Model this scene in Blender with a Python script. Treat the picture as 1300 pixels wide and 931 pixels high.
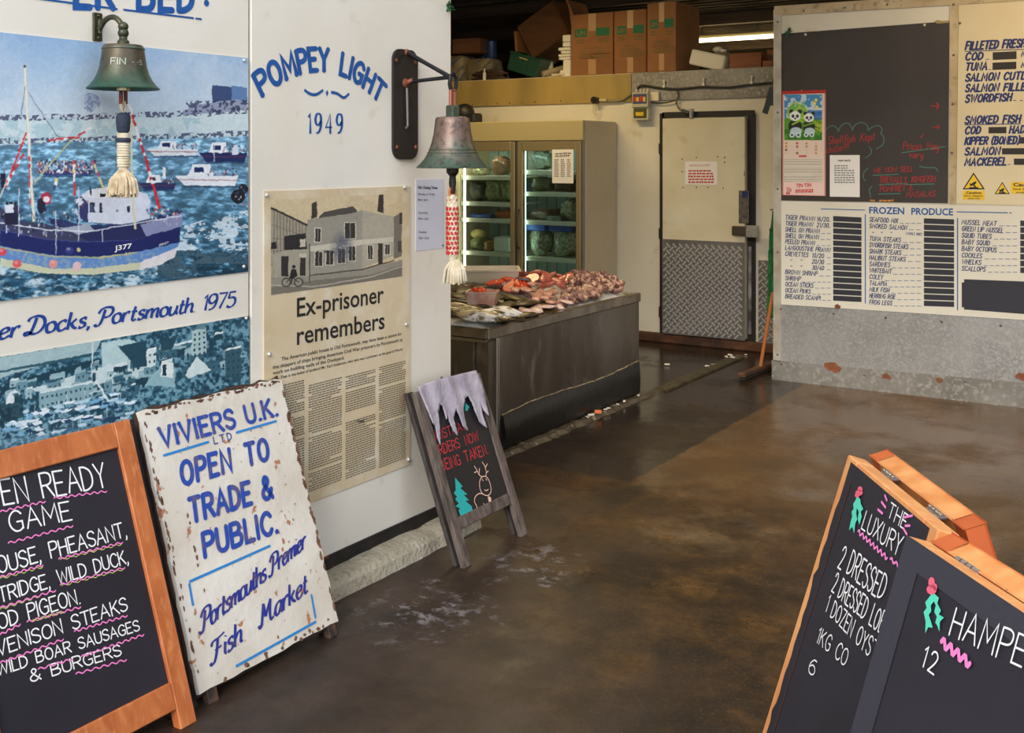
import bpy, bmesh, math, random
import numpy as np
from mathutils import Vector, Matrix
random.seed(7)
S = bpy.context.scene
for o in list(bpy.data.objects): bpy.data.objects.remove(o)

# ------------------------------------------------------------------ camera
FOC, CX, HV, EYE, YAW = 1377.0, 650.0, 200.0, 1.7, math.radians(32.6)
FW = Vector((-math.sin(YAW), math.cos(YAW), 0)); RT = Vector((math.cos(YAW), math.sin(YAW), 0))
cam = bpy.data.objects.new('camera', bpy.data.cameras.new('camera'))
S.collection.objects.link(cam); S.camera = cam
cam.location = (0, 0, EYE); cam.rotation_euler = (math.pi/2, 0, YAW)
cam.data.sensor_fit = 'HORIZONTAL'; cam.data.sensor_width = 36
cam.data.lens = 36*FOC/1300
cam.data.shift_x = 0.0; cam.data.shift_y = -(931/2 - HV)/1300
cam.data.clip_start = .05; cam.data.clip_end = 100

# ------------------------------------------------------------------ light
S.view_settings.view_transform = 'Standard'; S.view_settings.look = 'None'
S.view_settings.exposure = 0.0; S.view_settings.gamma = 1.0; S.view_settings.use_curve_mapping = False
w = bpy.data.worlds.new('sky'); S.world = w; w.use_nodes = True
nt = w.node_tree; bg = nt.nodes['Background']
bg.inputs[0].default_value = (.80, .89, 1.0, 1); bg.inputs[1].default_value = 1.68
sun = bpy.data.objects.new('sun', bpy.data.lights.new('sun', 'SUN')); S.collection.objects.link(sun)
sun.data.energy = 2.6; sun.data.angle = math.radians(28); sun.data.color = (1, .93, .84)
sun.rotation_euler = Vector((.30, -1, .62)).to_track_quat('Z', 'Y').to_euler()
def area(name, loc, sx, sy, power, col, rot=(0, 0, 0)):
    o = bpy.data.objects.new(name, bpy.data.lights.new(name, 'AREA')); S.collection.objects.link(o)
    o.data.shape = 'RECTANGLE'; o.data.size = sx; o.data.size_y = sy; o.data.energy = power; o.data.color = col
    o.location = loc; o.rotation_euler = rot
    if name == 'chiller_light': o.data.specular_factor = 0
    return o
WARM = (1, .80, .50)
area('strip_lamp_light', (-5.2, 7.5, 3.36), 1.5, .12, 52, (1, .76, .38))
area('strip_lamp_light', (-3.4, 5.4, 3.40), 1.5, .12, 12, (1, .84, .6))
area('strip_lamp_light', (-.7, 6.9, 3.36), 1.5, .12, 34, (1, .74, .40))

# ------------------------------------------------------------------ geometry helpers
def lin(c):
    c = c/255.0
    return c/12.92 if c <= .04045 else ((c+.055)/1.055)**2.4
def C(r, g, b): return (lin(r), lin(g), lin(b), 1)
def ray(u, v):
    return FW + RT*((u-CX)/FOC) + Vector((0, 0, (HV-v)/FOC))
E0 = Vector((0, 0, EYE))
def hit(u, v, axis, val):
    d = ray(u, v); t = (val - E0[axis])/d[axis]
    return E0 + d*t
def ax(u, v, x): return hit(u, v, 0, x)
def ay(u, v, y): return hit(u, v, 1, y)
def az(u, v, z): return hit(u, v, 2, z)
class Pl:
    """a flat face somewhere in the place: o = a point on it, U = to the right, V = up, N = towards whoever reads it"""
    def __init__(s, o, U, V):
        s.o = Vector(o); s.U = Vector(U).normalized(); s.V = Vector(V).normalized(); s.N = s.U.cross(s.V)
    def loc(s, u, v):
        d = ray(u, v); t = (s.o-E0).dot(s.N)/d.dot(s.N); p = E0+d*t-s.o
        return p.dot(s.U), p.dot(s.V)
    def pt(s, a, b, n=0): return s.o + s.U*a + s.V*b + s.N*n
    def off(s, n): return Pl(s.o+s.N*n, s.U, s.V)

ORG = {}
def link(o): S.collection.objects.link(o); return o
def props(o, label=None, cat=None, group=None, kind=None):
    if label: o['label'] = label
    if cat: o['category'] = cat
    if group: o['group'] = group
    if kind: o['kind'] = kind
    return o
def thing(name, label, cat, loc=(0, 0, 0), group=None, kind=None):
    o = link(bpy.data.objects.new(name, None)); o.location = loc; o.empty_display_size = .1
    ORG[o.name] = Vector(loc)
    return props(o, label, cat, group, kind)
class MB:
    def __init__(s): s.bm = bmesh.new()
    def add(s, verts, faces):
        vs = [s.bm.verts.new(v) for v in verts]
        for f in faces:
            try: s.bm.faces.new([vs[i] for i in f])
            except ValueError: pass
        return vs
    def box(s, c, d, bev=0, rot=None, seg=1):
        c = Vector(c); m = Matrix.Translation(c) @ ((rot.to_4x4() if rot else Matrix.Identity(4))) @ Matrix.Diagonal((d[0], d[1], d[2], 1))
        b = bmesh.new(); bmesh.ops.create_cube(b, size=1); b.transform(m)
        if bev: bmesh.ops.bevel(b, geom=list(b.edges), offset=bev, segments=seg, affect='EDGES', profile=.5)
        s.join(b); return s
    def bx(s, x0, x1, y0, y1, z0, z1, bev=0):
        return s.box(((x0+x1)/2, (y0+y1)/2, (z0+z1)/2), (abs(x1-x0), abs(y1-y0), abs(z1-z0)), bev)
    def join(s, b, m=None):
        if m is not None: b.transform(m)
        mp = {v: s.bm.verts.new(v.co) for v in b.verts}
        for f in b.faces:
            try: s.bm.faces.new([mp[v] for v in f.verts])
            except ValueError: pass
        b.free()
    def slab(s, pl, a0, a1, b0, b1, n0, n1, bev=0):
        """a box laid on plane pl"""
        c = pl.pt((a0+a1)/2, (b0+b1)/2, (n0+n1)/2)
        r = Matrix((pl.U, pl.V, pl.N)).transposed()
        return s.box(c, (abs(a1-a0), abs(b1-b0), abs(n1-n0)), bev, r)
    def prism(s, pl, pts, n0, n1):
        """outline (local 2d) extruded between n0 and n1"""
        k = len(pts); A = [s.bm.verts.new(pl.pt(x, y, n1)) for x, y in pts]
        try: f = s.bm.faces.new(A)
        except ValueError: return s
        if n0 is not None:
            B = [s.bm.verts.new(pl.pt(x, y, n0)) for x, y in pts]
            try: s.bm.faces.new(B[::-1])
            except ValueError: pass
            for i in range(k):
                j = (i+1) % k; s.bm.faces.new((A[j], A[i], B[i], B[j]))
        return s
    def tube(s, pts, r, n=10, cap=True):
        pts = [Vector(p) for p in pts]; m = len(pts)
        rr = r if isinstance(r, (list, tuple)) else [r]*m
        t = (pts[1]-pts[0]).normalized(); a = t.orthogonal().normalized(); rings = []
        for i, p in enumerate(pts):
            t2 = (pts[min(i+1, m-1)]-pts[max(i-1, 0)]).normalized()
            a = (a - t2*a.dot(t2)); a = a.normalized() if a.length > 1e-6 else t2.orthogonal().normalized()
            b = t2.cross(a)
            rings.append([s.bm.verts.new(p+(a*math.cos(q)+b*math.sin(q))*rr[i]) for q in [2*math.pi*j/n for j in range(n)]])
        for A, B in zip(rings, rings[1:]):
            for j in range(n): s.bm.faces.new((A[j], A[(j+1) % n], B[(j+1) % n], B[j]))
        if cap:
            s.bm.faces.new(rings[0][::-1]); s.bm.faces.new(rings[-1])
        return s
    def lathe(s, c, prof, n=32, cap=True):
        c = Vector(c); rings = []
        for r, z in prof:
            rings.append([s.bm.verts.new(c+Vector((r*math.cos(2*math.pi*j/n), r*math.sin(2*math.pi*j/n), z))) for j in range(n)])
        for A, B in zip(rings, rings[1:]):
            for j in range(n): s.bm.faces.new((A[j], A[(j+1) % n], B[(j+1) % n], B[j]))
        if cap:
            if prof[0][0] > 1e-5: s.bm.faces.new(rings[0][::-1])
            if prof[-1][0] > 1e-5: s.bm.faces.new(rings[-1])
        return s
    def ball(s, c, r, sc=(1, 1, 1), sub=2):
        b = bmesh.new(); bmesh.ops.create_icosphere(b, subdivisions=sub, radius=r)
        s.join(b, Matrix.Translation(Vector(c)) @ Matrix.Diagonal((*sc, 1))); return s
    def build(s, name, mat, parent=None, smooth=False, norm=True, org=None):
        if norm: bmesh.ops.recalc_face_normals(s.bm, faces=s.bm.faces)
        if parent is not None: o0 = ORG[parent.name]
        elif org is not None: o0 = Vector(org)
        else:
            cs = [v.co for v in s.bm.verts]
            o0 = Vector(((min(c.x for c in cs)+max(c.x for c in cs))/2, (min(c.y for c in cs)+max(c.y for c in cs))/2, min(c.z for c in cs)))
        for v in s.bm.verts: v.co -= o0
        me = bpy.data.meshes.new(name); s.bm.to_mesh(me); s.bm.free()
        if smooth is True:
            for p in me.polygons: p.use_smooth = True
        me.materials.append(mat)
        o = link(bpy.data.objects.new(name, me))
        ORG[o.name] = o0
        if parent is not None: o.parent = parent
        else: o.location = o0
        if smooth == 'auto':
            me.shade_smooth() if hasattr(me, 'shade_smooth') else None
            me.set_sharp_from_angle(angle=math.radians(35))
        return o
def copy_tree(o, parent=None):
    c = o.copy(); link(c)
    if parent is not None: c.parent = parent
    for ch in list(o.children): copy_tree(ch, c)
    return c

# ------------------------------------------------------------------ materials
MATS = {}
def M(name, col, rough=.5, metal=0, col2=None, sc=4, bump=0, bsc=40, stretch=(1, 1, 1), lo=.35, hi=.65, rvar=0, spec=None, detail=6, coat=0, alpha=None, emis=None, es=0, col3=None, sc3=9, lo3=.55, hi3=.7, trans=0, sss=0):
    if name in MATS: return MATS[name]
    m = bpy.data.materials.new(name); m.use_nodes = True; t = m.node_tree; N, L = t.nodes, t.links
    p = N['Principled BSDF']; p.inputs['Base Color'].default_value = col
    p.inputs['Roughness'].default_value = rough; p.inputs['Metallic'].default_value = metal
    if spec is not None: p.inputs['Specular IOR Level'].default_value = spec
    if coat: p.inputs['Coat Weight'].default_value = coat; p.inputs['Coat Roughness'].default_value = .12
    if trans: p.inputs['Transmission Weight'].default_value = trans
    if sss: p.inputs['Subsurface Weight'].default_value = sss; p.inputs['Subsurface Radius'].default_value = (.02, .01, .006)
    if emis: p.inputs['Emission Color'].default_value = emis; p.inputs['Emission Strength'].default_value = es
    tc = N.new('ShaderNodeTexCoord'); mp = N.new('ShaderNodeMapping'); mp.inputs['Scale'].default_value = stretch
    L.new(tc.outputs['Object'], mp.inputs['Vector'])
    def noise(scale, det=detail):
        n = N.new('ShaderNodeTexNoise'); n.inputs['Scale'].default_value = scale; n.inputs['Detail'].default_value = det
        L.new(mp.outputs[0], n.inputs['Vector']); return n
    def ramp(src, a, b):
        r = N.new('ShaderNodeMapRange'); r.inputs['From Min'].default_value = a; r.inputs['From Max'].default_value = b
        L.new(src, r.inputs['Value']); return r.outputs['Result']
    out = None
    if col2:
        n = noise(sc); mx = N.new('ShaderNodeMix'); mx.data_type = 'RGBA'
        L.new(ramp(n.outputs['Fac'], lo, hi), mx.inputs['Factor']); mx.inputs['A'].default_value = col; mx.inputs['B'].default_value = col2
        out = mx.outputs['Result']
        if col3:
            n3 = noise(sc3); m3 = N.new('ShaderNodeMix'); m3.data_type = 'RGBA'
            L.new(ramp(n3.outputs['Fac'], lo3, hi3), m3.inputs['Factor']); L.new(out, m3.inputs['A']); m3.inputs['B'].default_value = col3
            out = m3.outputs['Result']
        L.new(out, p.inputs['Base Color'])
    if rvar:
        n = noise(sc*1.7); L.new(ramp(n.outputs['Fac'], .3, .7), (mr := N.new('ShaderNodeMapRange')).inputs['Value'])
        mr.inputs['To Min'].default_value = max(.02, rough-rvar); mr.inputs['To Max'].default_value = rough+rvar
        L.new(mr.outputs['Result'], p.inputs['Roughness'])
    if bump:
        n = noise(bsc); b = N.new('ShaderNodeBump'); b.inputs['Strength'].default_value = bump; b.inputs['Distance'].default_value = .01
        L.new(n.outputs['Fac'], b.inputs['Height']); L.new(b.outputs['Normal'], p.inputs['Normal'])
    MATS[name] = m; return m
def Mprint(name, rough=.55):
    if name in MATS: return MATS[name]
    m = bpy.data.materials.new(name); m.use_nodes = True; N, L = m.node_tree.nodes, m.node_tree.links
    a = N.new('ShaderNodeAttribute'); a.attribute_name = 'Col'
    L.new(a.outputs['Color'], N['Principled BSDF'].inputs['Base Color']); N['Principled BSDF'].inputs['Roughness'].default_value = rough
    MATS[name] = m; return m

# ------------------------------------------------------------------ lettering
# single-stroke alphabet, cap height 10; '~' = smooth curve, '|' separates strokes
GL = {
'A': (6.5, "0,0 3.2,10 6.5,0|1.2,3.6 5.3,3.6"), 'B': (5.9, "0,0 0,10|~0,10 3.5,10 5,8.6 4.4,6.2 2.5,5.3 0,5.2|~0,5.2 2.5,5.3 5,4.8 5.9,2.8 4.9,.6 2.8,0 0,0"),
'C': (6, "~6,8.2 4.6,9.8 2.6,9.8 .7,7.8 0,5 .6,2.2 2.4,.2 4.6,.2 6,1.8"), 'D': (5.9, "0,0 0,10|~0,10 2.6,9.7 5,8 5.8,5 5,2 2.6,.3 0,0"),
'E': (5, "5,10 0,10 0,0 5,0|0,5.2 4,5.2"), 'F': (4.8, "5,10 0,10 0,0|0,5.2 4,5.2"),
'G': (6.2, "~6,8.2 4.6,9.8 2.6,9.8 .7,7.8 0,5 .6,2.2 2.4,.2 4.6,.3 6,1.6|6,1 6,4.6 3.6,4.6"), 'H': (5.6, "0,0 0,10|5.6,0 5.6,10|0,5.2 5.6,5.2"),
'I': (.4, "0.2,0 .2,10"), 'J': (4, "~4,10 4,3 3.4,.8 1.8,0 .3,1 0,2.2"), 'K': (5.5, "0,0 0,10|5.2,10 0,4.2|1.6,6 5.6,0"), 'L': (4.6, "0,10 0,0 4.6,0"),
'M': (7.4, "0,0 .6,10 3.7,3 6.8,10 7.4,0"), 'N': (5.6, "0,0 0,10 5.6,0 5.6,10"), 'O': (6.4, "~3.2,10 .9,8.6 0,5 .9,1.4 3.2,0 5.5,1.4 6.4,5 5.5,8.6 3.2,10"),
'P': (5.3, "0,0 0,10|~0,10 3.5,10 5.3,8.8 5.2,6.2 3.4,5 0,4.8"), 'Q': (6.4, "~3.2,10 .9,8.6 0,5 .9,1.4 3.2,0 5.5,1.4 6.4,5 5.5,8.6 3.2,10|4,2.4 6.6,-.6"),
'R': (5.6, "0,0 0,10|~0,10 3.5,10 5.3,8.8 5.2,6.2 3.4,5 0,4.8|2.6,4.9 5.7,0"), 'S': (5.2, "~5.1,8.4 3.8,9.9 1.6,9.8 .2,8.2 .6,6.2 2.7,5.2 4.8,4 5.3,2 4,.3 1.8,0 0,1.5"),
'T': (6, "0,10 6,10|3,10 3,0"), 'U': (5.7, "~0,10 0,3.4 .9,.8 2.9,0 4.8,.8 5.7,3.4 5.7,10"), 'V': (6, "0,10 3,0 6,10"), 'W': (8.4, "0,10 1.9,0 4.2,8 6.5,0 8.4,10"),
'X': (5.6, "0,10 5.6,0|5.6,10 0,0"), 'Y': (5.6, "0,10 2.8,5 5.6,10|2.8,5 2.8,0"), 'Z': (5.4, "0,10 5.4,10 0,0 5.4,0"),
'0': (5.2, "~2.6,10 .7,8.6 0,5 .7,1.4 2.6,0 4.5,1.4 5.2,5 4.5,8.6 2.6,10"), '1': (2, ".2,8 1.8,10 1.8,0"), '2': (5, "~0,8 1,9.7 3.2,10 4.7,8 3.8,5.2 1.6,2 0,0|0,0 5,0"),
'3': (5, "~.2,9 2,10 4.2,9.2 4.2,6.6 1.8,5.4|~1.8,5.4 4.6,4.6 5,2 3.4,.2 1.2,0 0,1.4"), '4': (5.6, "4,0 4,10 0,3 5.6,3"), '5': (5, "4.6,10 .8,10 .5,5.8|~.5,5.8 2.6,6.4 4.6,5.4 5,2.6 3.6,.4 1.4,0 0,1.2"),
'6': (5, "~4.4,9.4 2.4,9.4 .5,6.6 0,3.2 1,.6 2.8,0 4.6,1 5,3.2 4,5.4 2.2,5.8 .3,4"), '7': (5, "0,10 5,10 1.6,0"), '8': (5, "~2.5,5.4 .4,7.4 1,9.4 2.5,10 4,9.4 4.6,7.4 2.5,5.4 .2,3 .6,.8 2.5,0 4.4,.8 4.8,3 2.5,5.4"),
'9': (5, "~4.7,6 2.8,4.2 1,4.6 0,6.8 1,9.4 2.8,10 4.4,9.2 5,6.8 4.6,3 3,.6 .8,0"),
'.': (.8, ".2,0 .5,.1"), ',': (1, "~.6,.4 .6,-.8 0,-2"), '-': (3.4, ".3,4.4 3.1,4.4"), '/': (4, "0,-.8 4,10.5"), '!': (.8, ".3,3 .3,10|.3,0 .3,.4"), '(': (2, "~2,11 .4,8 0,5 .4,2 2,-1"), ')': (2, "~0,11 1.6,8 2,5 1.6,2 0,-1"),
'"': (2, "0,8 0,5.6|1.6,8 1.6,5.6"), '&': (6.6, "~6.4,0 2,6.4 1.4,8.4 2.6,10 4.2,8.8 3.6,6.6 .6,4 0,2 1.2,.2 3.2,0 5,1.6 6.2,4"), "'": (.6, ".3,10 .3,8"), ':': (.6, ".3,1 .3,1.4|.3,5 .3,5.4"),
'a': (4.6, "~4.1,4.6 2.6,5.8 .8,4.8 0,2.4 .8,.3 2.3,.4 4.1,4|~4.3,5.8 4.1,2 4.4,.3 5.4,.7"), 'b': (4.4, "~.4,10 .1,6 0,1.4 1.2,0 3.2,.3 4.3,2.8 3.6,5.2 2,5.6 .2,4"), 'c': (3.8, "~3.8,4.8 2.4,5.8 .7,4.8 0,2.6 .8,.4 2.4,.1 4,1.4"),
'd': (4.6, "~4.1,4.6 2.6,5.8 .8,4.8 0,2.4 .8,.3 2.3,.4 4.1,4|~4.7,10 4.2,5 4.1,1.4 5,.3"), 'e': (4, "~.2,2.6 2.6,3.4 3.6,4.8 2.4,5.8 .7,4.8 0,2.4 .9,.3 2.4,.1 4.2,1.5"), 'f': (3.2, "~3.8,9.2 2.6,10 1.6,8 1.2,0 .8,-3|.0,5.4 3.2,5.4"),
'g': (4.6, "~4.1,4.6 2.6,5.8 .8,4.8 0,2.4 .8,.5 2.3,.6 4.1,4|~4.3,5.8 4,0 3,-3.4 1,-3.6 0,-2"), 'h': (4.4, "~.4,10 0,0|~0,2.6 1.6,5.2 3.2,5.6 3.8,4 3.6,.8 4.9,.4"), 'i': (1, "~.4,5.6 .2,1.4 1.2,.3|.5,7.8 .6,8.2"),
'k': (4.2, ".4,10 0,0|~3.6,5.7 1.6,3.6 .2,2.6|~1.2,3.6 2.8,1 4.4,.2"), 'l': (1.4, "~.8,10 .3,5 .2,1.2 1.4,.3"), 'm': (6.8, "~.2,5.7 0,0|~0,2.6 1.2,5 2.4,5.6 3.1,4.4 3,0|~3,2.6 4.3,5 5.6,5.6 6.2,4.4 6,.8 7.1,.4"),
'n': (4.2, "~.2,5.7 0,0|~0,2.6 1.5,5.2 3,5.6 3.6,4.2 3.4,.8 4.6,.4"), 'o': (4.2, "~2.1,5.7 .5,4.8 0,2.7 .7,.5 2.1,0 3.6,.8 4.2,3 3.5,5 2.1,5.7"), 'p': (4.4, "~.5,5.8 .2,2 -.3,-3.6|~.2,3.6 1.4,5.6 3.2,5.6 4.3,3.4 3.5,.6 1.6,.1 .2,1.4"),
'r': (3.2, "~.3,5.7 0,0|~.1,3 1.2,5.2 2.4,5.8 3.2,5"), 's': (3.4, "~3.4,5 2,5.8 .6,4.8 1,3.5 2.8,2.4 2.8,.8 1.2,0 0,.8"), 't': (2.8, "~1.6,8.6 1,4 .9,1.2 1.8,.1 3,.8|0,5.6 2.9,5.6"), 'u': (4.4, "~.3,5.7 0,2 .8,.2 2.4,.4 3.8,3.4|~4.1,5.7 3.8,1.6 4.9,.4"),
'v': (4, "0,5.7 1.8,0 4,5.7"), 'w': (6, "0,5.7 1.5,0 3,5 4.4,0 6,5.7"), 'x': (4, "0,5.7 4,0|4,5.7 0,0"), 'y': (4.2, "~.3,5.7 .4,2 1.2,.6 2.6,1 4,4|~4.3,5.7 3.6,-.6 2,-3.4 .2,-3"), 'z': (3.8, "0,5.7 3.8,5.7 0,0 3.8,0"), 'j': (1.4, "~1,5.6 .9,-1 .2,-3 -1,-3|1.1,7.8 1.2,8.1"), 'q': (4.4, "~4,4.6 2.4,5.8 .6,4.6 0,2.4 .8,.3 2.4,.5 4,4|~4.2,5.7 3.9,0 3.8,-3.6"),
}
SCRIPT = {  # flourished capitals of the sign-writer's script
'D': (7, "~2.6,9.4 1.8,4 .8,.6 -1,.2 -1.4,1.4 0,1.6 2.6,.3 5.4,1.6 6.8,5.4 5.6,9 2.6,10.3 -.2,9.4 -1,7.6"), 'P': (6.2, "~2.4,9 1.6,3 .6,.2 -1,-.2 -1.6,1|~-.8,7 .6,9.4 3,10.3 5.8,9.6 6.4,7.2 5,4.8 2.6,4.2"),
'F': (6, "~2.8,9.4 2.2,4 1,.4 -.6,-.2 -1.4,1|~-1,7.8 0,9.4 3,9.5 6.6,10.2|1.2,5 5,5.2"), 'M': (8.6, "~-1.2,1.4 -.6,0 .6,1 1.8,10|~1.8,10 3.2,3.4|~3.2,3.4 6.4,10|~6.4,10 6,3 6.8,.2 8.4,.8"),
}
def smooth_pts(P, k=5):
    if len(P) < 3: return P
    out = []; n = len(P); closed = (P[0] == P[-1])
    for i in range(n-1):
        p1, p2 = P[i], P[i+1]
        p0 = P[i-1] if i > 0 else (P[-2] if closed else p1); p3 = P[i+2] if i+2 < n else (P[1] if closed else p2)
        for j in range(k):
            t = j/k; a, b = t*t, t*t*t
            out.append(tuple(.5*((2*p1[d])+(-p0[d]+p2[d])*t+(2*p0[d]-5*p1[d]+4*p2[d]-p3[d])*a+(-p0[d]+3*p1[d]-3*p2[d]+p3[d])*b) for d in (0, 1)))
    out.append(P[-1]); return out
GC = {}
def glyph(ch, script=False):
    key = (ch, script)
    if key not in GC:
        w_, s_ = SCRIPT[ch] if script and ch in SCRIPT else GL[ch]
        st = []
        for q in s_.split('|'):
            sm = q[0] == '~'; q = q.lstrip('~')
            P = [tuple(float(c)/10 for c in p.split(',')) for p in q.split()]
            st.append(smooth_pts(P) if sm else P)
        GC[key] = (w_/10, st)
    return GC[key]
LAY = [0]
def ribbon(mb, pl, P, w_, n=.0012, nib=None, caps=True):
    LAY[0] = (LAY[0]+1) % 24; n += LAY[0]*2.5e-5
    P = [p for i, p in enumerate(P) if i == 0 or (abs(p[0]-P[i-1][0])+abs(p[1]-P[i-1][1])) > 1e-6]
    if len(P) < 2: return
    k = len(P); A = []; B = []; loop = k > 4 and abs(P[0][0]-P[-1][0])+abs(P[0][1]-P[-1][1]) < 1e-5
    for i, p in enumerate(P):
        q0 = P[i-1] if i else (P[-2] if loop else None); q1 = P[i+1] if i < k-1 else (P[1] if loop else None)
        d1 = (p[0]-q0[0], p[1]-q0[1]) if q0 else None; d2 = (q1[0]-p[0], q1[1]-p[1]) if q1 else None
        def nn(d):
            l = math.hypot(*d); return (-d[1]/l, d[0]/l)
        n1 = nn(d1) if d1 else nn(d2); n2 = nn(d2) if d2 else n1
        mx, my = n1[0]+n2[0], n1[1]+n2[1]; l = math.hypot(mx, my)
        if l < .3: mx, my, l = n1[0], n1[1], 1
        mx /= l; my /= l; c = max(.55, mx*n1[0]+my*n1[1]); hw = w_/2/c
        if nib is not None:
            hw = w_/2*(.42+.58*abs(mx*math.cos(nib)+my*math.sin(nib)))
        A.append((p[0]+mx*hw, p[1]+my*hw)); B.append((p[0]-mx*hw, p[1]-my*hw))
    va = [mb.bm.verts.new(pl.pt(x, y, n)) for x, y in A]; vb = [mb.bm.verts.new(pl.pt(x, y, n)) for x, y in B]
    for i in range(k-1):
        mb.bm.faces.new((va[i], vb[i], vb[i+1], va[i+1]))
    if caps and nib is None and not loop:
        for i, sg in ((0, 1), (k-1, -1)):
            a0 = math.atan2(A[i][1]-P[i][1], A[i][0]-P[i][0]); r = w_/2
            ring = [va[i]]+[mb.bm.verts.new(pl.pt(P[i][0]+r*math.cos(a0+sg*math.pi*j/5), P[i][1]+r*math.sin(a0+sg*math.pi*j/5), n)) for j in range(1, 5)]+[vb[i]]
            mb.bm.faces.new(ring if sg > 0 else ring[::-1])
def adv(text, gap, script=False, space=.42):
    return sum((space if ch == ' ' else glyph(ch, script)[0])+gap for ch in text)-gap
def write(mb, pl, text, A, B, cap, pen=.12, slant=0, vis=None, nib=None, serif=0, jit=0, gap=.2, script=False, n=.0012, arc=None, space=.42):
    """letters on plane pl; baseline A -> B and cap height given where the photograph shows them"""
    vis = vis or text; pre = text[:text.find(vis)]
    a = pl.loc(*A); b = pl.loc(*B); top = pl.loc(A[0], A[1]-cap); H = math.hypot(top[0]-a[0], top[1]-a[1])
    W = math.hypot(b[0]-a[0], b[1]-a[1]); dx, dy = (b[0]-a[0])/W, (b[1]-a[1])/W
    sx = W/adv(vis, gap, script, space); x = -(adv(pre+'.', gap, script, space)-glyph('.')[0])*sx if pre else 0
    for ch in text:
        if ch == ' ': x += (space+gap)*sx; continue
        gw, st = glyph(ch, script); jx, jy, js = (random.uniform(-jit, jit) for _ in range(3))
        for P in st:
            Q = []
            for px, py in P:
                X = x+(px+jx*.5)*sx+slant*py*H; Y = (py*(1+js)+jy)*H
                if arc: # bow the line of letters: arc = rise at the middle (m)
                    u_ = (X/W*2-1); cx_ = X; Y2 = arc*(1-u_*u_); ang = math.atan2(-4*arc*u_, W)
                    Q.append((a[0]+cx_*dx-Y*math.sin(ang), a[1]+cx_*dy+Y2+Y*math.cos(ang)))
                else: Q.append((a[0]+X*dx, a[1]+X*dy+Y))
            ribbon(mb, pl, Q, pen*H, n, nib)
            if serif and len(P) < 6:
                for (px, py), q in ((P[0], Q[0]), (P[-1], Q[-1])):
                    if abs(py) < .02 or abs(py-1) < .02:
                        ang = math.atan2(-4*arc*((x+px*sx)/W*2-1), W) if arc else 0
                        ex, ey = serif*H*math.cos(ang), serif*H*math.sin(ang)
                        ribbon(mb, pl, [(q[0]-ex, q[1]-ey), (q[0]+ex, q[1]+ey)], pen*H*.5, n, None, False)
        x += (gw+gap)*sx
def pxline(mb, pl, pts, w_, n=.0012, smooth=False, wob=0, **k):
    P = [pl.loc(*p) for p in pts]
    if smooth: P = smooth_pts(P, 6)
    ribbon(mb, pl, P, w_, n, **k)
def squiggle(mb, pl, A, B, amp, waves, w_, n=.0012):
    a = pl.loc(*A); b = pl.loc(*B); P = []
    k = waves*6; L = math.hypot(b[0]-a[0], b[1]-a[1]); nx, ny = -(b[1]-a[1])/L, (b[0]-a[0])/L
    for i in range(k+1):
        t = i/k; q = amp*math.sin(t*waves*2*math.pi)
        P.append((a[0]+(b[0]-a[0])*t+nx*q, a[1]+(b[1]-a[1])*t+ny*q))
    ribbon(mb, pl, P, w_, n)
BF = {}
def bfont(text, bold=0):
    key = (text, bold)
    if key not in BF:
        cu = bpy.data.curves.new('t', 'FONT'); cu.body = text; cu.size = 1; cu.offset = bold; cu.resolution_u = 3
        ob = bpy.data.objects.new('t', cu); link(ob); bpy.context.view_layer.update()
        me = bpy.data.meshes.new_from_object(ob.evaluated_get(bpy.context.evaluated_depsgraph_get()))
        vs = [(v.co.x, v.co.y) for v in me.vertices]; fs = [tuple(p.vertices) for p in me.polygons]
        bpy.data.objects.remove(ob); bpy.data.meshes.remove(me); BF[key] = (vs, fs)
    return BF[key]
def print_text(mb, pl, text, A, B, cap, bold=0, slant=0, n=.0012):
    vs, fs = bfont(text, bold); x0 = min(v[0] for v in vs); x1 = max(v[0] for v in vs)
    a = pl.loc(*A); b = pl.loc(*B); top = pl.loc(A[0], A[1]-cap); H = (top[1]-a[1])/.729
    W = math.hypot(b[0]-a[0], b[1]-a[1]); dx, dy = (b[0]-a[0])/W, (b[1]-a[1])/W; k = W/(x1-x0)
    mb.add([pl.pt(a[0]+((v[0]-x0)*k+slant*v[1]*H)*dx, a[1]+(v[0]-x0)*k*dy+v[1]*H, n) for v in vs], fs)
def smudge_lines(mb, pl, A, B, rowpx, rows, n=.0012, h=.45, rnd=random, ragged=.1):
    """rows of print too small to read, as short dark dashes between A and B (px of the first row)"""
    a = pl.loc(*A); b = pl.loc(*B); st = a[1]-pl.loc(A[0], A[1]+rowpx)[1]
    for r in range(rows):
        x = a[0]; end = b[0]-(b[0]-a[0])*rnd.choice((0, 0, 0, ragged, ragged*3))
        while x < end:
            l = min(st*rnd.uniform(.5, 2.2), end-x)
            t = (x-a[0])/(b[0]-a[0]); y = a[1]+(b[1]-a[1])*t-r*st
            P = [(x+l*q/4, y+st*.12*((q % 2)*2-1)) for q in range(5)]
            ribbon(mb, pl, P, st*h, n, None, False); x += l+st*.35

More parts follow.
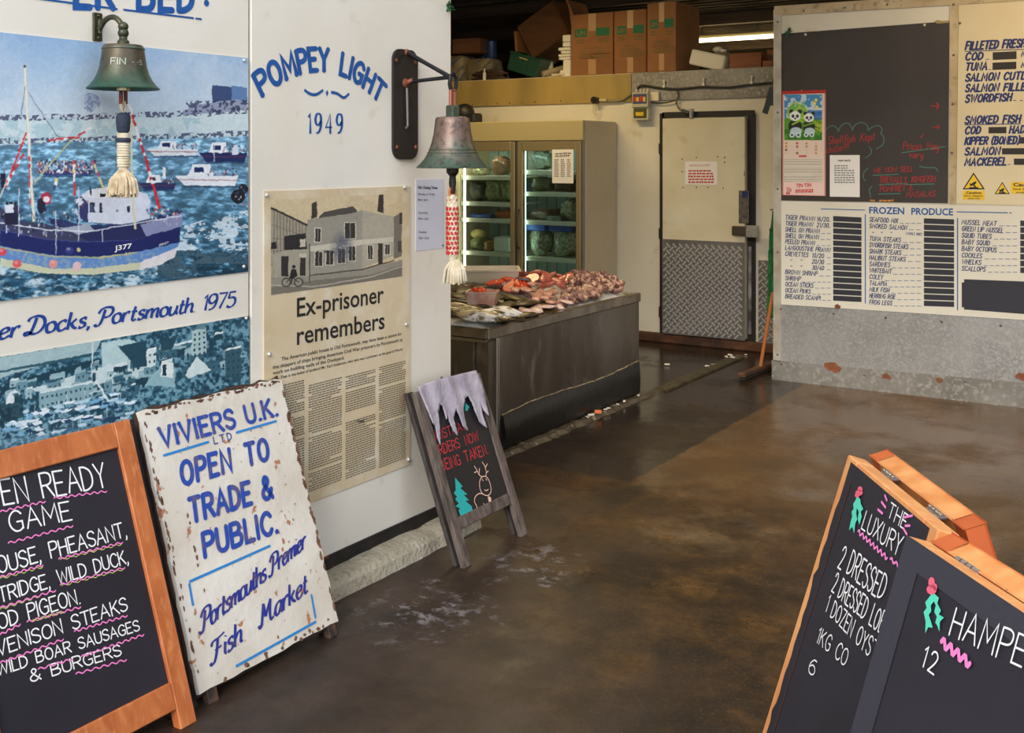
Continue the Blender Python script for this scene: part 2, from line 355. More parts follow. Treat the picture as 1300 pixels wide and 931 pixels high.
# ------------------------------------------------------------------ printed pictures (colour per vertex on a fine grid)
def nz(x, y, sc, seed=0):
    x = x/sc; y = y/sc; xi = np.floor(x); yi = np.floor(y); fx = x-xi; fy = y-yi
    fx = fx*fx*(3-2*fx); fy = fy*fy*(3-2*fy)
    def h(a, b):
        s_ = np.sin(a*127.1+b*311.7+seed*74.7)*43758.5453; return s_-np.floor(s_)
    return (h(xi, yi)*(1-fx)+h(xi+1, yi)*fx)*(1-fy)+(h(xi, yi+1)*(1-fx)+h(xi+1, yi+1)*fx)*fy
def fbm(x, y, sc, seed=0, o=4):
    r = 0; a = 1; t = 0
    for i in range(o): r = r+a*nz(x, y, sc/2**i, seed+i); t += a; a *= .55
    return r/t
class Paint:
    def __init__(s, U, V): s.U, s.V = U, V; s.c = np.zeros((len(U), 3))
    def mix(s, mask, col, a=1.0):
        m = (np.asarray(mask, float)*a)[:, None]; s.c = s.c*(1-m)+np.asarray(col, float)/255*m
    def box(s, x0, y0, x1, y1, col, a=1): s.mix((s.U > x0) & (s.U < x1) & (s.V > y0) & (s.V < y1), col, a)
    def poly(s, pts, col, a=1):
        U, V = s.U, s.V; ins = np.zeros(len(U), bool); n = len(pts)
        for i in range(n):
            (x1, y1), (x2, y2) = pts[i], pts[(i+1) % n]
            if y1 == y2: continue
            ins ^= ((y1 > V) != (y2 > V)) & (U < (x2-x1)*(V-y1)/(y2-y1)+x1)
        s.mix(ins, col, a); return ins
    def line(s, pts, w_, col, a=1):
        for (x1, y1), (x2, y2) in zip(pts, pts[1:]):
            dx, dy = x2-x1, y2-y1; L = dx*dx+dy*dy
            t = np.clip(((s.U-x1)*dx+(s.V-y1)*dy)/L, 0, 1)
            d = np.hypot(s.U-x1-t*dx, s.V-y1-t*dy); s.mix(np.clip(w_/2+.5-d, 0, 1), col, a)
    def disc(s, x, y, r, col, a=1, ry=None):
        d = np.hypot((s.U-x), (s.V-y)*(r/(ry or r))); s.mix(np.clip(r+.5-d, 0, 1), col, a)
def picture(name, pl, a0, a1, b0, b1, nx, ny, painter, mat, parent, n, warp=0):
    X, Y = np.meshgrid(np.linspace(a0, a1, nx), np.linspace(b0, b1, ny)); X = X.ravel(); Y = Y.ravel()
    P = np.array(pl.o)[None]+X[:, None]*np.array(pl.U)[None]+Y[:, None]*np.array(pl.V)[None]+n*np.array(pl.N)[None]
    rel = P-np.array([0, 0, EYE]); d = rel@np.array(FW); U = CX+FOC*(rel@np.array(RT))/d; V = HV-FOC*rel[:, 2]/d
    if warp: U, V = U+(fbm(U, V, 5, 71, 3)-.5)*warp, V+(fbm(U, V, 5, 91, 3)-.5)*warp
    pa = Paint(U, V); painter(pa); c = np.clip(pa.c, 0, 1); c = np.where(c <= .04045, c/12.92, ((c+.055)/1.055)**2.4)
    o0 = ORG[parent.name]; me = bpy.data.meshes.new(name)
    i = np.arange(nx*ny).reshape(ny, nx); F = np.stack([i[:-1, :-1], i[:-1, 1:], i[1:, 1:], i[1:, :-1]], -1).reshape(-1, 4)
    me.vertices.add(nx*ny); me.vertices.foreach_set('co', (P-np.array(o0)).ravel())
    me.loops.add(len(F)*4); me.loops.foreach_set('vertex_index', F.ravel())
    me.polygons.add(len(F)); me.polygons.foreach_set('loop_start', np.arange(len(F))*4)
    me.update(calc_edges=True); me.validate()
    at = me.color_attributes.new('Col', 'FLOAT_COLOR', 'POINT'); at.data.foreach_set('color', np.c_[c, np.ones(len(c))].ravel())
    me.materials.append(mat); o = link(bpy.data.objects.new(name, me)); o.parent = parent; ORG[o.name] = o0
    return o

# ================================================================== SETTING
XW = -2.93      # painted wall the bells hang on (faces +x)
YB = 9.17       # front of the cold store (faces -y)
YP = 8.08       # partition with the price boards
white_paint = M('white_paint', C(240, 233, 221), .42, col2=C(233, 224, 209), sc=2.2, bump=.04, bsc=60, rvar=.08, col3=C(214, 204, 186), sc3=7, lo3=.62, hi3=.8)
cream_panel = M('cream_panel', C(226, 219, 200), .38, col2=C(216, 207, 184), sc=1.6, bump=.03, bsc=30, col3=C(196, 180, 148), sc3=5, lo3=.6, hi3=.78)
dark_gap = M('dark_gap', C(26, 22, 19), .8)
galv = M('galvanised', C(172, 170, 166), .42, .45, col2=C(150, 148, 144), sc=2.2, bump=.25, bsc=14, rvar=.1, col3=C(184, 182, 178), sc3=60, lo3=.45, hi3=.7)
galv_dull = M('galvanised_dull', C(150, 146, 138), .5, .3, col2=C(124, 119, 110), sc=3, bump=.3, bsc=9, rvar=.12, col3=C(172, 168, 160), sc3=40, lo3=.5, hi3=.72)
steel = M('brushed_steel', C(128, 122, 114), .33, .8, col2=C(96, 88, 78), sc=3, stretch=(1, 1, .35), bump=.08, bsc=6, rvar=.1, col3=C(150, 142, 128), sc3=9, lo3=.6, hi3=.75)
rust = M('rust', C(96, 58, 32), .8, col2=C(54, 34, 22), sc=9, bump=.4, bsc=30)
screw_m = M('screw_steel', C(120, 112, 100), .4, .8)
black_paint = M('black_paint', C(30, 27, 25), .55)
dark_roof = M('dark_cladding', C(74, 62, 46), .7, col2=C(46, 37, 27), sc=2, bump=.2, bsc=8)
timber_dark = M('dark_timber', C(72, 54, 36), .75, col2=C(44, 32, 22), sc=6, stretch=(.2, 3, 3))
blue_ink = M('sign_blue', C(16, 78, 150), .5, col2=C(30, 92, 164), sc=30)
navy_ink = M('sign_navy', C(28, 42, 104), .5)

# floor: wet worn concrete, three slabs of different tone with a dry scuffed patch by the wall
def floor_material():
    m = bpy.data.materials.new('wet_concrete'); m.use_nodes = True; t = m.node_tree; N, L = t.nodes, t.links
    p = N['Principled BSDF']; tc = N.new('ShaderNodeTexCoord'); sx = N.new('ShaderNodeSeparateXYZ'); L.new(tc.outputs['Object'], sx.inputs[0])
    def noise(sc, det=8, ro=.6, st=None):
        n = N.new('ShaderNodeTexNoise'); n.inputs['Scale'].default_value = sc; n.inputs['Detail'].default_value = det; n.inputs['Roughness'].default_value = ro
        if st:
            mp = N.new('ShaderNodeMapping'); mp.inputs['Scale'].default_value = st; L.new(tc.outputs['Object'], mp.inputs[0]); L.new(mp.outputs[0], n.inputs['Vector'])
        else: L.new(tc.outputs['Object'], n.inputs['Vector'])
        return n.outputs['Fac']
    def mr(src, a, b, c=0, d=1):
        r = N.new('ShaderNodeMapRange'); L.new(src, r.inputs['Value'])
        for k, v_ in zip(('From Min', 'From Max', 'To Min', 'To Max'), (a, b, c, d)): r.inputs[k].default_value = v_
        return r.outputs[0]
    def mix(f, a, b):
        x = N.new('ShaderNodeMix'); x.data_type = 'RGBA'
        if isinstance(f, float): x.inputs[0].default_value = f
        else: L.new(f, x.inputs[0])
        for k, v_ in (('A', a), ('B', b)):
            if isinstance(v_, tuple): x.inputs[k].default_value = v_
            else: L.new(v_, x.inputs[k])
        return x.outputs['Result']
    def op(o_, a, b=None):
        x = N.new('ShaderNodeMath'); x.operation = o_
        for k, v_ in enumerate((a, b)):
            if v_ is None: continue
            if isinstance(v_, (int, float)): x.inputs[k].default_value = v_
            else: L.new(v_, x.inputs[k])
        return x.outputs[0]
    X, Y = sx.outputs['X'], sx.outputs['Y']
    base = mix(mr(noise(.9), .38, .62), C(80, 54, 27), C(38, 26, 17))
    base = mix(mr(noise(3.2, 9, .65), .45, .68), base, C(100, 70, 34))
    base = mix(mr(noise(2.1, 9, .7), .50, .62), base, C(30, 21, 15))
    base = mix(mr(noise(16, 10, .75), .5, .72), base, C(30, 22, 17))
    ne = mr(Y, 5.0, 5.3, 0, 1)
    base = mix(mr(noise(38, 6, .8), .5, .72), base, C(24, 17, 12))
    base = mix(mr(noise(70, 5, .8), .56, .74), base, C(128, 98, 60))
    base = mix(op('MULTIPLY', ne, .42), base, C(112, 84, 50))
    grey = mix(mr(noise(2.2), .35, .65), C(50, 40, 31), C(30, 23, 18))
    wob = mr(noise(5), 0, 1, -.03, .03)
    west = mr(op('ADD', X, wob), -2.545, -2.53, 1, 0); north = mr(op('ADD', Y, wob), 5.10, 5.13, 0, 1)
    base = mix(op('MULTIPLY', op('MULTIPLY', west, north), .95), base, grey)
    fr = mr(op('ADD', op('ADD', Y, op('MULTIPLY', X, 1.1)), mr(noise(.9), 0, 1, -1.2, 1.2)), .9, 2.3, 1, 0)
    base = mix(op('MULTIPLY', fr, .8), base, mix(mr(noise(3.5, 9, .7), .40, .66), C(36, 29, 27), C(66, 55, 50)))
    def patch(cx, cy, r):
        a = op('SUBTRACT', X, cx); b = op('SUBTRACT', Y, cy)
        d = op('SQRT', op('ADD', op('MULTIPLY', a, a), op('MULTIPLY', b, b))); return mr(op('ADD', d, mr(noise(7), 0, 1, -.3, .3)), r*.4, r, 1, 0)
    chalk = op('MULTIPLY', op('MAXIMUM', patch(-2.45, 3.25, .3), patch(-2.35, 3.85, .25)), mr(noise(11, 10, .75), .52, .68))
    base = mix(op('MULTIPLY', chalk, .7), base, C(176, 170, 176))
    pale = op('MULTIPLY', patch(-1.95, 4.6, .42), mr(noise(5, 8, .7), .45, .6))
    base = mix(op('MULTIPLY', pale, .4), base, C(110, 94, 74))
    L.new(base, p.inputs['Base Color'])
    wet = mr(op('ADD', noise(1.6, 6), mr(Y, 3, 8.5, -.12, .10)), .42, .58)
    L.new(mr(wet, 0, 1, .48, .13), p.inputs['Roughness']); p.inputs['Specular IOR Level'].default_value = .36
    bp = N.new('ShaderNodeBump'); bp.inputs['Strength'].default_value = .35; bp.inputs['Distance'].default_value = .006
    L.new(op('ADD', noise(9, 8), op('MULTIPLY', noise(90, 4), .3)), bp.inputs['Height']); L.new(bp.outputs[0], p.inputs['Normal'])
    return m
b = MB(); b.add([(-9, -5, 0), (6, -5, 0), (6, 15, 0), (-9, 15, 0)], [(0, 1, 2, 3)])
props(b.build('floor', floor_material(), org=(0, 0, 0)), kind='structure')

# painted wall with the prints: two tall sheets over a low kerb
b = MB()
b.bx(XW-.09, XW-.03, -2.2, 4.045, .0, 3.6)
b.bx(XW-.03, XW, -2.2, 2.806, .122, 3.6, .003); b.bx(XW-.03, XW+.002, 2.815, 4.057, .122, 3.6, .003)
wall_left = props(b.build('wall_left', white_paint, smooth=False, org=(XW, 0, 0)), kind='structure')
b = MB()
for y_, z_ in ((3.98, .70), (3.99, 1.30), (3.0, .25), (3.98, .24)): b.ball((XW+.003, y_, z_), .006)
b.build('screw', screw_m, wall_left)
b = MB(); b.bx(XW-.03, XW+.012, -2.2, 4.05, 0, .125)
props(b.build('baseboard_left', M('old_dark_brick', C(40, 33, 28), .85, col2=C(20, 17, 15), sc=8, bump=.8, bsc=22, col3=C(120, 66, 34), sc3=11, lo3=.62, hi3=.68), org=(XW, 0, 0)), kind='structure')
kerb_m = M('kerb_concrete', C(190, 182, 164), .9, col2=C(150, 140, 120), sc=3, bump=1, bsc=50, col3=C(112, 102, 84), sc3=48, lo3=.56, hi3=.78)
b = MB(); k = 60; rr = random.Random(3)
vs = []
for i in range(k+1):
    y_ = 0.2+(4.12-.2)*i/k; j = rr.uniform(-.006, .006)
    vs += [(XW+.012, y_, .0), (XW+.012, y_, .072+j), (XW+.095+j, y_, .066+j), (XW+.118+j, y_, .045), (XW+.128+j, y_, 0)]
b.add(vs, [(i*5+q, i*5+q+1, i*5+q+6, i*5+q+5) for i in range(k) for q in range(4)]+[(0, 1, 2, 3, 4), tuple(k*5+q for q in (4, 3, 2, 1, 0))])
props(b.build('trim_1', kerb_m, smooth=False, org=(XW, 0, 0)), kind='structure')

# shop front wall left of the opening (seen only from aside)
b = MB(); b.bx(-9, XW-.09, 3.7, 3.8, 0, 3.6); props(b.build('wall_front', white_paint), kind='structure')
b = MB(); b.bx(-9.1, -9, 3.7, 14.6, 0, 4); props(b.build('wall_far_left_unseen', dark_roof), kind='structure')  # unseen wall, added to close the hall off from daylight
b = MB(); b.bx(3.0, 3.1, 3.7, 14.6, 0, 4); props(b.build('wall_right_unseen', white_paint), kind='structure')  # unseen wall, added so the hall stays dimmer than outside
b = MB(); b.bx(-9, 3, 14.4, 14.5, 0, 3.2); props(b.build('wall_far_back_unseen', dark_roof), kind='structure')  # unseen wall, added to keep sky light out at the back

# roof: dark sheeting over the hall, falling away behind the cold store, with purlins
b = MB()
b.add([(-9.1, 3.6, 3.78), (3.1, 3.6, 3.78), (3.1, 9.9, 3.42), (-9.1, 9.9, 3.42), (-9.1, 14.5, 2.45), (3.1, 14.5, 2.45)], [(0, 1, 2, 3), (3, 2, 5, 4)])
for i in range(60):  # ribs of the sheeting on the falling part
    y0 = 9.9+i*.0767; z0 = 3.42-(y0-9.9)*.2109
    b.bx(-9.1, 3.1, y0, y0+.028, z0-.03, z0+.002)
props(b.build('ceiling', dark_roof, norm=False, org=(0, 9, 3)), kind='structure')
for i, y0 in enumerate((9.95, 10.75, 11.6, 12.5, 13.4)):
    z0 = 3.42-(y0-9.9)*.2109
    b = MB(); b.box((-3, y0, z0-.09), (12, .07, .12), .004)
    props(b.build('trim_%d' % (i+2), timber_dark), kind='structure')

# cold store: front panels, metal bands, deck on top
b = MB(); b.bx(-7.6, -2.7, YB, 12.5, 0.07, 2.49)
for u_ in (4.86, 4.51, 5.75): b.bx(-u_-.003, -u_+.003, YB-.0015, YB, .07, 2.24)
cold = props(b.build('wall_back', cream_panel, org=(-4, YB, 0)), kind='structure')
b = MB(); b.bx(-7.6, -4.53, YB-.02, YB, 2.222, 2.485, .002); b.build('metal_band', M('gold_lit_steel', C(208, 174, 100), .34, .2, col2=C(150, 130, 78), sc=1.6, bump=.03, bsc=5, stretch=(1, 1, .3)), cold)  # warm lamp reflection on the steel painted into its base colour
b = MB(); b.bx(-4.525, -2.7, YB-.02, YB, 2.225, 2.49, .002); b.build('metal_band', galv_dull, cold)
b = MB()
for u_, v_ in ((600, 133.5), (619, 132.3), (631, 131.5), (647, 131), (663, 130), (679, 129.5), (712, 128)):
    b.ball(tuple(ay(u_, v_, YB-.02)), .008)
b.build('rivet', screw_m, cold)
b = MB(); b.bx(-4.6, -2.72, YB-.055, YB, 0, .085, .01); b.bx(-7.6, -4.6, YB-.03, YB, 0, .07)
props(b.build('baseboard_back', rust, org=(-4, YB, 0)), kind='structure')

# the cold store door
def door():
    t = thing('door_1', 'cream cold store door with chequer plate on its lower half', 'door', (-3.78, YB, .08), kind='structure')
    P = Pl((0, YB, 0), (1, 0, 0), (0, 0, 1))
    x0, z1 = -4.205, 2.085; x1 = -3.335
    b = MB(); b.bx(x0-.025, x0+.02, YB-.035, YB+.001, .06, z1+.02); b.bx(x0, x1+.0, YB-.035, YB+.001, z1-.02, z1+.03); b.bx(x1-.055, x1+.012, YB-.03, YB, .06, z1); b.bx(x0, x1, YB-.012, YB, .06, .11)
    b.build('frame', black_paint, t)
    b = MB(); b.bx(x0+.02, x1-.062, YB-.075, YB-.012, .1, z1-.03, .006)
    b.build('leaf', M('door_cream', C(224, 216, 192), .36, col2=C(212, 200, 168), sc=2.4, col3=C(180, 146, 96), sc3=3.3, lo3=.63, hi3=.8), t)
    b = MB(); b.bx(x0+.02, x1-.062, YB-.079, YB-.074, .095, .955); plt = b.build('chequer_plate', M('chequer_steel', C(128, 124, 122), .4, .3, col2=C(108, 104, 102), sc=5, rvar=.08), t); b = MB()
    pitch = .062; rows = int(.85/pitch); cols = int((x1-.062-x0-.02)/pitch)
    for i in range(cols):
        for j in range(rows):
            for q in (0, 1):
                cx = x0+.02+.5*pitch+i*pitch+q*pitch/2; cz = .125+j*pitch+q*pitch/2
                if cz > .94 or cx > x1-.075: continue
                b.box((cx, YB-.0795, cz), (.050, .006, .017), 0, Matrix.Rotation(math.radians(45 if q else -45), 3, 'Y'))
    b.build('raised_tread', M('tread_steel', C(186, 182, 178), .3, .35), plt)
    h = MB(); p0 = ay(929, 287, YB-.11); p1 = ay(961, 300, YB-.11)
    h.bx(p0.x, p1.x, YB-.12, YB-.07, p1.z, p0.z, .008); hd = h.build('latch', M('latch_steel', C(104, 98, 90), .35, .8), t)
    h = MB(); h.bx(p0.x+.14, p1.x+.02, YB-.15, YB-.11, p1.z-.012, p0.z+.012, .008); h.build('latch_keeper', galv, hd)
    h = MB(); p0 = ay(938, 242, YB-.076); p1 = ay(951, 284, YB-.076); h.bx(p0.x, p1.x, YB-.082, YB-.074, p1.z, p0.z, .002); fp = h.build('finger_plate', M('worn_plate', C(128, 116, 98), .45, .5, col2=C(86, 84, 90), sc=24), t)
    h = MB(); p0 = ay(942, 243, YB-.083); p1 = ay(949, 251, YB-.083); h.bx(p0.x, p1.x, YB-.084, YB-.081, p1.z, p0.z); h.build('sticker', navy_ink, fp)
    for z_ in (1.78, 1.0, .28):
        h = MB(); h.bx(x0-.03, x0+.015, YB-.05, YB-.03, z_-.05, z_+.05, .004); h.build('hinge', black_paint, t)
    h = MB(); h.bx(x1-.045, x1-.015, YB-.045, YB-.03, .15, .92, .004); h.build('seal', M('worn_rubber', C(70, 66, 64), .4, col2=C(150, 150, 150), sc=6), t)
    q = Pl((0, YB-.0755, 0), (1, 0, 0), (0, 0, 1))
    h = MB(); a, c = q.loc(870, 205), q.loc(911, 235); h.slab(q, a[0], c[0], c[1], a[1], 0, .003); s_ = h.build('notice', M('paper_white', C(236, 232, 226), .6), t)
    h = MB()
    qq = q.off(.003)
    print_text(h, qq, 'NOTICE TO ALL STAFF', (875.5, 211.5), (901, 211), 2.6, n=.001)
    for k_ in range(5): smudge_lines(h, qq, (874, 217+k_*3.6), (906, 217+k_*3.6), 3, 1, h=.5, rnd=random.Random(k_))
    h.build('lettering', M('red_ink', C(196, 44, 40), .6), s_)
    h = MB()
    for u_, v_ in ((866, 202), (884, 200), (911, 199), (920, 200), (866, 218), (867, 238), (884, 238), (899, 238), (918, 239), (920, 206), (945, 219), (945, 222)): h.ball(tuple(ay(u_, v_, YB-.076)), .006)
    h.build('fixing_mark', black_paint, t)
door()
# chequer plate right of the door, and the sill strip
b = MB(); b.bx(-3.30, -2.8, YB-.008, YB, .09, .80); kp = b.build('kick_plate', MATS['chequer_steel'], cold); b = MB()
for i in range(8):
    for j in range(11):
        for q in (0, 1): b.box((-3.28+i*.062+q*.031, YB-.009, .12+j*.062+q*.031), (.050, .006, .017), 0, Matrix.Rotation(math.radians(45 if q else -45), 3, 'Y'))
b.build('raised_tread', MATS['tread_steel'], kp)

# partition: boxed cold room end faced with sheets
PP = Pl((0, YP, 0), (1, 0, 0), (0, 0, 1))
b = MB(); b.bx(-2.79, 1.2, YP, YB+1.0, 0, 2.83)
part = props(b.build('wall_partition', cream_panel, org=(-2, YP, 0)), kind='structure')
def sheet(pts, n0, n1, m, name, par, pl=PP):
    h = MB(); h.prism(pl, [pl.loc(*p) for p in pts], n0, n1); return h.build(name, m, par)
sheet([(982, 457.5), (1385, 497), (1385, 385), (982, 386)], 0, .006, galv, 'metal_sheet', part)
sheet([(980.5, 481.5), (1385, 528), (1385, 493.5), (980.5, 457)], 0, .014, galv_dull, 'kick_strip', part)
sheet([(983.5, 20), (1385, -4), (1385, -18), (983.5, 8)], 0, .012, M('painted_angle', C(206, 186, 150), .5, col2=C(180, 156, 116), sc=5, col3=C(150, 132, 104), sc3=16), 'top_rail', part)
sheet([(982.2, 458), (992.3, 459), (992.6, 19), (984, 19.5)], 0, .014, M('angle_white', C(196, 190, 176), .45, .3, col2=C(170, 160, 140), sc=9), 'corner_post', part)
sheet([(1205.3, 258.5), (1213.8, 258.8), (1217, 2), (1206, 2.5)], 0, .010, MATS['painted_angle'], 'cover_strip', part)
h = MB()
for u_, v_ in ((1021, 14), (1073, 10), (1127, 6), (1211, 6), (988, 28), (988, 143), (988, 240), (988, 320), (988, 450), (1211, 70), (1210, 132), (1209, 194), (1219, 29.5), (1059, 398), (1125, 403), (1196, 408), (1271, 413), (992, 392), (993, 462), (1193, 482), (1226, 484), (1098, 476)):
    h.ball(tuple(PP.pt(*PP.loc(u_, v_), .013)), .009, (1, .5, 1))
h.build('screw', screw_m, part)
h = MB()  # rust runs under the sheet fixings
for u_, v_, r_ in ((1064, 389, .03), (1057, 466, .07), (1126, 478, .04), (1193, 482, .03), (1298, 478, .05)):
    a = PP.loc(u_, v_); rr = random.Random(int(u_))
    h.prism(PP, [(a[0]+r_*(.6+.5*rr.random())*math.cos(q*.52), a[1]+r_*.7*(.5+.6*rr.random())*math.sin(q*.52)) for q in range(12)], .006, .0149)
h.build('rust_mark', M('rust_stain', C(150, 88, 52), .85, col2=C(108, 66, 44), sc=20), part)

# ================================================================== WRITING AND PRINTS ON THE PAINTED WALL
WL = Pl((XW, 0, 0), (0, 1, 0), (0, 0, 1)); WR = Pl((XW+.002, 0, 0), (0, 1, 0), (0, 0, 1))
b = MB()
write(b, WL, 'ER BED', (96, 8.5), (244, 14), 37, pen=.25, gap=.3, serif=.06)
h = WL.loc(262, 4); b.prism(WL, [(h[0]+.012*math.cos(q*.6), h[1]+.012*math.sin(q*.6)) for q in range(10)], None, .0012)
pxline(b, WL, [(40, -3), (148, 11.5)], .0065); pxline(b, WL, [(157, 12.4), (245, 23)], .0065); pxline(b, WL, [(248.5, 23.6), (255, 24.3)], .0065)
b.build('painted_lettering', blue_ink, wall_left)
b = MB()
write(b, WR, 'POMPEY LIGHT', (333, 121), (481, 129.5), 29, pen=.245, gap=.26, serif=.13, arc=.112, space=.5)
write(b, WR, '1949', (391, 169), (434, 169), 25, pen=.17, gap=.42, nib=0, serif=.06)
for A in ([(386, 114), (393, 119), (401, 120), (410, 114.5)], [(420, 117), (428, 119), (436, 124), (443, 119)]):
    pxline(b, WR, A, .012, smooth=True, nib=math.pi/2)
b.prism(WR, [WR.loc(*p) for p in ((415, 114), (416.8, 118), (415, 122.5), (413.2, 118))], None, .0012)
b.build('painted_lettering', blue_ink, wall_left)
b = MB()
write(b, WL, 'Camber Docks, Portsmouth. 1975', (-2, 431), (297, 389), 23, pen=.23, slant=.24, vis='er Docks, Portsmouth. 1975', nib=math.radians(15), gap=.10, script=True, space=.22)
b.build('painted_lettering', M('script_blue', C(24, 66, 150), .5), wall_left)

def screw_heads(pl, pts, par, r=.007, n=.004, m=None):
    h = MB()
    for u_, v_ in pts: h.ball(tuple(pl.pt(*pl.loc(u_, v_), n)), r, (1, 1, 1))
    h.build('fixing', m or M('nickel', C(205, 205, 205), .3, .6), par)
def board(name, label, cat, pl, px0, px1, th, m, extra=0, ret='thing'):
    """a flat sheet fixed on plane pl between two photo corners (left top, right bottom)"""
    a, c = pl.loc(*px0), pl.loc(*px1)
    t = thing(name, label, cat, pl.pt((a[0]+c[0])/2, c[1], 0))
    h = MB(); h.slab(pl, a[0]-extra, c[0], c[1], a[1], 0, th, .001); h.build('sheet', m, t)
    return t, (a[0]-extra, c[0], c[1], a[1])

# --- big colour print of the trawler leaving harbour
def harbour(p):
    U, V = p.U, p.V; n1 = fbm(U, V, 30, 1); n2 = fbm(U, V*2.4, 9, 5); n3 = fbm(U, V, 3, 9, 2)
    hz = 150-U*.03
    t = np.clip((V-40)/110, 0, 1); p.c[:] = (np.array([146, 178, 214])[None]*(1-t)[:, None]+np.array([204, 218, 228])[None]*t[:, None])/255
    p.mix(np.clip(n1-.45, 0, 1), (225, 225, 230), .9)
    p.poly([(269, 108), (294, 111), (294, 136), (269, 133)], (58, 78, 122)); p.poly([(294, 109), (314, 112), (314, 140), (294, 134)], (96, 130, 176))
    p.poly([(232, 141), (250, 133), (300, 126), (314, 130), (314, 146), (232, 148)], (150, 160, 185)); p.mix((n3 > .56) & (V > 127) & (V < 147) & (U > 236), (50, 54, 84), .8)
    p.poly([(0, 153), (60, 152), (150, 151), (230, 147), (314, 140), (314, 176), (180, 182), (0, 188)], (206, 222, 226))
    p.mix((fbm(U, V, 14, 21) > .54) & (V > 150) & (V < 182), (168, 198, 208), .7)
    for base, col in ((hz+1, (60, 62, 96)), (181-U*.035, (58, 66, 104))):
        p.mix((np.abs(V-base-3*(nz(U, V*0, 22, 3)-.5)) < 3.6) & (n3 > .50), col, .8)
    sea = V > 184-U*.035; d = np.clip((V-180)/190, 0, 1)
    p.mix(sea, (96, 152, 190)); p.mix(sea, (14, 62, 96), 1); p.c = np.where(sea[:, None], (np.array([122, 172, 204])[None]*(1-d)[:, None]+np.array([26, 80, 110])[None]*d[:, None])/255, p.c)
    p.c = p.c*(1-sea[:, None]*np.clip((.54-n2)*1.2, 0, .3)[:, None])+sea[:, None]*np.clip((n2-.52)*1.6, 0, .4)[:, None]*.8
    fo = fbm(U, V*1.6, 24, 31)*.6+fbm(U, V*2, 5, 41)*.4
    p.mix(np.clip((fo-.44)*7, 0, 1)*(sea & (V > 335) & (U < 250)), (222, 236, 242), .85); p.mix(sea & (V > 240) & (U > 215) & (V > 290-(U-220)*.25) & (fo > .52) & (V < 335), (226, 238, 244), .85)
    p.mix(sea & (U > 200) & (V > 318) & (fo > .48), (10, 44, 62), .7)
    def people(x0, x1, y0, y1, cols=((30, 34, 60), (236, 232, 232), (190, 70, 70), (50, 56, 90), (80, 100, 150), (226, 222, 226)), s=2.2, n=40, seed=1):
        rr = random.Random(seed); s = s*.62; n = int(n*1.9)
        for _ in range(n): p.disc(rr.uniform(x0, x1), rr.uniform(y0, y1), rr.uniform(.5, 1)*s, rr.choice(cols), .9, ry=s*rr.uniform(.8, 1.5))
    # small craft
    def craft(x0, x1, y, hh, hull=(240, 242, 246), cab=True, dark=(26, 46, 100), seed=0):
        w_ = x1-x0; p.poly([(x0, y-hh), (x1, y-hh*1.0), (x1-w_*.06, y), (x0+w_*.16, y)], hull); p.line([(x0+2, y-hh*.6), (x1-2, y-hh*.55)], 1, (150, 60, 80), .7)
        p.line([(x0+w_*.14, y+1), (x1, y+1)], 2, (24, 54, 90), .7)
        if cab: p.poly([(x0+w_*.2, y-hh), (x0+w_*.28, y-hh*2.1), (x0+w_*.55, y-hh*2.1), (x0+w_*.62, y-hh)], (244, 246, 250)); p.box(x0+w_*.3, y-hh*1.8, x0+w_*.45, y-hh*1.3, dark)
        people(x0+w_*.5, x1-2, y-hh*1.7, y-hh, n=int(w_/3), seed=seed, s=1.5)
    craft(222, 303, 236, 13, seed=3); craft(186, 252, 198, 9, seed=4, hull=(236, 240, 244)); craft(252, 314, 206, 12, (28, 44, 96), seed=5); craft(176, 224, 241, 9, (30, 48, 100), seed=6)
    craft(45, 118, 223, 7, (34, 62, 120), False, seed=7); people(48, 122, 204, 220, n=120, seed=8); craft(0, 8, 240, 20, (24, 28, 60), False)
    p.box(206, 212, 210, 226, (236, 240, 244)); p.line([(272, 181), (272, 205)], 1, (220, 220, 230)); p.poly([(297, 184), (301, 184), (304, 196), (294, 196)], (225, 230, 240))
    p.disc(302, 250, 9, (20, 26, 40)); p.disc(309, 240, 6, (28, 32, 48)); people(296, 312, 236, 262, n=14, seed=12, s=1.6)
    # trawler
    navy = (24, 36, 98)
    p.poly([(0, 262), (20, 280), (60, 285), (112, 292), (160, 285), (232, 272), (229, 290), (170, 306), (100, 308), (50, 304), (0, 293)], (60, 62, 92))
    people(2, 100, 266, 300, n=70, seed=9, s=2.6, cols=((28, 30, 60), (226, 222, 220), (120, 130, 170), (60, 66, 110)))
    p.poly([(0, 376), (0, 337), (52, 347), (116, 349), (180, 342), (214, 331), (224, 318), (228, 308), (180, 316), (67, 338), (0, 325)], (206, 208, 178))
    p.poly([(0, 312), (64, 324), (129, 327), (180, 319), (229, 306), (225, 315), (178, 333), (116, 341), (67, 341), (0, 328)], (98, 142, 202))
    p.mix((n3 > .55) & (V > 312) & (V < 345) & (U < 200) & (U > 10), (190, 186, 150), .35); p.poly([(178, 333), (225, 314), (222, 326), (205, 336), (178, 343)], (226, 220, 222))
    p.poly([(0, 292), (30, 299), (60, 304), (100, 307), (170, 305), (229, 288), (228, 308), (180, 319), (129, 326), (64, 324), (30, 318), (0, 312)], navy)
    p.line([(0, 314), (64, 325.5), (129, 327.5), (174, 321)], 1.4, (196, 184, 120)); p.line([(0, 292), (60, 304), (100, 307), (170, 305), (229, 289)], 1.2, (70, 80, 140))
    p.poly([(63, 276), (110, 286), (160, 285), (232, 268), (230, 290), (170, 305), (112, 306), (100, 300), (64, 283)], (30, 38, 90), .85); p.poly([(74, 290), (112, 284), (120, 292), (100, 298)], (168, 176, 192))
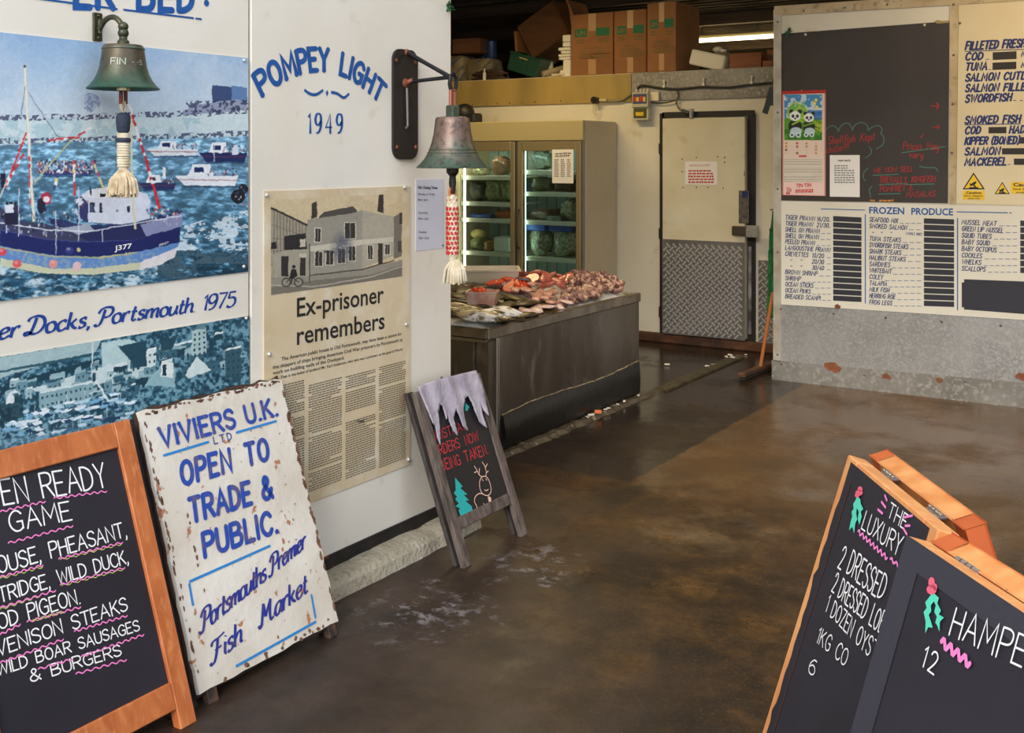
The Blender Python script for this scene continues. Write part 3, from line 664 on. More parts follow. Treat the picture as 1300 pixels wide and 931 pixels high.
    p.poly([(100, 250), (109, 245), (112, 241), (150, 236), (186, 246), (191, 256), (190, 278), (152, 285), (112, 282), (103, 276)], (222, 226, 240)); p.poly([(112, 241), (150, 236), (152, 250), (112, 252)], (236, 238, 246))
    p.poly([(95, 252), (103, 249), (112, 258), (112, 283), (100, 276)], (52, 58, 110)); p.disc(101, 256, 5, (220, 222, 234)); people(96, 112, 252, 262, n=6, seed=31, s=2)
    for x0, x1 in ((114, 120.5), (126, 130)): p.box(x0, 257, x1, 270, (24, 36, 70)); p.box(x0+1, 259, x1-2, 268, (70, 90, 130))
    p.box(127, 246, 134, 250, (16, 18, 34)); p.disc(149, 268, 1.3, (40, 44, 70)); p.box(161, 262, 165, 270, (40, 44, 70)); p.box(114, 237, 116, 248, (40, 42, 60))
    people(186, 226, 262, 286, n=34, seed=10, s=2.6, cols=((240, 236, 220), (226, 224, 230), (210, 70, 60), (36, 40, 90), (90, 110, 160)))
    p.poly([(178, 286), (232, 270), (230, 288), (186, 300)], (170, 176, 210), .8)
    for A in ([(0, 283), (60, 292), (112, 294), (160, 286), (230, 274)],): p.line(A, 1.4, (232, 236, 244))
    for x0, y0, y1 in ((24, 240, 300), (71, 268, 322), (130, 291, 306), (100, 238, 306), (8, 284, 296)): p.line([(x0, y0), (x0, y1)], 1.1, (226, 230, 240))
    for x_, y_, r_, c_ in ((3, 320, 5, (220, 70, 90)), (22, 335, 5.5, (222, 96, 100)), (68, 335, 5.5, (226, 150, 140)), (98, 338, 5.5, (228, 190, 196)), (88, 318, 5, (44, 60, 130)), (100, 317, 2.6, (206, 196, 130))): p.disc(x_, y_, r_, c_); p.disc(x_-1, y_-2, r_*.4, (240, 200, 200), .5)
    # masts, stays, bunting
    p.line([(31, 84), (36, 170), (43, 280)], 3.6, (222, 216, 196)); p.line([(31, 84), (36, 170), (43, 280)], 1.2, (245, 240, 225)); p.disc(31, 84, 1.5, (60, 60, 70))
    for A in ([(32, 110), (26, 150)], [(36, 118), (72, 172), (96, 180)], [(33, 170), (2, 246)], [(46, 285), (34, 250)]): p.line(A, .9, (70, 76, 96), .7)
    p.line([(44, 232), (66, 205), (95, 174)], 1.6, (196, 190, 130)); p.line([(33, 172), (12, 222), (0, 250)], 2, (214, 214, 204))
    p.line([(167, 140), (167, 200), (169, 262), (172, 290)], 2.6, (226, 216, 178))
    def bunting(A, B, n, seed, c=((206, 34, 48), (222, 60, 70), (244, 238, 236)), s=2.4):
        rr = random.Random(seed)
        for i in range(n):
            t_ = i/n; x_ = A[0]+(B[0]-A[0])*t_; y_ = A[1]+(B[1]-A[1])*t_+rr.uniform(-1, 1); p.line([(x_, y_), (x_+(B[0]-A[0])/n*.6, y_+(B[1]-A[1])/n*.6)], s, rr.choice(c))
    bunting((33, 170), (6, 240), 14, 1); bunting((30, 195), (8, 236), 9, 2); bunting((164, 134), (186, 205), 15, 3, s=3); bunting((186, 205), (203, 266), 12, 4, s=4); bunting((37, 170), (38, 262), 12, 5, s=2)
    bunting((62, 178), (102, 174), 8, 6); bunting((100, 172), (118, 162), 4, 7); bunting((94, 205), (95, 250), 8, 8, ((240, 220, 170), (210, 60, 60), (240, 240, 240)), 3); bunting((118, 205), (132, 240), 7, 9, ((240, 220, 150), (200, 80, 120)), 3); bunting((76, 212), (68, 242), 6, 10, ((240, 240, 240), (60, 70, 130), (230, 210, 120)), 4)
    p.disc(58, 252, 7, (190, 40, 70), .9, ry=8); p.disc(59, 253, 4, (240, 230, 230)); p.disc(52, 262, 5, (30, 34, 60), ry=10)
    for x_ in (9, 14, 20): p.disc(x_, 258, 2.2, (40, 34, 40)); p.poly([(x_-3, 260), (x_+3, 260), (x_+3, 270), (x_-3, 270)], (226, 228, 236) if x_ != 20 else (50, 50, 80)); p.box(x_-3, 270, x_+3, 286, (30, 32, 60))
    p.disc(115, 130, 8, (120, 136, 180), .25, ry=12); p.mix((n3 > .5) & (np.hypot(U-115, V-130) < 12), (90, 104, 160), .5)
    p.c = p.c*(.96+.08*n3[:, None])
t, e = board('harbour_photograph', 'large colour photograph print of a navy fishing trawler among small boats', 'picture', WL, (0, 41.2), (314, 345), .004, M('print_edge', C(190, 184, 170), .5), extra=.35)
gl = Mprint('printed_picture', .38)
pic = picture('picture', WL, e[0], e[1], e[2], e[3], 560, 470, harbour, gl, t, .0048, warp=2.4)
b = MB(); print_text(b, WL.off(.004), 'J377', (145, 318.5), (167, 315), 6.5, .02, n=.0018); print_text(b, WL.off(.004), 'JERSEY', (201, 313), (214, 309), 3, n=.0018)
b.build('lettering', M('chalk_white', C(240, 238, 236), .7), pic)
screw_heads(WL, [(308.5, 77), (308, 338.5)], t, n=.006)

# --- long blue toned aerial view under it
def aerial(p):
    U, V = p.U, p.V; top = 453-U*.163; y = V-top; n3 = fbm(U, V, 4, 2, 3); n1 = fbm(U, V, 26, 4)
    p.c[:] = np.array([66, 118, 140])/255
    p.mix(n1 > .5, (40, 86, 108), .7); p.mix(n3 > .56, (160, 200, 214), .55); p.mix(n3 < .42, (18, 50, 68), .6)
    p.poly([(-40, 462), (0, 454), (128, 432), (120, 448), (60, 462), (0, 480), (-40, 492)], (170, 196, 200)); p.mix((y > 18-U*.03) & (y < 21-U*.02) & (U < 125), (40, 84, 100), .9)
    p.poly([(0, 492), (40, 478), (128, 454), (128, 462), (60, 482), (0, 503)], (26, 66, 84))
    p.poly([(128, 436), (160, 430), (186, 438), (186, 476), (130, 476)], (188, 214, 216)); p.poly([(36, 495), (118, 470), (140, 462), (180, 470), (180, 478), (60, 500)], (206, 224, 226))
    def bld(x0, x1, y0, y1, c=(150, 184, 190), roof=(214, 230, 232), win=3):
        s = -.2; p.poly([(x0, y0), (x1, y0+(x1-x0)*s), (x1, y1+(x1-x0)*s), (x0, y1)], c); p.poly([(x0, y0), (x1, y0+(x1-x0)*s), (x1, y0+(x1-x0)*s-3), (x0+2, y0-3)], roof)
        k = int((x1-x0)/6)
        for i in range(k):
            for j in range(win):
                xx = x0+3+i*6; yy = y0+4+j*(y1-y0)/max(1, win)+(xx-x0)*s; p.box(xx, yy, xx+2.4, yy+3.2, (30, 70, 88))
    rr = random.Random(5)
    for i in range(70):
        x0 = rr.uniform(0, 300); yy = 470-x0*.2+rr.uniform(10, 60); w_ = rr.uniform(7, 20); hh = rr.uniform(5, 13)
        bld(x0, x0+w_, yy, yy+hh, rr.choice(((110, 150, 164), (60, 104, 122), (160, 190, 198), (30, 66, 84))), rr.choice(((220, 234, 236), (150, 184, 192), (52, 92, 110))), rr.choice((1, 2, 1)))
    bld(50, 118, 500, 520, (140, 176, 186), (216, 232, 234), 2)
    p.poly([(150, 440), (186, 432), (186, 466), (172, 466)], (34, 74, 92)); p.poly([(204, 432), (226, 426), (218, 444), (204, 445)], (36, 76, 94)); bld(186, 198, 446, 464, (214, 228, 228), (240, 244, 244), 2)
    bld(243, 262, 420, 452, (176, 202, 204), (80, 120, 134), 5); p.box(250, 410, 261, 418, (96, 136, 148)); bld(286, 306, 446, 482, (54, 92, 108), (226, 238, 238), 4)
    p.poly([(183, 490), (206, 462), (222, 470), (222, 492)], (150, 188, 198)); p.poly([(235, 476), (250, 452), (268, 470), (240, 480)], (214, 230, 230)); p.poly([(204, 458), (220, 460), (220, 480), (204, 478)], (226, 236, 236)); p.poly([(206, 463), (211, 463), (211, 478), (206, 477)], (24, 58, 76))
    p.line([(118, 430), (116, 478)], 1.6, (220, 232, 234)); p.line([(122, 484), (138, 510)], 2.4, (226, 236, 238)); p.line([(114, 500), (128, 496)], 1.4, (210, 226, 230))
    rr = random.Random(11)
    for i in range(90):
        x0 = rr.uniform(0, 165); yy = 556-x0*.22+rr.uniform(-28, 8); p.poly([(x0, yy), (x0+rr.uniform(6, 18), yy-3), (x0+12, yy+1), (x0+3, yy+3)], rr.choice(((226, 240, 248), (120, 176, 210), (190, 220, 236), (28, 70, 104))))
        if i % 4 == 0: p.line([(x0+5, yy), (x0+5, yy-rr.uniform(6, 14))], .8, (214, 230, 238))
    p.mix(y > 106, (150, 196, 226), .35); p.poly([(0, 512), (28, 500), (30, 530), (0, 540)], (22, 54, 66), .7); p.poly([(8, 504), (13, 498), (18, 504), (18, 512), (8, 513)], (226, 236, 238))
    p.c = p.c*(.93+.12*n3[:, None])
t, e = board('aerial_photograph', 'long blue-toned aerial photograph print of docks and rooftops', 'picture', WL, (0, 453), (315.5, 484), .004, MATS['print_edge'], extra=.35)
bpy.data.objects.remove(t.children[0]); zb = e[2]-.12
b = MB(); b.slab(WL, e[0], e[1], zb, e[3], 0, .004, .001); b.build('sheet', MATS['print_edge'], t)
picture('picture', WL, e[0], e[1], zb, e[3], 560, 240, aerial, gl, t, .0048, warp=3)
screw_heads(WL, [(311, 404)], t, n=.006)

# --- newspaper cutting
paper = M('old_newsprint', C(222, 204, 172), .5, col2=C(212, 190, 152), sc=3, col3=C(228, 216, 192), sc3=8, lo3=.5, hi3=.7)
t, e = board('newspaper_cutting', 'enlarged sepia newspaper cutting with a street photograph above columns of print', 'newspaper cutting', WR, (334, 242.5), (520, 590), .004, paper)
news = t; WN = WR.off(.004)
def pub(p):
    U, V = p.U, p.V; n3 = fbm(U, V, 3, 2, 3)
    p.c[:] = np.array([218, 198, 160])/255; p.mix(fbm(U, V, 30, 8) > .5, (206, 186, 150), .5)
    D = (44, 42, 40); G = (160, 150, 132); L_ = (202, 192, 170)
    p.poly([(344, 264), (390, 287), (390, 320), (344, 355)], (166, 156, 136)); p.line([(344, 264), (390, 286)], 2.4, D)
    for i in range(11): p.line([(348+i*4, 268+i*1.9), (348+i*4, 346-i*2)], .9, (90, 86, 80))
    for j in range(4): p.line([(344, 285+j*17), (390, 301+j*8)], .7, (90, 86, 80), .7)
    p.poly([(361, 300), (388, 296), (390, 316), (361, 320)], (40, 40, 44)); p.poly([(381, 304), (388, 303), (388, 313), (381, 314)], L_)
    p.poly([(390, 279), (460, 267), (460, 341), (393, 350), (390, 345)], (158, 152, 138)); p.poly([(460, 267), (500, 275), (500, 325), (460, 341)], (176, 168, 150))
    p.poly([(405, 275), (412, 269), (448, 262), (453, 267), (452, 270), (405, 277)], (80, 76, 70)); p.poly([(395, 278), (396, 258), (402, 256), (403, 276)], (60, 56, 54)); p.poly([(479, 268), (481, 247), (487, 246), (487, 271)], (56, 52, 50))
    p.poly([(393, 313), (460, 304), (460, 311), (393, 320)], (206, 198, 178)); p.poly([(460, 304), (501, 301), (501, 307), (460, 311)], (206, 198, 178))
    p.poly([(500, 275), (510, 270), (510, 326), (500, 329)], (120, 114, 104)); p.box(507, 270, 511, 285, (60, 58, 56)); p.box(505, 306, 510, 320, (70, 70, 70))
    for x0, y0, w_, h_ in ((400, 290, 7, 17), (438, 283, 13, 20), (400, 320, 9, 18), (414, 318, 9, 18), (429, 316, 9, 18), (443, 313, 8, 18), (467, 312, 6, 17), (489, 310, 6, 13)): p.box(x0-1, y0-1, x0+w_+1, y0+h_+1, (214, 206, 186)); p.box(x0, y0, x0+w_, y0+h_, (52, 50, 50)); p.line([(x0+w_/2, y0), (x0+w_/2, y0+h_)], .7, (180, 172, 156))
    for i in range(5): p.disc(403+i*10, 320, 1.4, (40, 40, 40), .8)
    p.box(480, 309, 486, 336, (50, 48, 46)); p.poly([(347, 323), (361, 318), (392, 316), (393, 351), (350, 352), (347, 340)], (170, 162, 144)); p.box(357, 325, 366, 351, (46, 44, 44)); p.box(381, 323, 388, 350, (50, 48, 46)); p.box(380, 322, 389, 327, L_)
    p.poly([(344, 352), (393, 351), (460, 342), (511, 330), (511, 352), (344, 375)], (150, 144, 130)); p.poly([(344, 365), (400, 356), (470, 349), (511, 336), (511, 352), (344, 375)], (122, 116, 106)); p.line([(344, 362), (400, 364), (470, 352), (511, 338)], 1.2, (196, 188, 168))
    p.line([(393, 350), (460, 342), (500, 331)], 1.2, D)
    dd = np.clip(1-np.hypot((U-434)/17, (V-315)/24), 0, 1); p.mix(np.clip(dd*1.6, 0, 1)*(.5+.5*(n3 > .48)), (72, 80, 100), .7)
    for x_ in (363.5, 379): p.disc(x_, 358.5, 6, (50, 48, 48), .9); p.disc(x_, 358.5, 4.6, (150, 144, 130), 1)
    p.line([(364, 358), (371, 352), (379, 358)], 1.2, (50, 48, 48)); p.poly([(367, 353), (370, 342), (376, 342), (378, 350), (371, 355)], (34, 32, 34)); p.disc(373, 339, 2.3, (34, 32, 34)); p.line([(371, 353), (370, 360)], 1.6, (34, 32, 34)); p.line([(393, 310), (393, 358)], 1, D)
    p.poly([(344, 308), (351, 307), (351, 316), (344, 317)], (40, 40, 44)); p.c = p.c*(.94+.1*n3[:, None])
a, c = WN.loc(343.5, 258), WN.loc(511.5, 375.5)
WNp = WN
# the photograph on the cutting is an upright rectangle on the sheet
a = WN.loc(343.7, 263); c = WN.loc(510.5, 351.5)
zt = max(a[1], WN.loc(510, 246)[1]); zb2 = WN.loc(344.6, 375.5)[1]
picture('photograph', WN, a[0], c[0], zb2, zt, 300, 240, pub, Mprint('printed_newsprint', .5), t, .0006, warp=1.4)
b = MB()
print_text(b, WN, 'Ex-prisoner', (376.7, 402.5), (487, 383.5), 25, .012)
print_text(b, WN, 'remembers', (376.7, 438), (488, 417), 25, .012)
for s_, A, B, c_ in (('The American public house in Old Portsmouth, may have been a centre for', (357, 458.3), (510, 425.5), 4.8), ('the skippers of ships bringing American Civil War prisoners to Portsmouth to', (346, 468.8), (510.8, 433), 4.8),
                     ('work on building walls of the Dockyard.', (346, 476), (437, 456), 4.8), ('That is the belief of landlord Mr. Karl Anderson, who also was a prisoner, at the goal of World', (355.8, 481), (510.5, 445), 3.8)):
    print_text(b, WN, s_, A, B, c_, .01)
print_text(b, WN, '"TIME"', (452, 538), (464, 535.3), 3.6, .02)
b.build('headline', M('news_ink', C(38, 36, 38), .6), news)
b = MB(); rn = random.Random(2)
def column(x0, x1, y0, y1, rise, skip=()):
    a = WN.loc(x0, y0); z1 = WN.loc(x0, y1)[1]; a1 = WN.loc(x1, y0-rise)[0]; st = .0093; r = 0; z = a[1]
    while z > z1:
        if not any(q0 < r < q1 for q0, q1 in skip):
            x = a[0]+(.02 if rn.random() < .12 else 0); end = a1-(rn.uniform(0, .4)*(a1-a[0]) if rn.random() < .15 else 0)
            while x < end-.002:
                l = min(rn.uniform(.006, .022), end-x)
                ribbon(b, WN, [(x+l*q/4, z+.0008*((q % 2)*2-1)) for q in range(5)], .0034, .0012, None, False); x += l+.0035
        z -= st; r += 1
column(349, 386, 492, 634, 10, ((12, 14), (22, 24))); column(391.5, 433.5, 490, 626, 12, ((20, 22), (35, 37))); column(438.5, 476, 479, 608, 12, ((15, 20), (5, 7))); column(481, 514.5, 467, 594, 11, ((8, 10), (24, 26)))
b.build('column_print', M('news_ink_small', C(92, 84, 74), .6), news)
screw_heads(WN, [(338, 248), (513, 238), (341, 450), (515, 412), (518, 583.5)], t, n=.003, r=.009)

# --- closing times sheet
t, e = board('closing_times_notice', 'small white sheet of closing times under the larger bell', 'notice', WR, (527.5, 228), (563, 315), .002, M('laminated_sheet', C(212, 212, 226), .3))
b = MB(); q = WR.off(.002)
for s_, A, B, c_, bd in (('Fish Closing Times', (530.5, 239.5), (555, 240), 3.6, .03), ('Monday to Friday', (530.5, 248), (552, 248), 3.2, 0), ('8am 5pm', (530.5, 255), (543, 255), 3.2, 0), ('Saturday', (531, 271.5), (543, 271.5), 3.2, 0), ('8am 1pm', (531, 279), (544, 279), 3.2, 0), ('Sunday', (531.5, 296), (541.5, 296), 3.2, 0), ('9am 12am', (531.5, 303.5), (544.5, 303.5), 3.2, 0)):
    print_text(b, q, s_, A, B, c_, bd)
b.build('lettering', M('dull_ink', C(70, 66, 88), .6), t)

# ================================================================== BELLS
bronze = M('green_bronze', C(104, 84, 72), .42, .55, col2=C(74, 116, 98), sc=5, stretch=(1, 1, 1.2), bump=.12, bsc=50, rvar=.1, col3=C(132, 104, 92), sc3=11, lo3=.5, hi3=.7)
def bronze_mat(name, ztop, zbot, up, down):
    """aged bronze, more verdigris towards the lip as on the real bells"""
    m = bpy.data.materials.new(name); m.use_nodes = True; N, L = m.node_tree.nodes, m.node_tree.links; p = N['Principled BSDF']
    tc = N.new('ShaderNodeTexCoord'); sp = N.new('ShaderNodeSeparateXYZ'); L.new(tc.outputs['Object'], sp.inputs[0])
    n = N.new('ShaderNodeTexNoise'); n.inputs['Scale'].default_value = 14; n.inputs['Detail'].default_value = 8; L.new(tc.outputs['Object'], n.inputs['Vector'])
    a = N.new('ShaderNodeMath'); a.operation = 'MULTIPLY_ADD'; L.new(n.outputs['Fac'], a.inputs[0]); a.inputs[1].default_value = abs(ztop-zbot)*.9; L.new(sp.outputs['Z'], a.inputs[2])
    r = N.new('ShaderNodeMapRange'); L.new(a.outputs[0], r.inputs['Value']); h_ = abs(ztop-zbot)
    r.inputs['From Min'].default_value = zbot+h_*.55; r.inputs['From Max'].default_value = zbot+h_*1.05
    mx = N.new('ShaderNodeMix'); mx.data_type = 'RGBA'; L.new(r.outputs[0], mx.inputs['Factor']); mx.inputs['A'].default_value = down; mx.inputs['B'].default_value = up
    n2 = N.new('ShaderNodeTexNoise'); n2.inputs['Scale'].default_value = 45; n2.inputs['Detail'].default_value = 6; L.new(tc.outputs['Object'], n2.inputs['Vector'])
    r2 = N.new('ShaderNodeMapRange'); r2.inputs['From Min'].default_value = .5; r2.inputs['From Max'].default_value = .75; L.new(n2.outputs['Fac'], r2.inputs['Value'])
    m2 = N.new('ShaderNodeMix'); m2.data_type = 'RGBA'; L.new(r2.outputs[0], m2.inputs['Factor']); L.new(mx.outputs['Result'], m2.inputs['A']); m2.inputs['B'].default_value = C(58, 52, 44)
    L.new(m2.outputs['Result'], p.inputs['Base Color']); p.inputs['Metallic'].default_value = .45; p.inputs['Roughness'].default_value = .42
    b_ = N.new('ShaderNodeBump'); b_.inputs['Strength'].default_value = .15; b_.inputs['Distance'].default_value = .004; L.new(n2.outputs['Fac'], b_.inputs['Height']); L.new(b_.outputs[0], p.inputs['Normal'])
    return m
iron = M('dark_iron', C(52, 52, 58), .42, .7, col2=C(34, 34, 36), sc=30, bump=.2, bsc=80)
rusty = M('rusty_iron', C(150, 84, 60), .7, .3, col2=C(104, 56, 40), sc=30, bump=.3, bsc=80)
cream_rope = M('cream_rope', C(226, 214, 190), .85, col2=C(196, 180, 150), sc=30)
twine = M('pale_twine', C(214, 196, 166), .85, col2=C(176, 152, 118), sc=60)
navy_rope = M('navy_rope', C(44, 52, 70), .8, bump=.5, bsc=120)
red_rope = M('red_rope', C(190, 40, 50), .8)
def tassel(par, c, ztop, zbot, r0, r1, mat, n=90, seed=0):
    rr = random.Random(seed); h = MB(); c = Vector(c)
    for i in range(n):
        a = rr.uniform(0, 2*math.pi); q = math.sqrt(rr.random()); zb = zbot+rr.uniform(0, .18)*(ztop-zbot)
        p0 = c+Vector((r0*q*math.cos(a), r0*q*math.sin(a), ztop-c.z)); p3 = c+Vector((r1*q*math.cos(a), r1*q*math.sin(a), zb-c.z))
        pm = p0.lerp(p3, .45)+Vector((r1*.25*q*math.cos(a), r1*.25*q*math.sin(a), 0))
        h.tube([p0, pm, p3], [.004, .0045, .0035], 5)
    return h.build('tassel', mat, par)
def bell(name, label, cx, cy, zt, zb, rt, rb, up, down, bands):
    t = thing(name, label, 'bell', (cx, cy, zb)); H = zt-zb
    prof = [(0, H*1.0), (rt*.55, H*1.0), (rt*.93, H*.985), (rt, H*.95), (rt*1.04, H*.86), (rt*1.10, H*.68), (rt+(rb-rt)*.20, H*.50), (rt+(rb-rt)*.34, H*.34), (rt+(rb-rt)*.56, H*.19), (rt+(rb-rt)*.80, H*.085), (rb, H*.02), (rb*.995, 0), (rb*.95, .004), (rb*.80, H*.08), (rt*1.0, H*.30), (rt*.9, H*.7), (rt*.75, H*.9), (0, H*.92)]
    out = []
    for p in prof: out.append(p)
    h = MB(); h.lathe((cx, cy, zb), out, 56, cap=False); body = h.build('bell_body', bronze_mat(name+'_bronze', H, 0, up, down), t, smooth='auto')
    h = MB()
    for z_ in bands:
        # radius of the outer profile at z_
        q = [p for p in prof[:12]]; r_ = rb
        for (r1, z1), (r2, z2) in zip(q, q[1:]):
            if z2 <= z_*H <= z1 and z1 != z2: r_ = r1+(r2-r1)*(z1-z_*H)/(z1-z2)
        h.lathe((cx, cy, zb+z_*H), [(r_-.004, -.004), (r_+.0025, -.002), (r_+.0025, .002), (r_-.004, .004)], 56, False)
    if bands: h.build('moulded_band', MATS['green_bronze'], body, smooth=True)
    return t, body, prof, H

# small bell, left
p = ax(124, 33, XW+.02)
bx_, by_ = XW+.124, ax(156.5, 90, XW+.124).y
zt, zb = ax(156, 56.5, bx_).z, ax(156, 112.5, bx_+.03).z
bell1, body1, prof1, H1 = bell('ship_bell', 'small green bronze bell lettered FIN on a curved arm over the harbour photograph', bx_, by_, zt, zb, .060, .108, C(84, 76, 60), C(46, 84, 66), (.9,))
dk = M('aged_brass', C(92, 86, 62), .4, .7, col2=C(62, 70, 56), sc=20)
b = MB(); z0, z1 = ax(124, 52.5, XW).z, ax(124, 16.5, XW).z; y0, y1 = ax(119.5, 30, XW+.01).y, ax(131, 30, XW+.01).y
b.bx(XW, XW+.008, y0, y1, z0, z1, .002); b.bx(XW+.008, XW+.02, (y0+y1)/2-.006, (y0+y1)/2+.006, z0+.02, z1-.02, .004)
for z_ in (z0+.01, z1-.01): b.ball((XW+.009, (y0+y1)/2, z_), .005)
br = b.build('wall_plate', dk, bell1, smooth='auto')
yc = (y0+y1)/2; b = MB(); q = []
pts = [(XW+.012, yc, z1-.055), (XW+.03, yc+.004, z1-.03), (XW+.06, yc+.004, z1-.018), (XW+.095, (yc+by_)/2, z1-.024), (bx_-.004, by_, z1-.05), (bx_, by_, zt+.03)]
sm = [Vector((x_, y_, z_)) for (x_, z_), (_, y_) in zip(smooth_pts([(p[0], p[2]) for p in pts]), smooth_pts([(p[0], p[1]) for p in pts]))]
b.tube(sm, .0085, 10); b.ball((bx_, by_, zt+.055), .016); b.ball((bx_, by_, zt+.035), .017); b.lathe((bx_, by_, zt-.002), [(.018, 0), (.018, .012), (.012, .018), (.012, .03)], 16)
b.build('curved_arm', dk, bell1, smooth='auto')
def on_bell(body, c, prof, H, rows, mat, name='raised_lettering'):
    """text wrapped round the bell, facing the reader"""
    h = MB(); cx, cy, zb = c
    for s_, zz, cap, width, a0, serif in rows:
        sub = MB(); pl = Pl((0, 0, 0), (1, 0, 0), (0, 0, 1)); x = 0; sx = width/adv(s_, .2); H_ = cap
        for ch in s_:
            if ch == ' ': x += .62*sx; continue
            gw, st = glyph(ch)
            for P in st: ribbon(sub, pl, [(x+px*sx, py*H_) for px, py in P], cap*serif, 0)
            x += (gw+.2)*sx
        r_ = 0
        for v in sub.bm.verts:
            z_ = zz+v.co.z
            for (r1, z1), (r2, z2) in zip(prof[:12], prof[1:12]):
                if z2 <= z_ <= z1 and z1 != z2: r_ = r1+(r2-r1)*(z1-z_)/(z1-z2)
            an = a0+(v.co.x-width/2)/r_; r2_ = r_+.0015
            v.co = Vector((cx+r2_*math.cos(an), cy+r2_*math.sin(an), zb+z_))
        h.join(sub.bm)
    h.build(name, mat, body)
va = math.atan2(-by_, -bx_)
on_bell(body1, (bx_, by_, zb), prof1, H1, [('FIN', H1*.52, .019, .042, va-.22, .16), ('.-.-S.', H1*.53, .014, .045, va+.62, .1)], M('rubbed_letters', C(170, 178, 164), .5))
b = MB(); b.lathe((bx_, by_, zb-.004), [(.019, 0), (.021, .012), (.015, .03)], 20); b.build('clapper_cap', M('pale_brass', C(196, 176, 138), .3, .8), bell1, smooth='auto')
def Z1(v): return ax(156, v, bx_).z
b = MB(); b.tube([(bx_, by_-.008, Z1(114)), (bx_, by_-.009, Z1(132))], .006, 8); b.tube([(bx_, by_+.008, Z1(114)), (bx_, by_+.009, Z1(132))], .006, 8); b.build('shackle', rusty, bell1, smooth='auto')
b = MB(); b.tube([(bx_, by_-.004, Z1(128)), (bx_, by_-.009, Z1(136)), (bx_, by_, Z1(144)), (bx_, by_+.008, Z1(136)), (bx_, by_+.004, Z1(128))], .005, 8); b.build('eye_loop', twine, bell1, smooth='auto')
pull = thing('bell_rope', 'cream and navy knotted bell rope with frayed tassel hanging from the small bell', 'rope', (bx_, by_, Z1(240)))
b = MB(); b.lathe((bx_, by_, 0), [(.012, Z1(170)), (.019, Z1(166)), (.0215, Z1(155)), (.0215, Z1(148)), (.017, Z1(144.5)), (.010, Z1(143))][::1], 20); b.build('whipping', navy_rope, pull, smooth='auto')
b = MB(); b.lathe((bx_, by_, 0), [(.021, Z1(181)), (.0225, Z1(178)), (.0225, Z1(176.5)), (.020, Z1(175))], 20); b.build('whipping', navy_rope, pull, smooth='auto')
b = MB(); pr = [(.020, Z1(175)), (.019, Z1(170))]; pr = [(.013, Z1(217)), (.017, Z1(211)), (.019, Z1(203)), (.0155, Z1(200)), (.019, Z1(195)), (.018, Z1(186)), (.019, Z1(181)), (.0185, Z1(169))]
b.lathe((bx_, by_, 0), pr, 20)
for i in range(9): b.lathe((bx_, by_, Z1(184+i*3.4)), [(.017, -.003), (.0205, 0), (.017, .003)], 18, False)
b.build('knotted_cord', cream_rope, pull, smooth='auto')
tassel(pull, (bx_, by_, Z1(216)), Z1(216), Z1(251), .012, .050, twine, 150, 4)

# large bell, right
X2 = XW+.262; c2 = ax(574.5, 180, X2); y2 = c2.y
plate = M('black_plate', C(26, 22, 21), .62, 0, col2=C(36, 28, 25), sc=12, bump=.15, bsc=40)
zt, zb = ax(574, 148, X2).z, ax(574, 213.5, X2).z
bell2, body2, prof2, H2 = bell('ship_bell', 'larger weathered bronze bell hanging from a black wall bracket', X2, y2, zt, zb, .072, .152, C(120, 98, 88), C(80, 100, 86), (.36, .30))
b = MB(); a, c = WR.loc(497, 65), WR.loc(528, 203); k = .05; x0, x1 = a[0], c[0]; zt_, zb_ = WR.loc(512, 63)[1], WR.loc(512, 202.5)[1]
o8 = []
for cx_, cz_, a0 in ((x1-k, zt_-k, 0), (x0+k, zt_-k, 90), (x0+k, zb_+k, 180), (x1-k, zb_+k, 270)):
    o8 += [(cx_+k*math.cos(math.radians(a0+q*15)), cz_+k*math.sin(math.radians(a0+q*15))) for q in range(7)]
b.prism(WR, o8, 0, .012); wp = b.build('wall_plate', plate, bell2)
b = MB()
for u_, v_ in ((500.5, 77), (524, 80), (501, 187), (525, 187)): b.ball(tuple(WR.pt(*WR.loc(u_, v_), .013)), .010, (.6, 1, 1))
b.build('bolt', rusty, wp, smooth=True)
ym = WR.loc(512.5, 105)[0]
rod0 = WR.pt(WR.loc(514, 67)[0], WR.loc(514, 67)[1], .012); rod1 = WR.pt(WR.loc(512, 106)[0], WR.loc(512, 106)[1], .012)
tip = ax(572, 98, X2-.005)
b = MB(); b.tube([rod0, rod0.lerp(tip, .5), tip], [.011, .009, .010], 10)
b.tube([rod1, rod1+Vector((.035, .01, .008)), Vector((tip.x, tip.y, tip.z+.0))], [.010, .008, .009], 10)
lp = [(X2, y2-.012, tip.z-.055), (X2, y2-.022, tip.z-.03), (X2, y2-.016, tip.z+.004), (X2, y2+.004, tip.z+.016), (X2, y2+.026, tip.z-.006), (X2, y2+.026, tip.z-.04), (X2, y2+.010, tip.z-.062)]
b.tube(lp, .008, 8)
b.build('bracket_arm', iron, bell2, smooth='auto')
b = MB(); b.ball(rod0, .016, (.6, 1, 1)); b.ball(rod1, .022, (.6, 1, 1)); b.tube([rod1, rod1+Vector((.03, .012, .012))], .012, 8); b.build('rusty_boss', rusty, bell2, smooth=True)
b = MB(); h0 = WR.pt(WR.loc(512, 112)[0], WR.loc(512, 112)[1], .02); h1 = WR.pt(*WR.loc(513, 160), .02)
b.tube([h0, h1, h1+Vector((-.004, -.012, -.012))], .0055, 8); b.build('hook_rod', M('bright_steel', C(150, 140, 134), .3, .8), bell2, smooth='auto')
b = MB()
for s_ in (-1, 1): b.tube([(X2, y2+s_*.013, tip.z-.05), (X2, y2+s_*.014, zt+.02)], .008, 8)
b.ball((X2+.006, y2-.014, zt+.03), .012)
b.build('shackle', M('copper_red', C(160, 100, 78), .5, .6), bell2, smooth='auto')
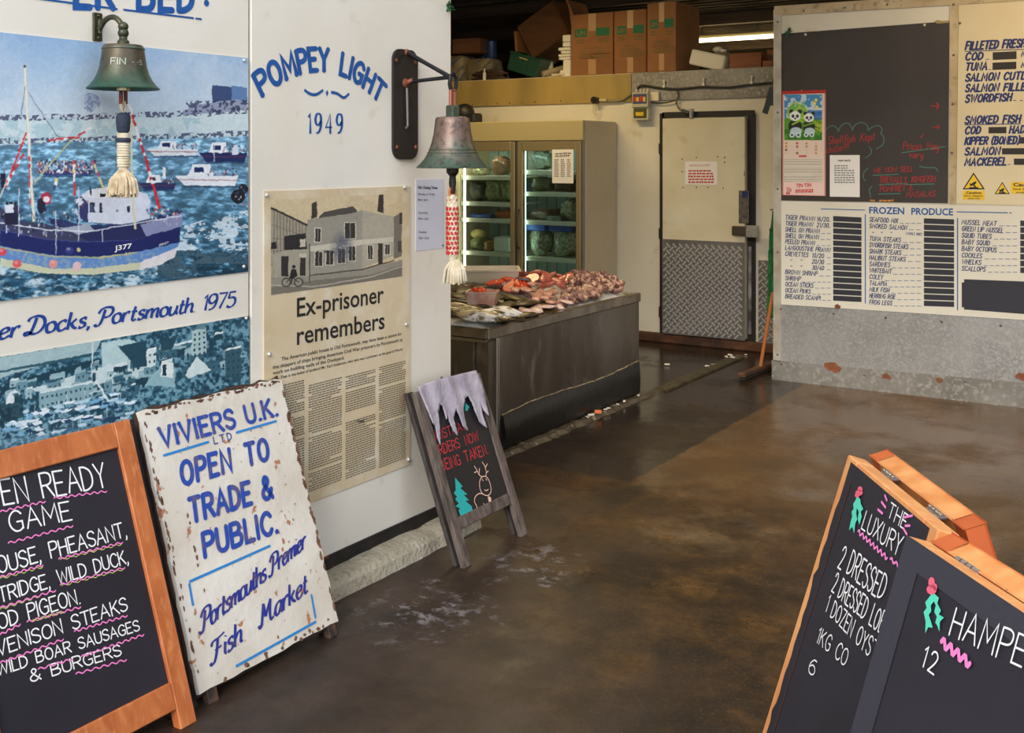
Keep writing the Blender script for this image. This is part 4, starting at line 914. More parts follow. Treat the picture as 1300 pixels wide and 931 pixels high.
b = MB(); b.bx(X2-.02, X2+.02, y2-.026, y2+.026, zt-.004, zt+.048, .006); b.build('bell_crown', M('crown_bronze', C(84, 100, 84), .5, .4, col2=C(60, 66, 56), sc=20), bell2)
def Z2(v): return ax(574, v, X2).z
b = MB(); b.lathe((X2, y2, 0), [(.010, Z2(246)), (.016, Z2(232)), (.013, Z2(224)), (.026, Z2(219)), (.026, Z2(214)), (.02, Z2(205))], 20); b.build('clapper', M('clapper_iron', C(60, 52, 46), .4, .6), bell2, smooth='auto')
b = MB(); q = [(X2+.016*math.sin(a_*.52)*.3, y2+.016*math.sin(a_*.52), Z2(244)+.022*math.cos(a_*.52)) for a_ in range(13)]; b.tube(q, .0055, 8); b.build('ring', M('orange_ring', C(206, 116, 70), .5), bell2, smooth='auto')
pull = thing('bell_rope', 'red and white plaited bell rope with cream tassel hanging from the larger bell', 'rope', (X2, y2, Z2(360)))
b = MB(); b.lathe((X2, y2, 0), [(.012, Z2(334)), (.019, Z2(326)), (.0215, Z2(305)), (.0205, Z2(275)), (.0215, Z2(262)), (.017, Z2(250)), (.010, Z2(247))], 20)
for i in range(8):
    for s_ in (1, -1):
        q = [(X2+.0205*math.cos(i*.785+s_*k_*.42), y2+.0205*math.sin(i*.785+s_*k_*.42), Z2(250+k_*5)) for k_ in range(16)]; b.tube(q, .0035, 5)
sp = b.build('plaited_cord', cream_rope, pull, smooth='auto')
b = MB()
for i in range(9):
    for j in range(10):
        a_ = i*.698+(j % 2)*.35; z_ = Z2(265+j*6.2)
        b.box((X2+.0235*math.cos(a_), y2+.0235*math.sin(a_), z_), (.006, .009, .014), .001, Matrix.Rotation(a_, 3, 'Z') @ Matrix.Rotation(.5*(1 if j % 2 else -1), 3, 'X'))
for i in range(5): b.box((X2+.020*math.cos(i*1.25), y2+.02*math.sin(i*1.25), Z2(254)), (.006, .009, .008), .001, Matrix.Rotation(i*1.25, 3, 'Z'))
b.build('red_plait', red_rope, sp)
dx_ = .018
tassel(pull, (X2+.006, y2+.008, Z2(330)), Z2(330), Z2(361), .014, .050, cream_rope, 130, 8)

# ================================================================== PAVEMENT BOARDS
chalk_black = M('chalkboard', C(29, 26, 35), .55, col2=C(37, 33, 44), sc=3, bump=.03, bsc=60)
chalk_white = M('chalk_white', C(240, 238, 236), .7)
chalk_pink = M('chalk_pink', C(240, 130, 196), .7)
chalk_green = M('chalk_lime', C(176, 196, 90), .7)
wood_o = M('orange_pine', C(196, 112, 62), .5, col2=C(176, 94, 48), sc=2.5, stretch=(9, 9, 1.2), bump=.08, bsc=12, col3=C(206, 128, 76), sc3=6, lo3=.5, hi3=.7)
def leaning(name, label, y0, y1, xtop, ztop, xfoot, fr, m_frame, m_face, group=None, zcut=0):
    """board leaning on the wall, its foot on the floor; returns thing and face plane"""
    V = Vector((xtop-xfoot, 0, ztop)); L = V.length
    pl = Pl((xfoot, y0, 0), (0, 1, 0), V); W = y1-y0
    t = thing(name, label, 'board', (xfoot-.05, (y0+y1)/2, 0), group)
    return t, pl, W, L
# --- game board, far left
t, pl, W, L = leaning('chalkboard', 'orange pine framed chalkboard lettered OVEN READY GAME leaning on the wall', 1.58, 2.243, -2.872, .872, -2.560, 0, None, None)
fw = .078
b = MB(); b.slab(pl, 0, fw, 0, L, -.035, 0, .003); b.build('stile', wood_o, t)
b = MB(); b.slab(pl, W-.060, W, 0, L, -.035, 0, .003); b.build('stile', wood_o, t)
b = MB(); b.slab(pl, fw, W-.060, L-fw, L, -.034, -.0006, .003); b.build('rail', wood_o, t)
b = MB(); b.slab(pl, fw, W-.060, .06, .06+fw, -.034, -.0006, .003); b.build('rail', wood_o, t)
b = MB(); b.slab(pl, fw-.01, W-.05, .1, L-fw+.01, -.022, -.012); face = b.build('panel', chalk_black, t)
fp = pl.off(-.012)
b = MB(); K = dict(jit=.03, gap=.16)
for s_, vis, A, B, c_, pn in (('OVEN READY', 'EN READY', (5, 641), (136, 618), 33, .075), ('GAME', 'GAME', (14, 676), (91, 660), 26, .085), ('GROUSE, PHEASANT,', 'OUSE, PHEASANT,', (-2, 729), (161, 681), 21, .1),
                        ('PARTRIDGE, WILD DUCK,', 'TRIDGE, WILD DUCK,', (0, 765), (163, 715), 19, .105), ('WOOD PIGEON.', 'OD PIGEON.', (-1, 799), (102, 766), 20, .1), ('VENISON STEAKS', 'VENISON STEAKS', (-3, 833), (162, 775), 19, .105),
                        ('WILD BOAR SAUSAGES', 'BOAR SAUSAGES', (47, 842), (177, 800), 15, .12), ('& BURGERS', 'RGERS', (94, 850), (154, 832), 15, .12)):
    write(b, fp, s_, A, B, c_, pn, vis=vis, n=.001, **K)
b.build('chalk_lettering', chalk_white, face)
b = MB()
for A, B, a_, n_ in (((0, 650), (57, 637), .003, 6), ((68, 633), (135, 624), .003, 7), ((10, 690), (92, 668), .003, 8), ((0, 733), (54, 718), .003, 6), ((74, 710), (155, 689), .003, 9), ((0, 772), (70, 750), .003, 7), ((76, 743), (158, 721), .003, 8), ((0, 806), (25, 793), .003, 3), ((34, 790), (102, 771), .003, 7), ((0, 842), (80, 812), .003, 8), ((94, 802), (161, 782), .003, 8), ((48, 850), (92, 837), .003, 4), ((103, 834), (182, 806), .003, 9), ((96, 856), (160, 838), .003, 6)):
    squiggle(b, fp, A, B, a_, n_, .0034, .0016)
b.build('pink_underline', chalk_pink, face)
b = MB()
for A, B, n_ in (((0, 735), (54, 720), 5), ((76, 711), (154, 691), 7), ((0, 774), (50, 757), 5), ((78, 744), (156, 723), 7), ((40, 789), (80, 777), 4)): squiggle(b, fp, A, B, .003, n_, .0022, .0014)
b.build('green_underline', chalk_green, face)

# --- painted trade sign, Viviers
peel = M('peeling_white', C(226, 220, 210), .6, col2=C(208, 198, 184), sc=4, bump=.25, bsc=30, col3=C(176, 120, 92), sc3=24, lo3=.64, hi3=.68)
t, pl, W, L = leaning('sign_board', 'weathered white painted sign reading VIVIERS U.K. OPEN TO TRADE & PUBLIC', 2.300, 2.935, -2.898, .877, -2.600, 0, None, None)
rr = random.Random(9); edge = []
def jag(a0, b0, a1, b1, k, am):
    return [(a0+(a1-a0)*i/k+rr.uniform(-am, am), b0+(b1-b0)*i/k+rr.uniform(-am, am)) for i in range(k)]
ol = jag(0, .045, W, .045, 14, .003)+jag(W, .045, W, L, 26, .003)+jag(W, L, 0, L, 20, .006)+jag(0, L, 0, .045, 26, .003)
b = MB(); b.prism(pl, ol, -.016, 0); face = b.build('painted_face', peel, t)
b = MB(); b.prism(pl, [(x_*1.0, y_) for x_, y_ in jag(-.004, .035, W+.004, .035, 12, .003)+jag(W+.004, .035, W+.004, L+.008, 20, .003)+jag(W+.004, L+.010, -.004, L+.010, 22, .006)+jag(-.004, L+.004, -.004, .035, 20, .003)], -.030, -.0165)
b.build('backing_board', M('rotten_ply', C(72, 48, 36), .85, col2=C(40, 28, 24), sc=12, bump=.6, bsc=30), t)
b = MB(); b.slab(pl, -.03, .012, .0, L-.01, -.065, -.032, .004); b.slab(pl, W-.045, W, 0, L-.03, -.065, -.032, .004); b.slab(pl, 0, W, L-.06, L-.012, -.062, -.032, .004); b.build('rear_frame', M('dark_frame', C(42, 36, 36), .7, col2=C(26, 22, 24), sc=8), t)
b = MB()
for a in ((W-.055, .012), (.03, .012)): b.slab(pl, a[0], a[0]+.04, 0, .05, -.03, -.002, .003)
b.build('foot', M('worn_foot', C(98, 70, 54), .8, col2=C(40, 32, 28), sc=20), t)
# bare and rusty patches along the edges
b = MB(); rr = random.Random(21)
def blotch(cx_, cy_, r_, k=9, asp=1):
    b.prism(pl, [(cx_+r_*(.5+.8*rr.random())*math.cos(q*2*math.pi/k), cy_+asp*r_*(.5+.8*rr.random())*math.sin(q*2*math.pi/k)) for q in range(k)], None, .0009)
for i in range(40): blotch(rr.uniform(.002, .016), rr.uniform(.08, L-.02), rr.uniform(.0015, .006), 9, 2.4)
for i in range(50): blotch(rr.uniform(.01, W-.01), L-rr.uniform(.000, .014), rr.uniform(.004, .011), 9, .6)
for i in range(40): blotch(W-rr.uniform(.000, .010), rr.uniform(.06, L-.02), rr.uniform(.003, .010), 9, 2)
for i in range(16): blotch(rr.uniform(.06, W-.04), .045+rr.uniform(.004, .02), rr.uniform(.004, .010))
for i in range(60): blotch(rr.uniform(.05, W-.05), rr.uniform(.1, L-.05), rr.uniform(.0008, .0026))
for u_, v_, r_ in ((238, 655, .005), (241, 664, .004), (247, 697, .006), (250, 708, .006), (251, 718, .004), (353, 809, .004), (354, 816, .003), (348, 780, .004), (374, 640, .003), (372, 660, .003), (259, 750, .004)): q = pl.loc(u_, v_); blotch(q[0], q[1], r_, 10, 1.8)
b.build('bare_patch', M('bare_rust', C(134, 96, 74), .85, col2=C(92, 66, 52), sc=30), face)
b = MB()
write(b, pl, 'VIVIERS U.K.', (206, 568), (352, 527), 24, .22, gap=.26, serif=.13, n=.0016, space=.3)
write(b, pl, 'OPEN TO', (232, 616), (341, 583), 28, .23, slant=.12, gap=.3, n=.0016, space=.5); write(b, pl, 'TRADE &', (243, 663), (346, 631), 29, .23, slant=.12, gap=.26, n=.0016, space=.35); write(b, pl, 'PUBLIC.', (260, 707), (352, 675), 29, .23, slant=.12, gap=.26, n=.0016)
b.build('blue_lettering', M('faded_blue', C(34, 72, 164), .6, col2=C(90, 84, 130), sc=26, lo=.5, hi=.62), face)
b = MB(); write(b, pl, 'LTD', (272, 564), (294, 558), 9, .16, gap=.5, serif=.12, n=.0016)
write(b, pl, 'Portsmouths Premier', (256, 803), (388, 695), 25, .20, slant=.30, gap=.06, script=True, nib=.3, n=.0016, space=.3); write(b, pl, 'Fish Market', (270, 843), (390, 752), 27, .20, slant=.30, gap=.08, script=True, nib=.3, n=.0016, space=1.0)
b.build('script_lettering', M('faded_navy', C(36, 50, 142), .6, col2=C(80, 66, 120), sc=26, lo=.52, hi=.66), face)
b = MB()
for A in ([(208, 578.5), (264, 561.5)], [(300, 549.5), (350, 535)], [(241, 738.5), (342, 693.5)], [(240, 742), (244.5, 768)], [(400, 790), (300, 846)], [(395, 756), (400, 784)]): pxline(b, pl, A, .0085, n=.0015)
b.build('rule_line', M('sky_blue_line', C(40, 130, 200), .6), face)

# --- small grey A-board with the frosted icicle fringe
gw = M('weathered_grey_wood', C(112, 98, 90), .75, col2=C(70, 60, 56), sc=5, stretch=(7, 7, 1), bump=.3, bsc=14)
t, pl, W, L = leaning('chalkboard', 'small grey wooden A-board with icicle fringe, Christmas tree and reindeer chalk drawing', 3.668, 4.165, -2.838, .700, -2.576, 0, None, None)
sw = .052
b = MB(); b.slab(pl, 0, sw, 0, L, -.024, 0, .003); b.build('stile', gw, t)
b = MB(); b.slab(pl, W-sw, W, 0, L, -.024, 0, .003); b.build('stile', gw, t)
b = MB(); b.slab(pl, sw, W-sw, L-.06, L, -.023, -.001, .003); b.build('rail', gw, t)
q = pl.loc(600, 688)[1]; b = MB(); b.slab(pl, sw, W-sw, .150, .200, -.023, -.001, .003); b.build('rail', gw, t)
b = MB(); b.slab(pl, sw-.004, W-sw+.004, .19, L-.05, -.018, -.008); face = b.build('panel', M('board_black', C(30, 28, 32), .5), t)
# rear frame folded close behind
V2 = Vector((-2.882+2.620, 0, .690)); pr = Pl((-2.620, 3.668, 0), (0, 1, 0), V2)
b = MB()
for a0 in (0, W-.045): b.slab(pr, a0, a0+.045, 0, V2.length, -.02, 0, .003)
b.slab(pr, .045, W-.045, .52, .57, -.02, 0, .003)
b.build('rear_frame', M('weathered_dark_wood', C(72, 64, 60), .8, col2=C(44, 38, 36), sc=6, stretch=(6, 6, 1)), t)
fp = pl.off(-.008); red = M('chalk_red', C(190, 52, 60), .7)
b = MB(); write(b, fp, 'CHRISTMAS', (544, 563), (592, 545), 11, .11, jit=.03, n=.001); write(b, fp, 'ORDERS NOW', (553, 580), (608, 559), 12, .11, jit=.03, n=.001, space=.7); write(b, fp, 'BEING TAKEN.', (561, 598.5), (620, 576), 13, .11, jit=.03, n=.001, space=.5)
b.build('chalk_lettering', red, face)
z2 = lambda x_, y_: fp.loc(500+x_/3.45, 460+y_/3.45)
b = MB(); b.prism(fp, [z2(*p) for p in ((267, 505), (300, 545), (290, 552), (322, 580), (305, 582), (328, 605), (312, 608), (340, 632), (345, 655), (325, 660), (292, 676), (283, 650), (290, 640), (268, 632), (284, 620), (268, 600), (276, 590), (262, 575), (270, 560))], None, .0012)
b.prism(fp, [z2(*p) for p in ((312, 178), (330, 195), (322, 212), (312, 214))], None, .0012)
b.build('tree_drawing', M('chalk_teal', C(36, 168, 168), .7), face)
b = MB(); b.prism(fp, [z2(*p) for p in ((308, 668), (330, 660), (333, 682), (312, 692))], None, .0012)
w_ = .004
for P in ([(398, 500), (382, 506), (374, 530), (378, 560), (392, 580), (412, 584), (424, 568), (422, 540), (412, 512), (398, 500)], [(384, 502), (372, 494), (364, 476), (352, 456)], [(364, 478), (352, 484)], [(372, 492), (374, 466)], [(402, 500), (404, 484), (398, 456), (386, 438)], [(404, 484), (412, 478)], [(400, 462), (408, 446)],
          [(388, 578), (372, 576), (356, 590), (352, 612), (362, 632), (364, 654), (374, 648)], [(412, 588), (414, 606), (424, 622), (424, 632), (410, 634)], [(364, 650), (380, 640), (404, 632)], [(386, 514), (390, 520)], [(402, 512), (406, 518)], [(396, 560), (404, 564), (412, 558)], [(392, 620), (396, 636)]):
    ribbon(b, fp, smooth_pts([z2(*p) for p in P], 4) if len(P) > 4 else [z2(*p) for p in P], w_, .0012)
b.prism(fp, [z2(*p) for p in ((412, 588), (424, 592), (426, 610), (418, 612))], None, .0013)
b.build('reindeer_drawing', M('chalk_peach', C(232, 190, 170), .7), face)
b = MB()
tp = [(100, 112), (140, 92), (230, 66), (350, 38), (366, 70), (384, 110), (396, 160), (404, 238), (388, 214), (374, 178), (384, 240), (404, 290), (372, 262), (350, 220), (336, 180), (318, 150), (304, 160), (300, 216), (322, 300), (300, 284), (284, 240), (264, 204), (258, 250), (274, 322), (256, 300), (242, 262), (232, 214), (224, 252), (220, 226), (212, 196), (196, 184), (188, 220), (196, 300), (204, 362), (190, 330), (178, 280), (162, 268), (144, 226), (126, 178)]
T2 = [pl.loc(500+x_/3.45, 460+y_/3.45) for x_, y_ in tp]
bb = bmesh.new(); vs = [bb.verts.new((x_, y_, 0)) for x_, y_ in T2]; bb.faces.new(vs); bmesh.ops.triangulate(bb, faces=bb.faces)
for _ in range(3): bmesh.ops.subdivide_edges(bb, edges=bb.edges, cuts=1, use_grid_fill=True)
rr = random.Random(1)
for v in bb.verts: v.co.z = .010+.004*math.sin(v.co.x*60)+.003*math.sin(v.co.x*23+v.co.y*31)+rr.uniform(-.0012, .0012)
r_ = bmesh.ops.extrude_face_region(bb, geom=bb.faces[:]); 
for v in [g for g in r_['geom'] if isinstance(g, bmesh.types.BMVert)]: v.co.z -= .007
for v in bb.verts: v.co = pl.pt(v.co.x, v.co.y, v.co.z)
b.join(bb); b.build('icicle_fringe', M('frost_felt', C(180, 172, 184), .95, bump=.4, bsc=60, col2=C(156, 147, 162), sc=12), t, smooth=True)

# --- two pine A-boards in the right foreground
pine = M('varnished_pine', C(232, 164, 102), .42, col2=C(214, 136, 76), sc=2.2, stretch=(8, 8, 1.2), bump=.06, bsc=12, col3=C(150, 84, 48), sc3=5, lo3=.70, hi3=.76, coat=.2)
pine_end = M('pine_orange_edge', C(204, 106, 56), .45, col2=C(182, 86, 42), sc=3)
def aboard(label, A0, A1, W, Ht, off, shift, fw, painted):
    """A0, A1: far and near top corners of the front frame (world, z=Ht)"""
    A0 = Vector(A0); d = (Vector(A1)-A0); d.z = 0; d.normalize(); nl = Vector((d.y, -d.x, 0))  # towards the reader (left)
    if nl.dot(Vector((-1, 0, 0))) < 0: nl = -nl
    k = .312; Vf = (Vector((0, 0, 1))-nl*k).normalized(); pf = Pl(A0-Vf*(Ht/Vf.z), d, Vf); L = Ht/Vf.z
    t = thing('chalkboard', label, 'board', (A0.x+d.x*W/2, A0.y+d.y*W/2, 0)); th = .045
    fm = MATS['board_black_frame'] if painted else pine
    b = MB(); b.slab(pf, 0, fw, 0, L-.0, -th, 0, .003); b.build('stile', pine, t)
    b = MB(); b.slab(pf, W-fw, W, 0, L-.0, -th, 0, .003); b.build('stile', pine, t)
    b = MB(); b.slab(pf, fw, W-fw, L-fw*.8, L, -th, -.0005, .003); b.build('top_rail', pine, t)
    b = MB(); b.slab(pf, fw, W-fw, .12, .12+fw, -th, -.0005, .003); b.build('bottom_rail', pine, t)
    b = MB(); b.slab(pf, fw-.004, W-fw+.004, .15, L-fw*.8+.004, -.016, -.0008); face = b.build('panel', chalk_black, t)
    # painted black border over the frame, ragged outside
    rr = random.Random(int(W*1000)); b = MB()
    if painted:
        e_ = .0; m_ = .001
        b.slab(pf, -.001, fw, 0, L+.0005, 0, .0012); b.slab(pf, W-fw, W+.001, 0, L+.0005, 0, .0012); b.slab(pf, fw, W-fw, L-fw*.8, L+.0005, 0, .0012); b.slab(pf, fw, W-fw, .12, .12+fw, 0, .0012)
    else:
        o0 = fw*.45
        L2 = L-.010; P = [(o0+rr.uniform(-.004, .004), .1+(L2-.1)*i/40) for i in range(41)]; P[14] = (o0-.010, P[14][1]); P[28] = (o0-.012, P[28][1])
        b.prism(pf, P+[(fw+.001, L2), (fw+.001, .1)], None, .0008)
        b.prism(pf, [(fw, L-fw*.8-.002), (fw, L2+.000), (W-fw*.5, L2), (W-fw*.5, .12), (W-fw-.001, .12), (W-fw-.001, L-fw*.8-.002)], None, .0008)
    b.build('black_border', M('hamper_frame_paint', C(50, 48, 58), .55, bump=.1, bsc=40) if painted else chalk_black, face)
    # rear frame leaning the other way
    Bo = A0-nl*off+d*shift; Vr = (Vector((0, 0, 1))+nl*k).normalized(); pb = Pl(Bo-Vr*(Ht/Vr.z), d, Vr)
    b = MB(); b.slab(pb, 0, .05, 0, L, -.0, .042, .003); b.build('rear_stile', pine_end, t)
    b = MB(); b.slab(pb, W-.05, W, 0, L, -.0, .042, .003); b.build('rear_stile', pine_end, t)
    b = MB(); b.slab(pb, .05, W-.05, L-.06, L, 0.0, .0418, .003); b.build('rear_rail', pine, t)
    b = MB(); b.slab(pb, .05, W-.05, .14, .19, 0.001, .040, .003); b.build('rear_rail', pine_end, t)
    for s_ in (.09, W-.17):
        b = MB(); c0 = pf.pt(s_, L, -th); c1 = pb.pt(s_-shift, L, .042); 
        for q in range(4):
            mid = c0.lerp(c1, .5)+d*(q*.017); b.tube([mid, mid+d*.013], .0055, 10)
        b.bx(0, .0001, 0, .0001, -.5, -.4999) if False else None
        dz = (c1-c0); r_ = Matrix((d, dz.normalized(), d.cross(dz.normalized()))).transposed()
        b.box(c0.lerp(c1, .5)+d*.033+Vector((0, 0, -.002)), (.066, dz.length+.03, .003), 0, r_)
        b.build('hinge', M('zinc', C(170, 170, 176), .3, .9), t, smooth='auto')
    return t, pf, face, fw, L
t, pl, face, fw, L = aboard('tall pine A-board lettered THE LUXURY with holly, far one in the right foreground', (-.71, 2.581, 1.0), (-.424, 2.153, 1.0), .515, 1.0, .105, -.035, .064, False)
fp = pl.off(.0012)
mint = M('chalk_mint', C(84, 206, 176), .7); berry = M('chalk_berry', C(228, 96, 120), .7)
b = MB(); F = pl.off(.0012)
for s_, A, B, c_, pn in (('THE', (1127, 655.5), (1149, 673), 17, .1), ('LUXURY', (1094, 671), (1141, 706), 21, .09), ('2 DRESSED CRAB', (1064.5, 720), (1131, 771), 27, .08), ('2 DRESSED LOBSTER', (1056, 751), (1125, 811), 23, .085), ('1 DOZEN OYSTERS', (1048, 776), (1110, 840), 20, .09), ('1KG COCKLES', (1037, 815), (1073, 847), 19, .09)):
    v_ = {'2 DRESSED CRAB': '2 DRESSED C', '2 DRESSED LOBSTER': '2 DRESSED LOBS', '1 DOZEN OYSTERS': '1 DOZEN OYST', '1KG COCKLES': '1KG CO'}.get(s_, s_)
    if s_.startswith('2 DRESSED C'): B = (1134, 774)
    write(b, F, v_, A, B, c_, pn, jit=.03, gap=.2, n=.001)
write(b, F, '6', (1026, 853), (1033, 859), 19, .09, n=.001)
b.build('chalk_lettering', chalk_white, face)
zz = lambda x_, y_: F.loc(980+x_/3.103, 550+y_/3.103)
def holly(leaves, berries, F, face, zz):
    b = MB()
    for P in leaves: b.prism(F, [zz(*p) for p in P], None, .0012)
    b.build('holly_leaf', mint, face)
    b = MB()
    for P in berries: b.prism(F, [zz(*p) for p in P], None, .0016)
    b.build('holly_berry', berry, face)
def rnd8(cx_, cy_, rx, ry): return [(cx_+rx*math.cos(q*.628), cy_+ry*math.sin(q*.628)) for q in range(10)]
holly([[(338, 248), (350, 262), (352, 280), (362, 300), (352, 310), (356, 330), (346, 362), (340, 340), (344, 310), (336, 296), (334, 320), (338, 340), (330, 358), (326, 396), (318, 370), (306, 384), (312, 350), (318, 330), (316, 310), (324, 300), (322, 280), (330, 268)]], [rnd8(346, 236, 15, 12), rnd8(350, 222, 10, 11), rnd8(338, 246, 9, 10)], F, face, zz)
b = MB(); squiggle(b, F, (1090, 675), (1127, 709), .004, 8, .005, .0012); squiggle(b, F, (1131, 710), (1143, 720), .003, 2, .005, .0012)
for P in ([(447, 246), (455, 266)], [(434, 272), (450, 294)], [(420, 302), (438, 318)], [(524, 333), (556, 326)], [(528, 366), (546, 366)], [(520, 376), (534, 400)]): ribbon(b, F, [zz(*p) for p in P], .005, .0012)
b.build('pink_mark', chalk_pink, face)
M('board_black_frame', C(40, 38, 48), .55)
t, pl, face, fw, L = aboard('black-faced pine A-board lettered HAMPER with holly, nearest in the right foreground', (-.465, 2.086, 1.0), (-.235, 1.826, 1.0), .60, 1.0, .088, .005, .060, True)
b = MB(); F = pl.off(.0012)
write(b, F, 'HAMPER', (1206, 806), (1318, 858), 37, .07, jit=.03, gap=.2, vis='HAMPER', n=.001); write(b, F, '12', (1170, 845), (1186, 857), 27, .09, n=.001, gap=.35)
b.build('chalk_lettering', chalk_white, face)
zz = lambda x_, y_: F.loc(980+x_/3.103, 550+y_/3.103)
holly([[(636, 628), (660, 650), (654, 672), (668, 700), (660, 716), (680, 728), (664, 744), (662, 784), (654, 760), (646, 748), (652, 724), (642, 706), (648, 680), (640, 664), (628, 680), (630, 704), (620, 716), (636, 768), (618, 766), (606, 790), (608, 744), (600, 706), (612, 690), (606, 668), (620, 650)]], [rnd8(632, 618, 20, 20), rnd8(632, 590, 13, 22), rnd8(646, 608, 8, 14)], F, face, zz)
b = MB(); squiggle(b, F, (1196, 815), (1232, 843), .006, 3.5 and 4, .008, .0012); b.build('pink_mark', chalk_pink, face)

# ================================================================== FISH COUNTER
XC = -3.395; Y0, Y1 = 5.06, 6.985; XL = -5.35
ct = thing('fish_counter', 'long stainless steel fish counter heaped with ice and fish', 'counter', ((XC+XL)/2, (Y0+Y1)/2, 0))
b = MB(); b.bx(XL, XC-.012, Y0+.02, Y1-.012, .0, .66); b.build('cabinet', steel, ct)
b = MB()
for s_ in (0,):
    b.bx(XC-.012, XC, Y0+.12, Y1, .20, .685, .002)   # right side sheet
b.build('side_panel', steel, ct)
b = MB(); b.bx(XL, XC-.10, Y0+.005, Y0+.02, .0, .66, .002); b.build('end_panel', steel, ct)
b = MB(); b.bx(XC-.022, XC+.004, Y0+.085, Y0+.115, 0, .68, .004); b.build('corner_strip', M('polished_edge', C(168, 160, 148), .25, .9), ct)
b = MB(); rim = [(XL, Y0), (XC, Y0)]
b.bx(XC-.03, XC+.012, Y0-.01, Y1+.01, .675, .738, .006); b.bx(XL, XC, Y0-.012, Y0+.02, .675, .735, .006); b.bx(XL, XC, Y1-.02, Y1+.012, .675, .735, .006); b.bx(XL, XC-.02, Y0, Y1, .655, .672)
b.build('rim', M('rim_steel', C(158, 148, 134), .3, .8, col2=C(120, 110, 96), sc=6, rvar=.1), ct)
# sagging black skirt sheet along the foot
b = MB(); n_ = 40; rr = random.Random(4); vs = []
for i in range(n_+1):
    t_ = i/n_; y_ = Y0+.14+(Y1-Y0-.15)*t_; ht = .225+.02*t_+.012*math.sin(t_*7)+rr.uniform(-.003, .003); bulge = .012+.010*math.sin(t_*5+1)
    vs += [(XC+.001, y_, ht), (XC+.006+bulge*.3, y_, ht-.012), (XC+.008+bulge, y_, ht*.5), (XC+.012, y_, .03)]
b.add(vs, [(i*4+q, i*4+q+1, i*4+q+5, i*4+q+4) for i in range(n_) for q in range(3)])
b.build('skirt', M('wet_black_rubber', C(22, 19, 18), .34, col2=C(15, 13, 12), sc=8, stretch=(1, 3, .6), bump=.2, bsc=12, col3=C(86, 78, 66), sc3=16, lo3=.66, hi3=.74), ct, smooth=True)
b = MB(); vs2 = [vs[i*4] for i in range(n_+1)]; b.tube([(p[0]+.002, p[1], p[2]+.002) for p in vs2], .0045, 6); b.build('sealant_bead', M('old_sealant', C(176, 160, 128), .7, col2=C(110, 98, 78), sc=20), ct)
ice = M('crushed_ice', C(232, 230, 222), .3, bump=.9, bsc=55, col2=C(210, 214, 214), sc=30)
def top_z(x, y):
    """height of the heap"""
    e = min(1, max(0, (XC-.03-x)/.14)); g = min(1, max(0, (y-Y0)/.12)); q = min(1, max(0, (Y1-y)/.12)); 
    return .712+.040*min(e, g, q)+.012*math.sin(x*9)*math.sin(y*7)*min(e, g, q)+.035*max(0, min(1, (y-6.1)/.6))*min(1, e)*min(1, q+.3)
b = MB(); nx_, ny_ = 50, 60; vs = []
for j in range(ny_+1):
    for i in range(nx_+1):
        x_ = XL+.01+(XC-.035-XL-.01)*i/nx_; y_ = Y0+.02+(Y1-Y0-.04)*j/ny_; vs.append((x_, y_, top_z(x_, y_)-.012+random.uniform(-.003, .003)))
b.add(vs, [(j*(nx_+1)+i, j*(nx_+1)+i+1, (j+1)*(nx_+1)+i+1, (j+1)*(nx_+1)+i) for j in range(ny_) for i in range(nx_)])
props(b.build('ice_bed', ice, smooth=True), 'white crushed ice spread over the top of the steel fish counter', 'ice', kind='stuff')

# ---- fish and cuts: one model of each kind, copied
def grad_mat(name, top, belly, spot, z0, z1, rough=.28, sc=18):
    m = bpy.data.materials.new(name); m.use_nodes = True; N, L = m.node_tree.nodes, m.node_tree.links; p = N['Principled BSDF']
    tc = N.new('ShaderNodeTexCoord'); sp = N.new('ShaderNodeSeparateXYZ'); L.new(tc.outputs['Object'], sp.inputs[0])
    r = N.new('ShaderNodeMapRange'); L.new(sp.outputs['Y' if 'bass' in name or 'bream' in name else 'Z'], r.inputs['Value']); r.inputs['From Min'].default_value = z0; r.inputs['From Max'].default_value = z1
    mx = N.new('ShaderNodeMix'); mx.data_type = 'RGBA'; L.new(r.outputs[0], mx.inputs['Factor']); mx.inputs['A'].default_value = belly; mx.inputs['B'].default_value = top
    n = N.new('ShaderNodeTexNoise'); n.inputs['Scale'].default_value = sc; n.inputs['Detail'].default_value = 5; L.new(tc.outputs['Object'], n.inputs['Vector'])
    oi = N.new('ShaderNodeObjectInfo'); ad = N.new('ShaderNodeVectorMath'); ad.operation = 'ADD'; L.new(tc.outputs['Object'], ad.inputs[0]); L.new(oi.outputs['Random'], ad.inputs[1]); L.new(ad.outputs[0], n.inputs['Vector'])
    r2 = N.new('ShaderNodeMapRange'); r2.inputs['From Min'].default_value = .5; r2.inputs['From Max'].default_value = .66; L.new(n.outputs['Fac'], r2.inputs['Value'])
    m2 = N.new('ShaderNodeMix'); m2.data_type = 'RGBA'; L.new(r2.outputs[0], m2.inputs['Factor']); L.new(mx.outputs['Result'], m2.inputs['A']); m2.inputs['B'].default_value = spot
    L.new(m2.outputs['Result'], p.inputs['Base Color']); p.inputs['Roughness'].default_value = rough; return m
def loft(sections, n=14):
    b = MB(); rings = []
    for x_, cy, cz, ry, rz in sections: rings.append([b.bm.verts.new((x_, cy+ry*math.cos(2*math.pi*k/n), cz+rz*math.sin(2*math.pi*k/n))) for k in range(n)])
    for A, B in zip(rings, rings[1:]):
        for k in range(n): b.bm.faces.new((A[k], A[(k+1) % n], B[(k+1) % n], B[k]))
    b.bm.faces.new(rings[0][::-1]); b.bm.faces.new(rings[-1]); return b
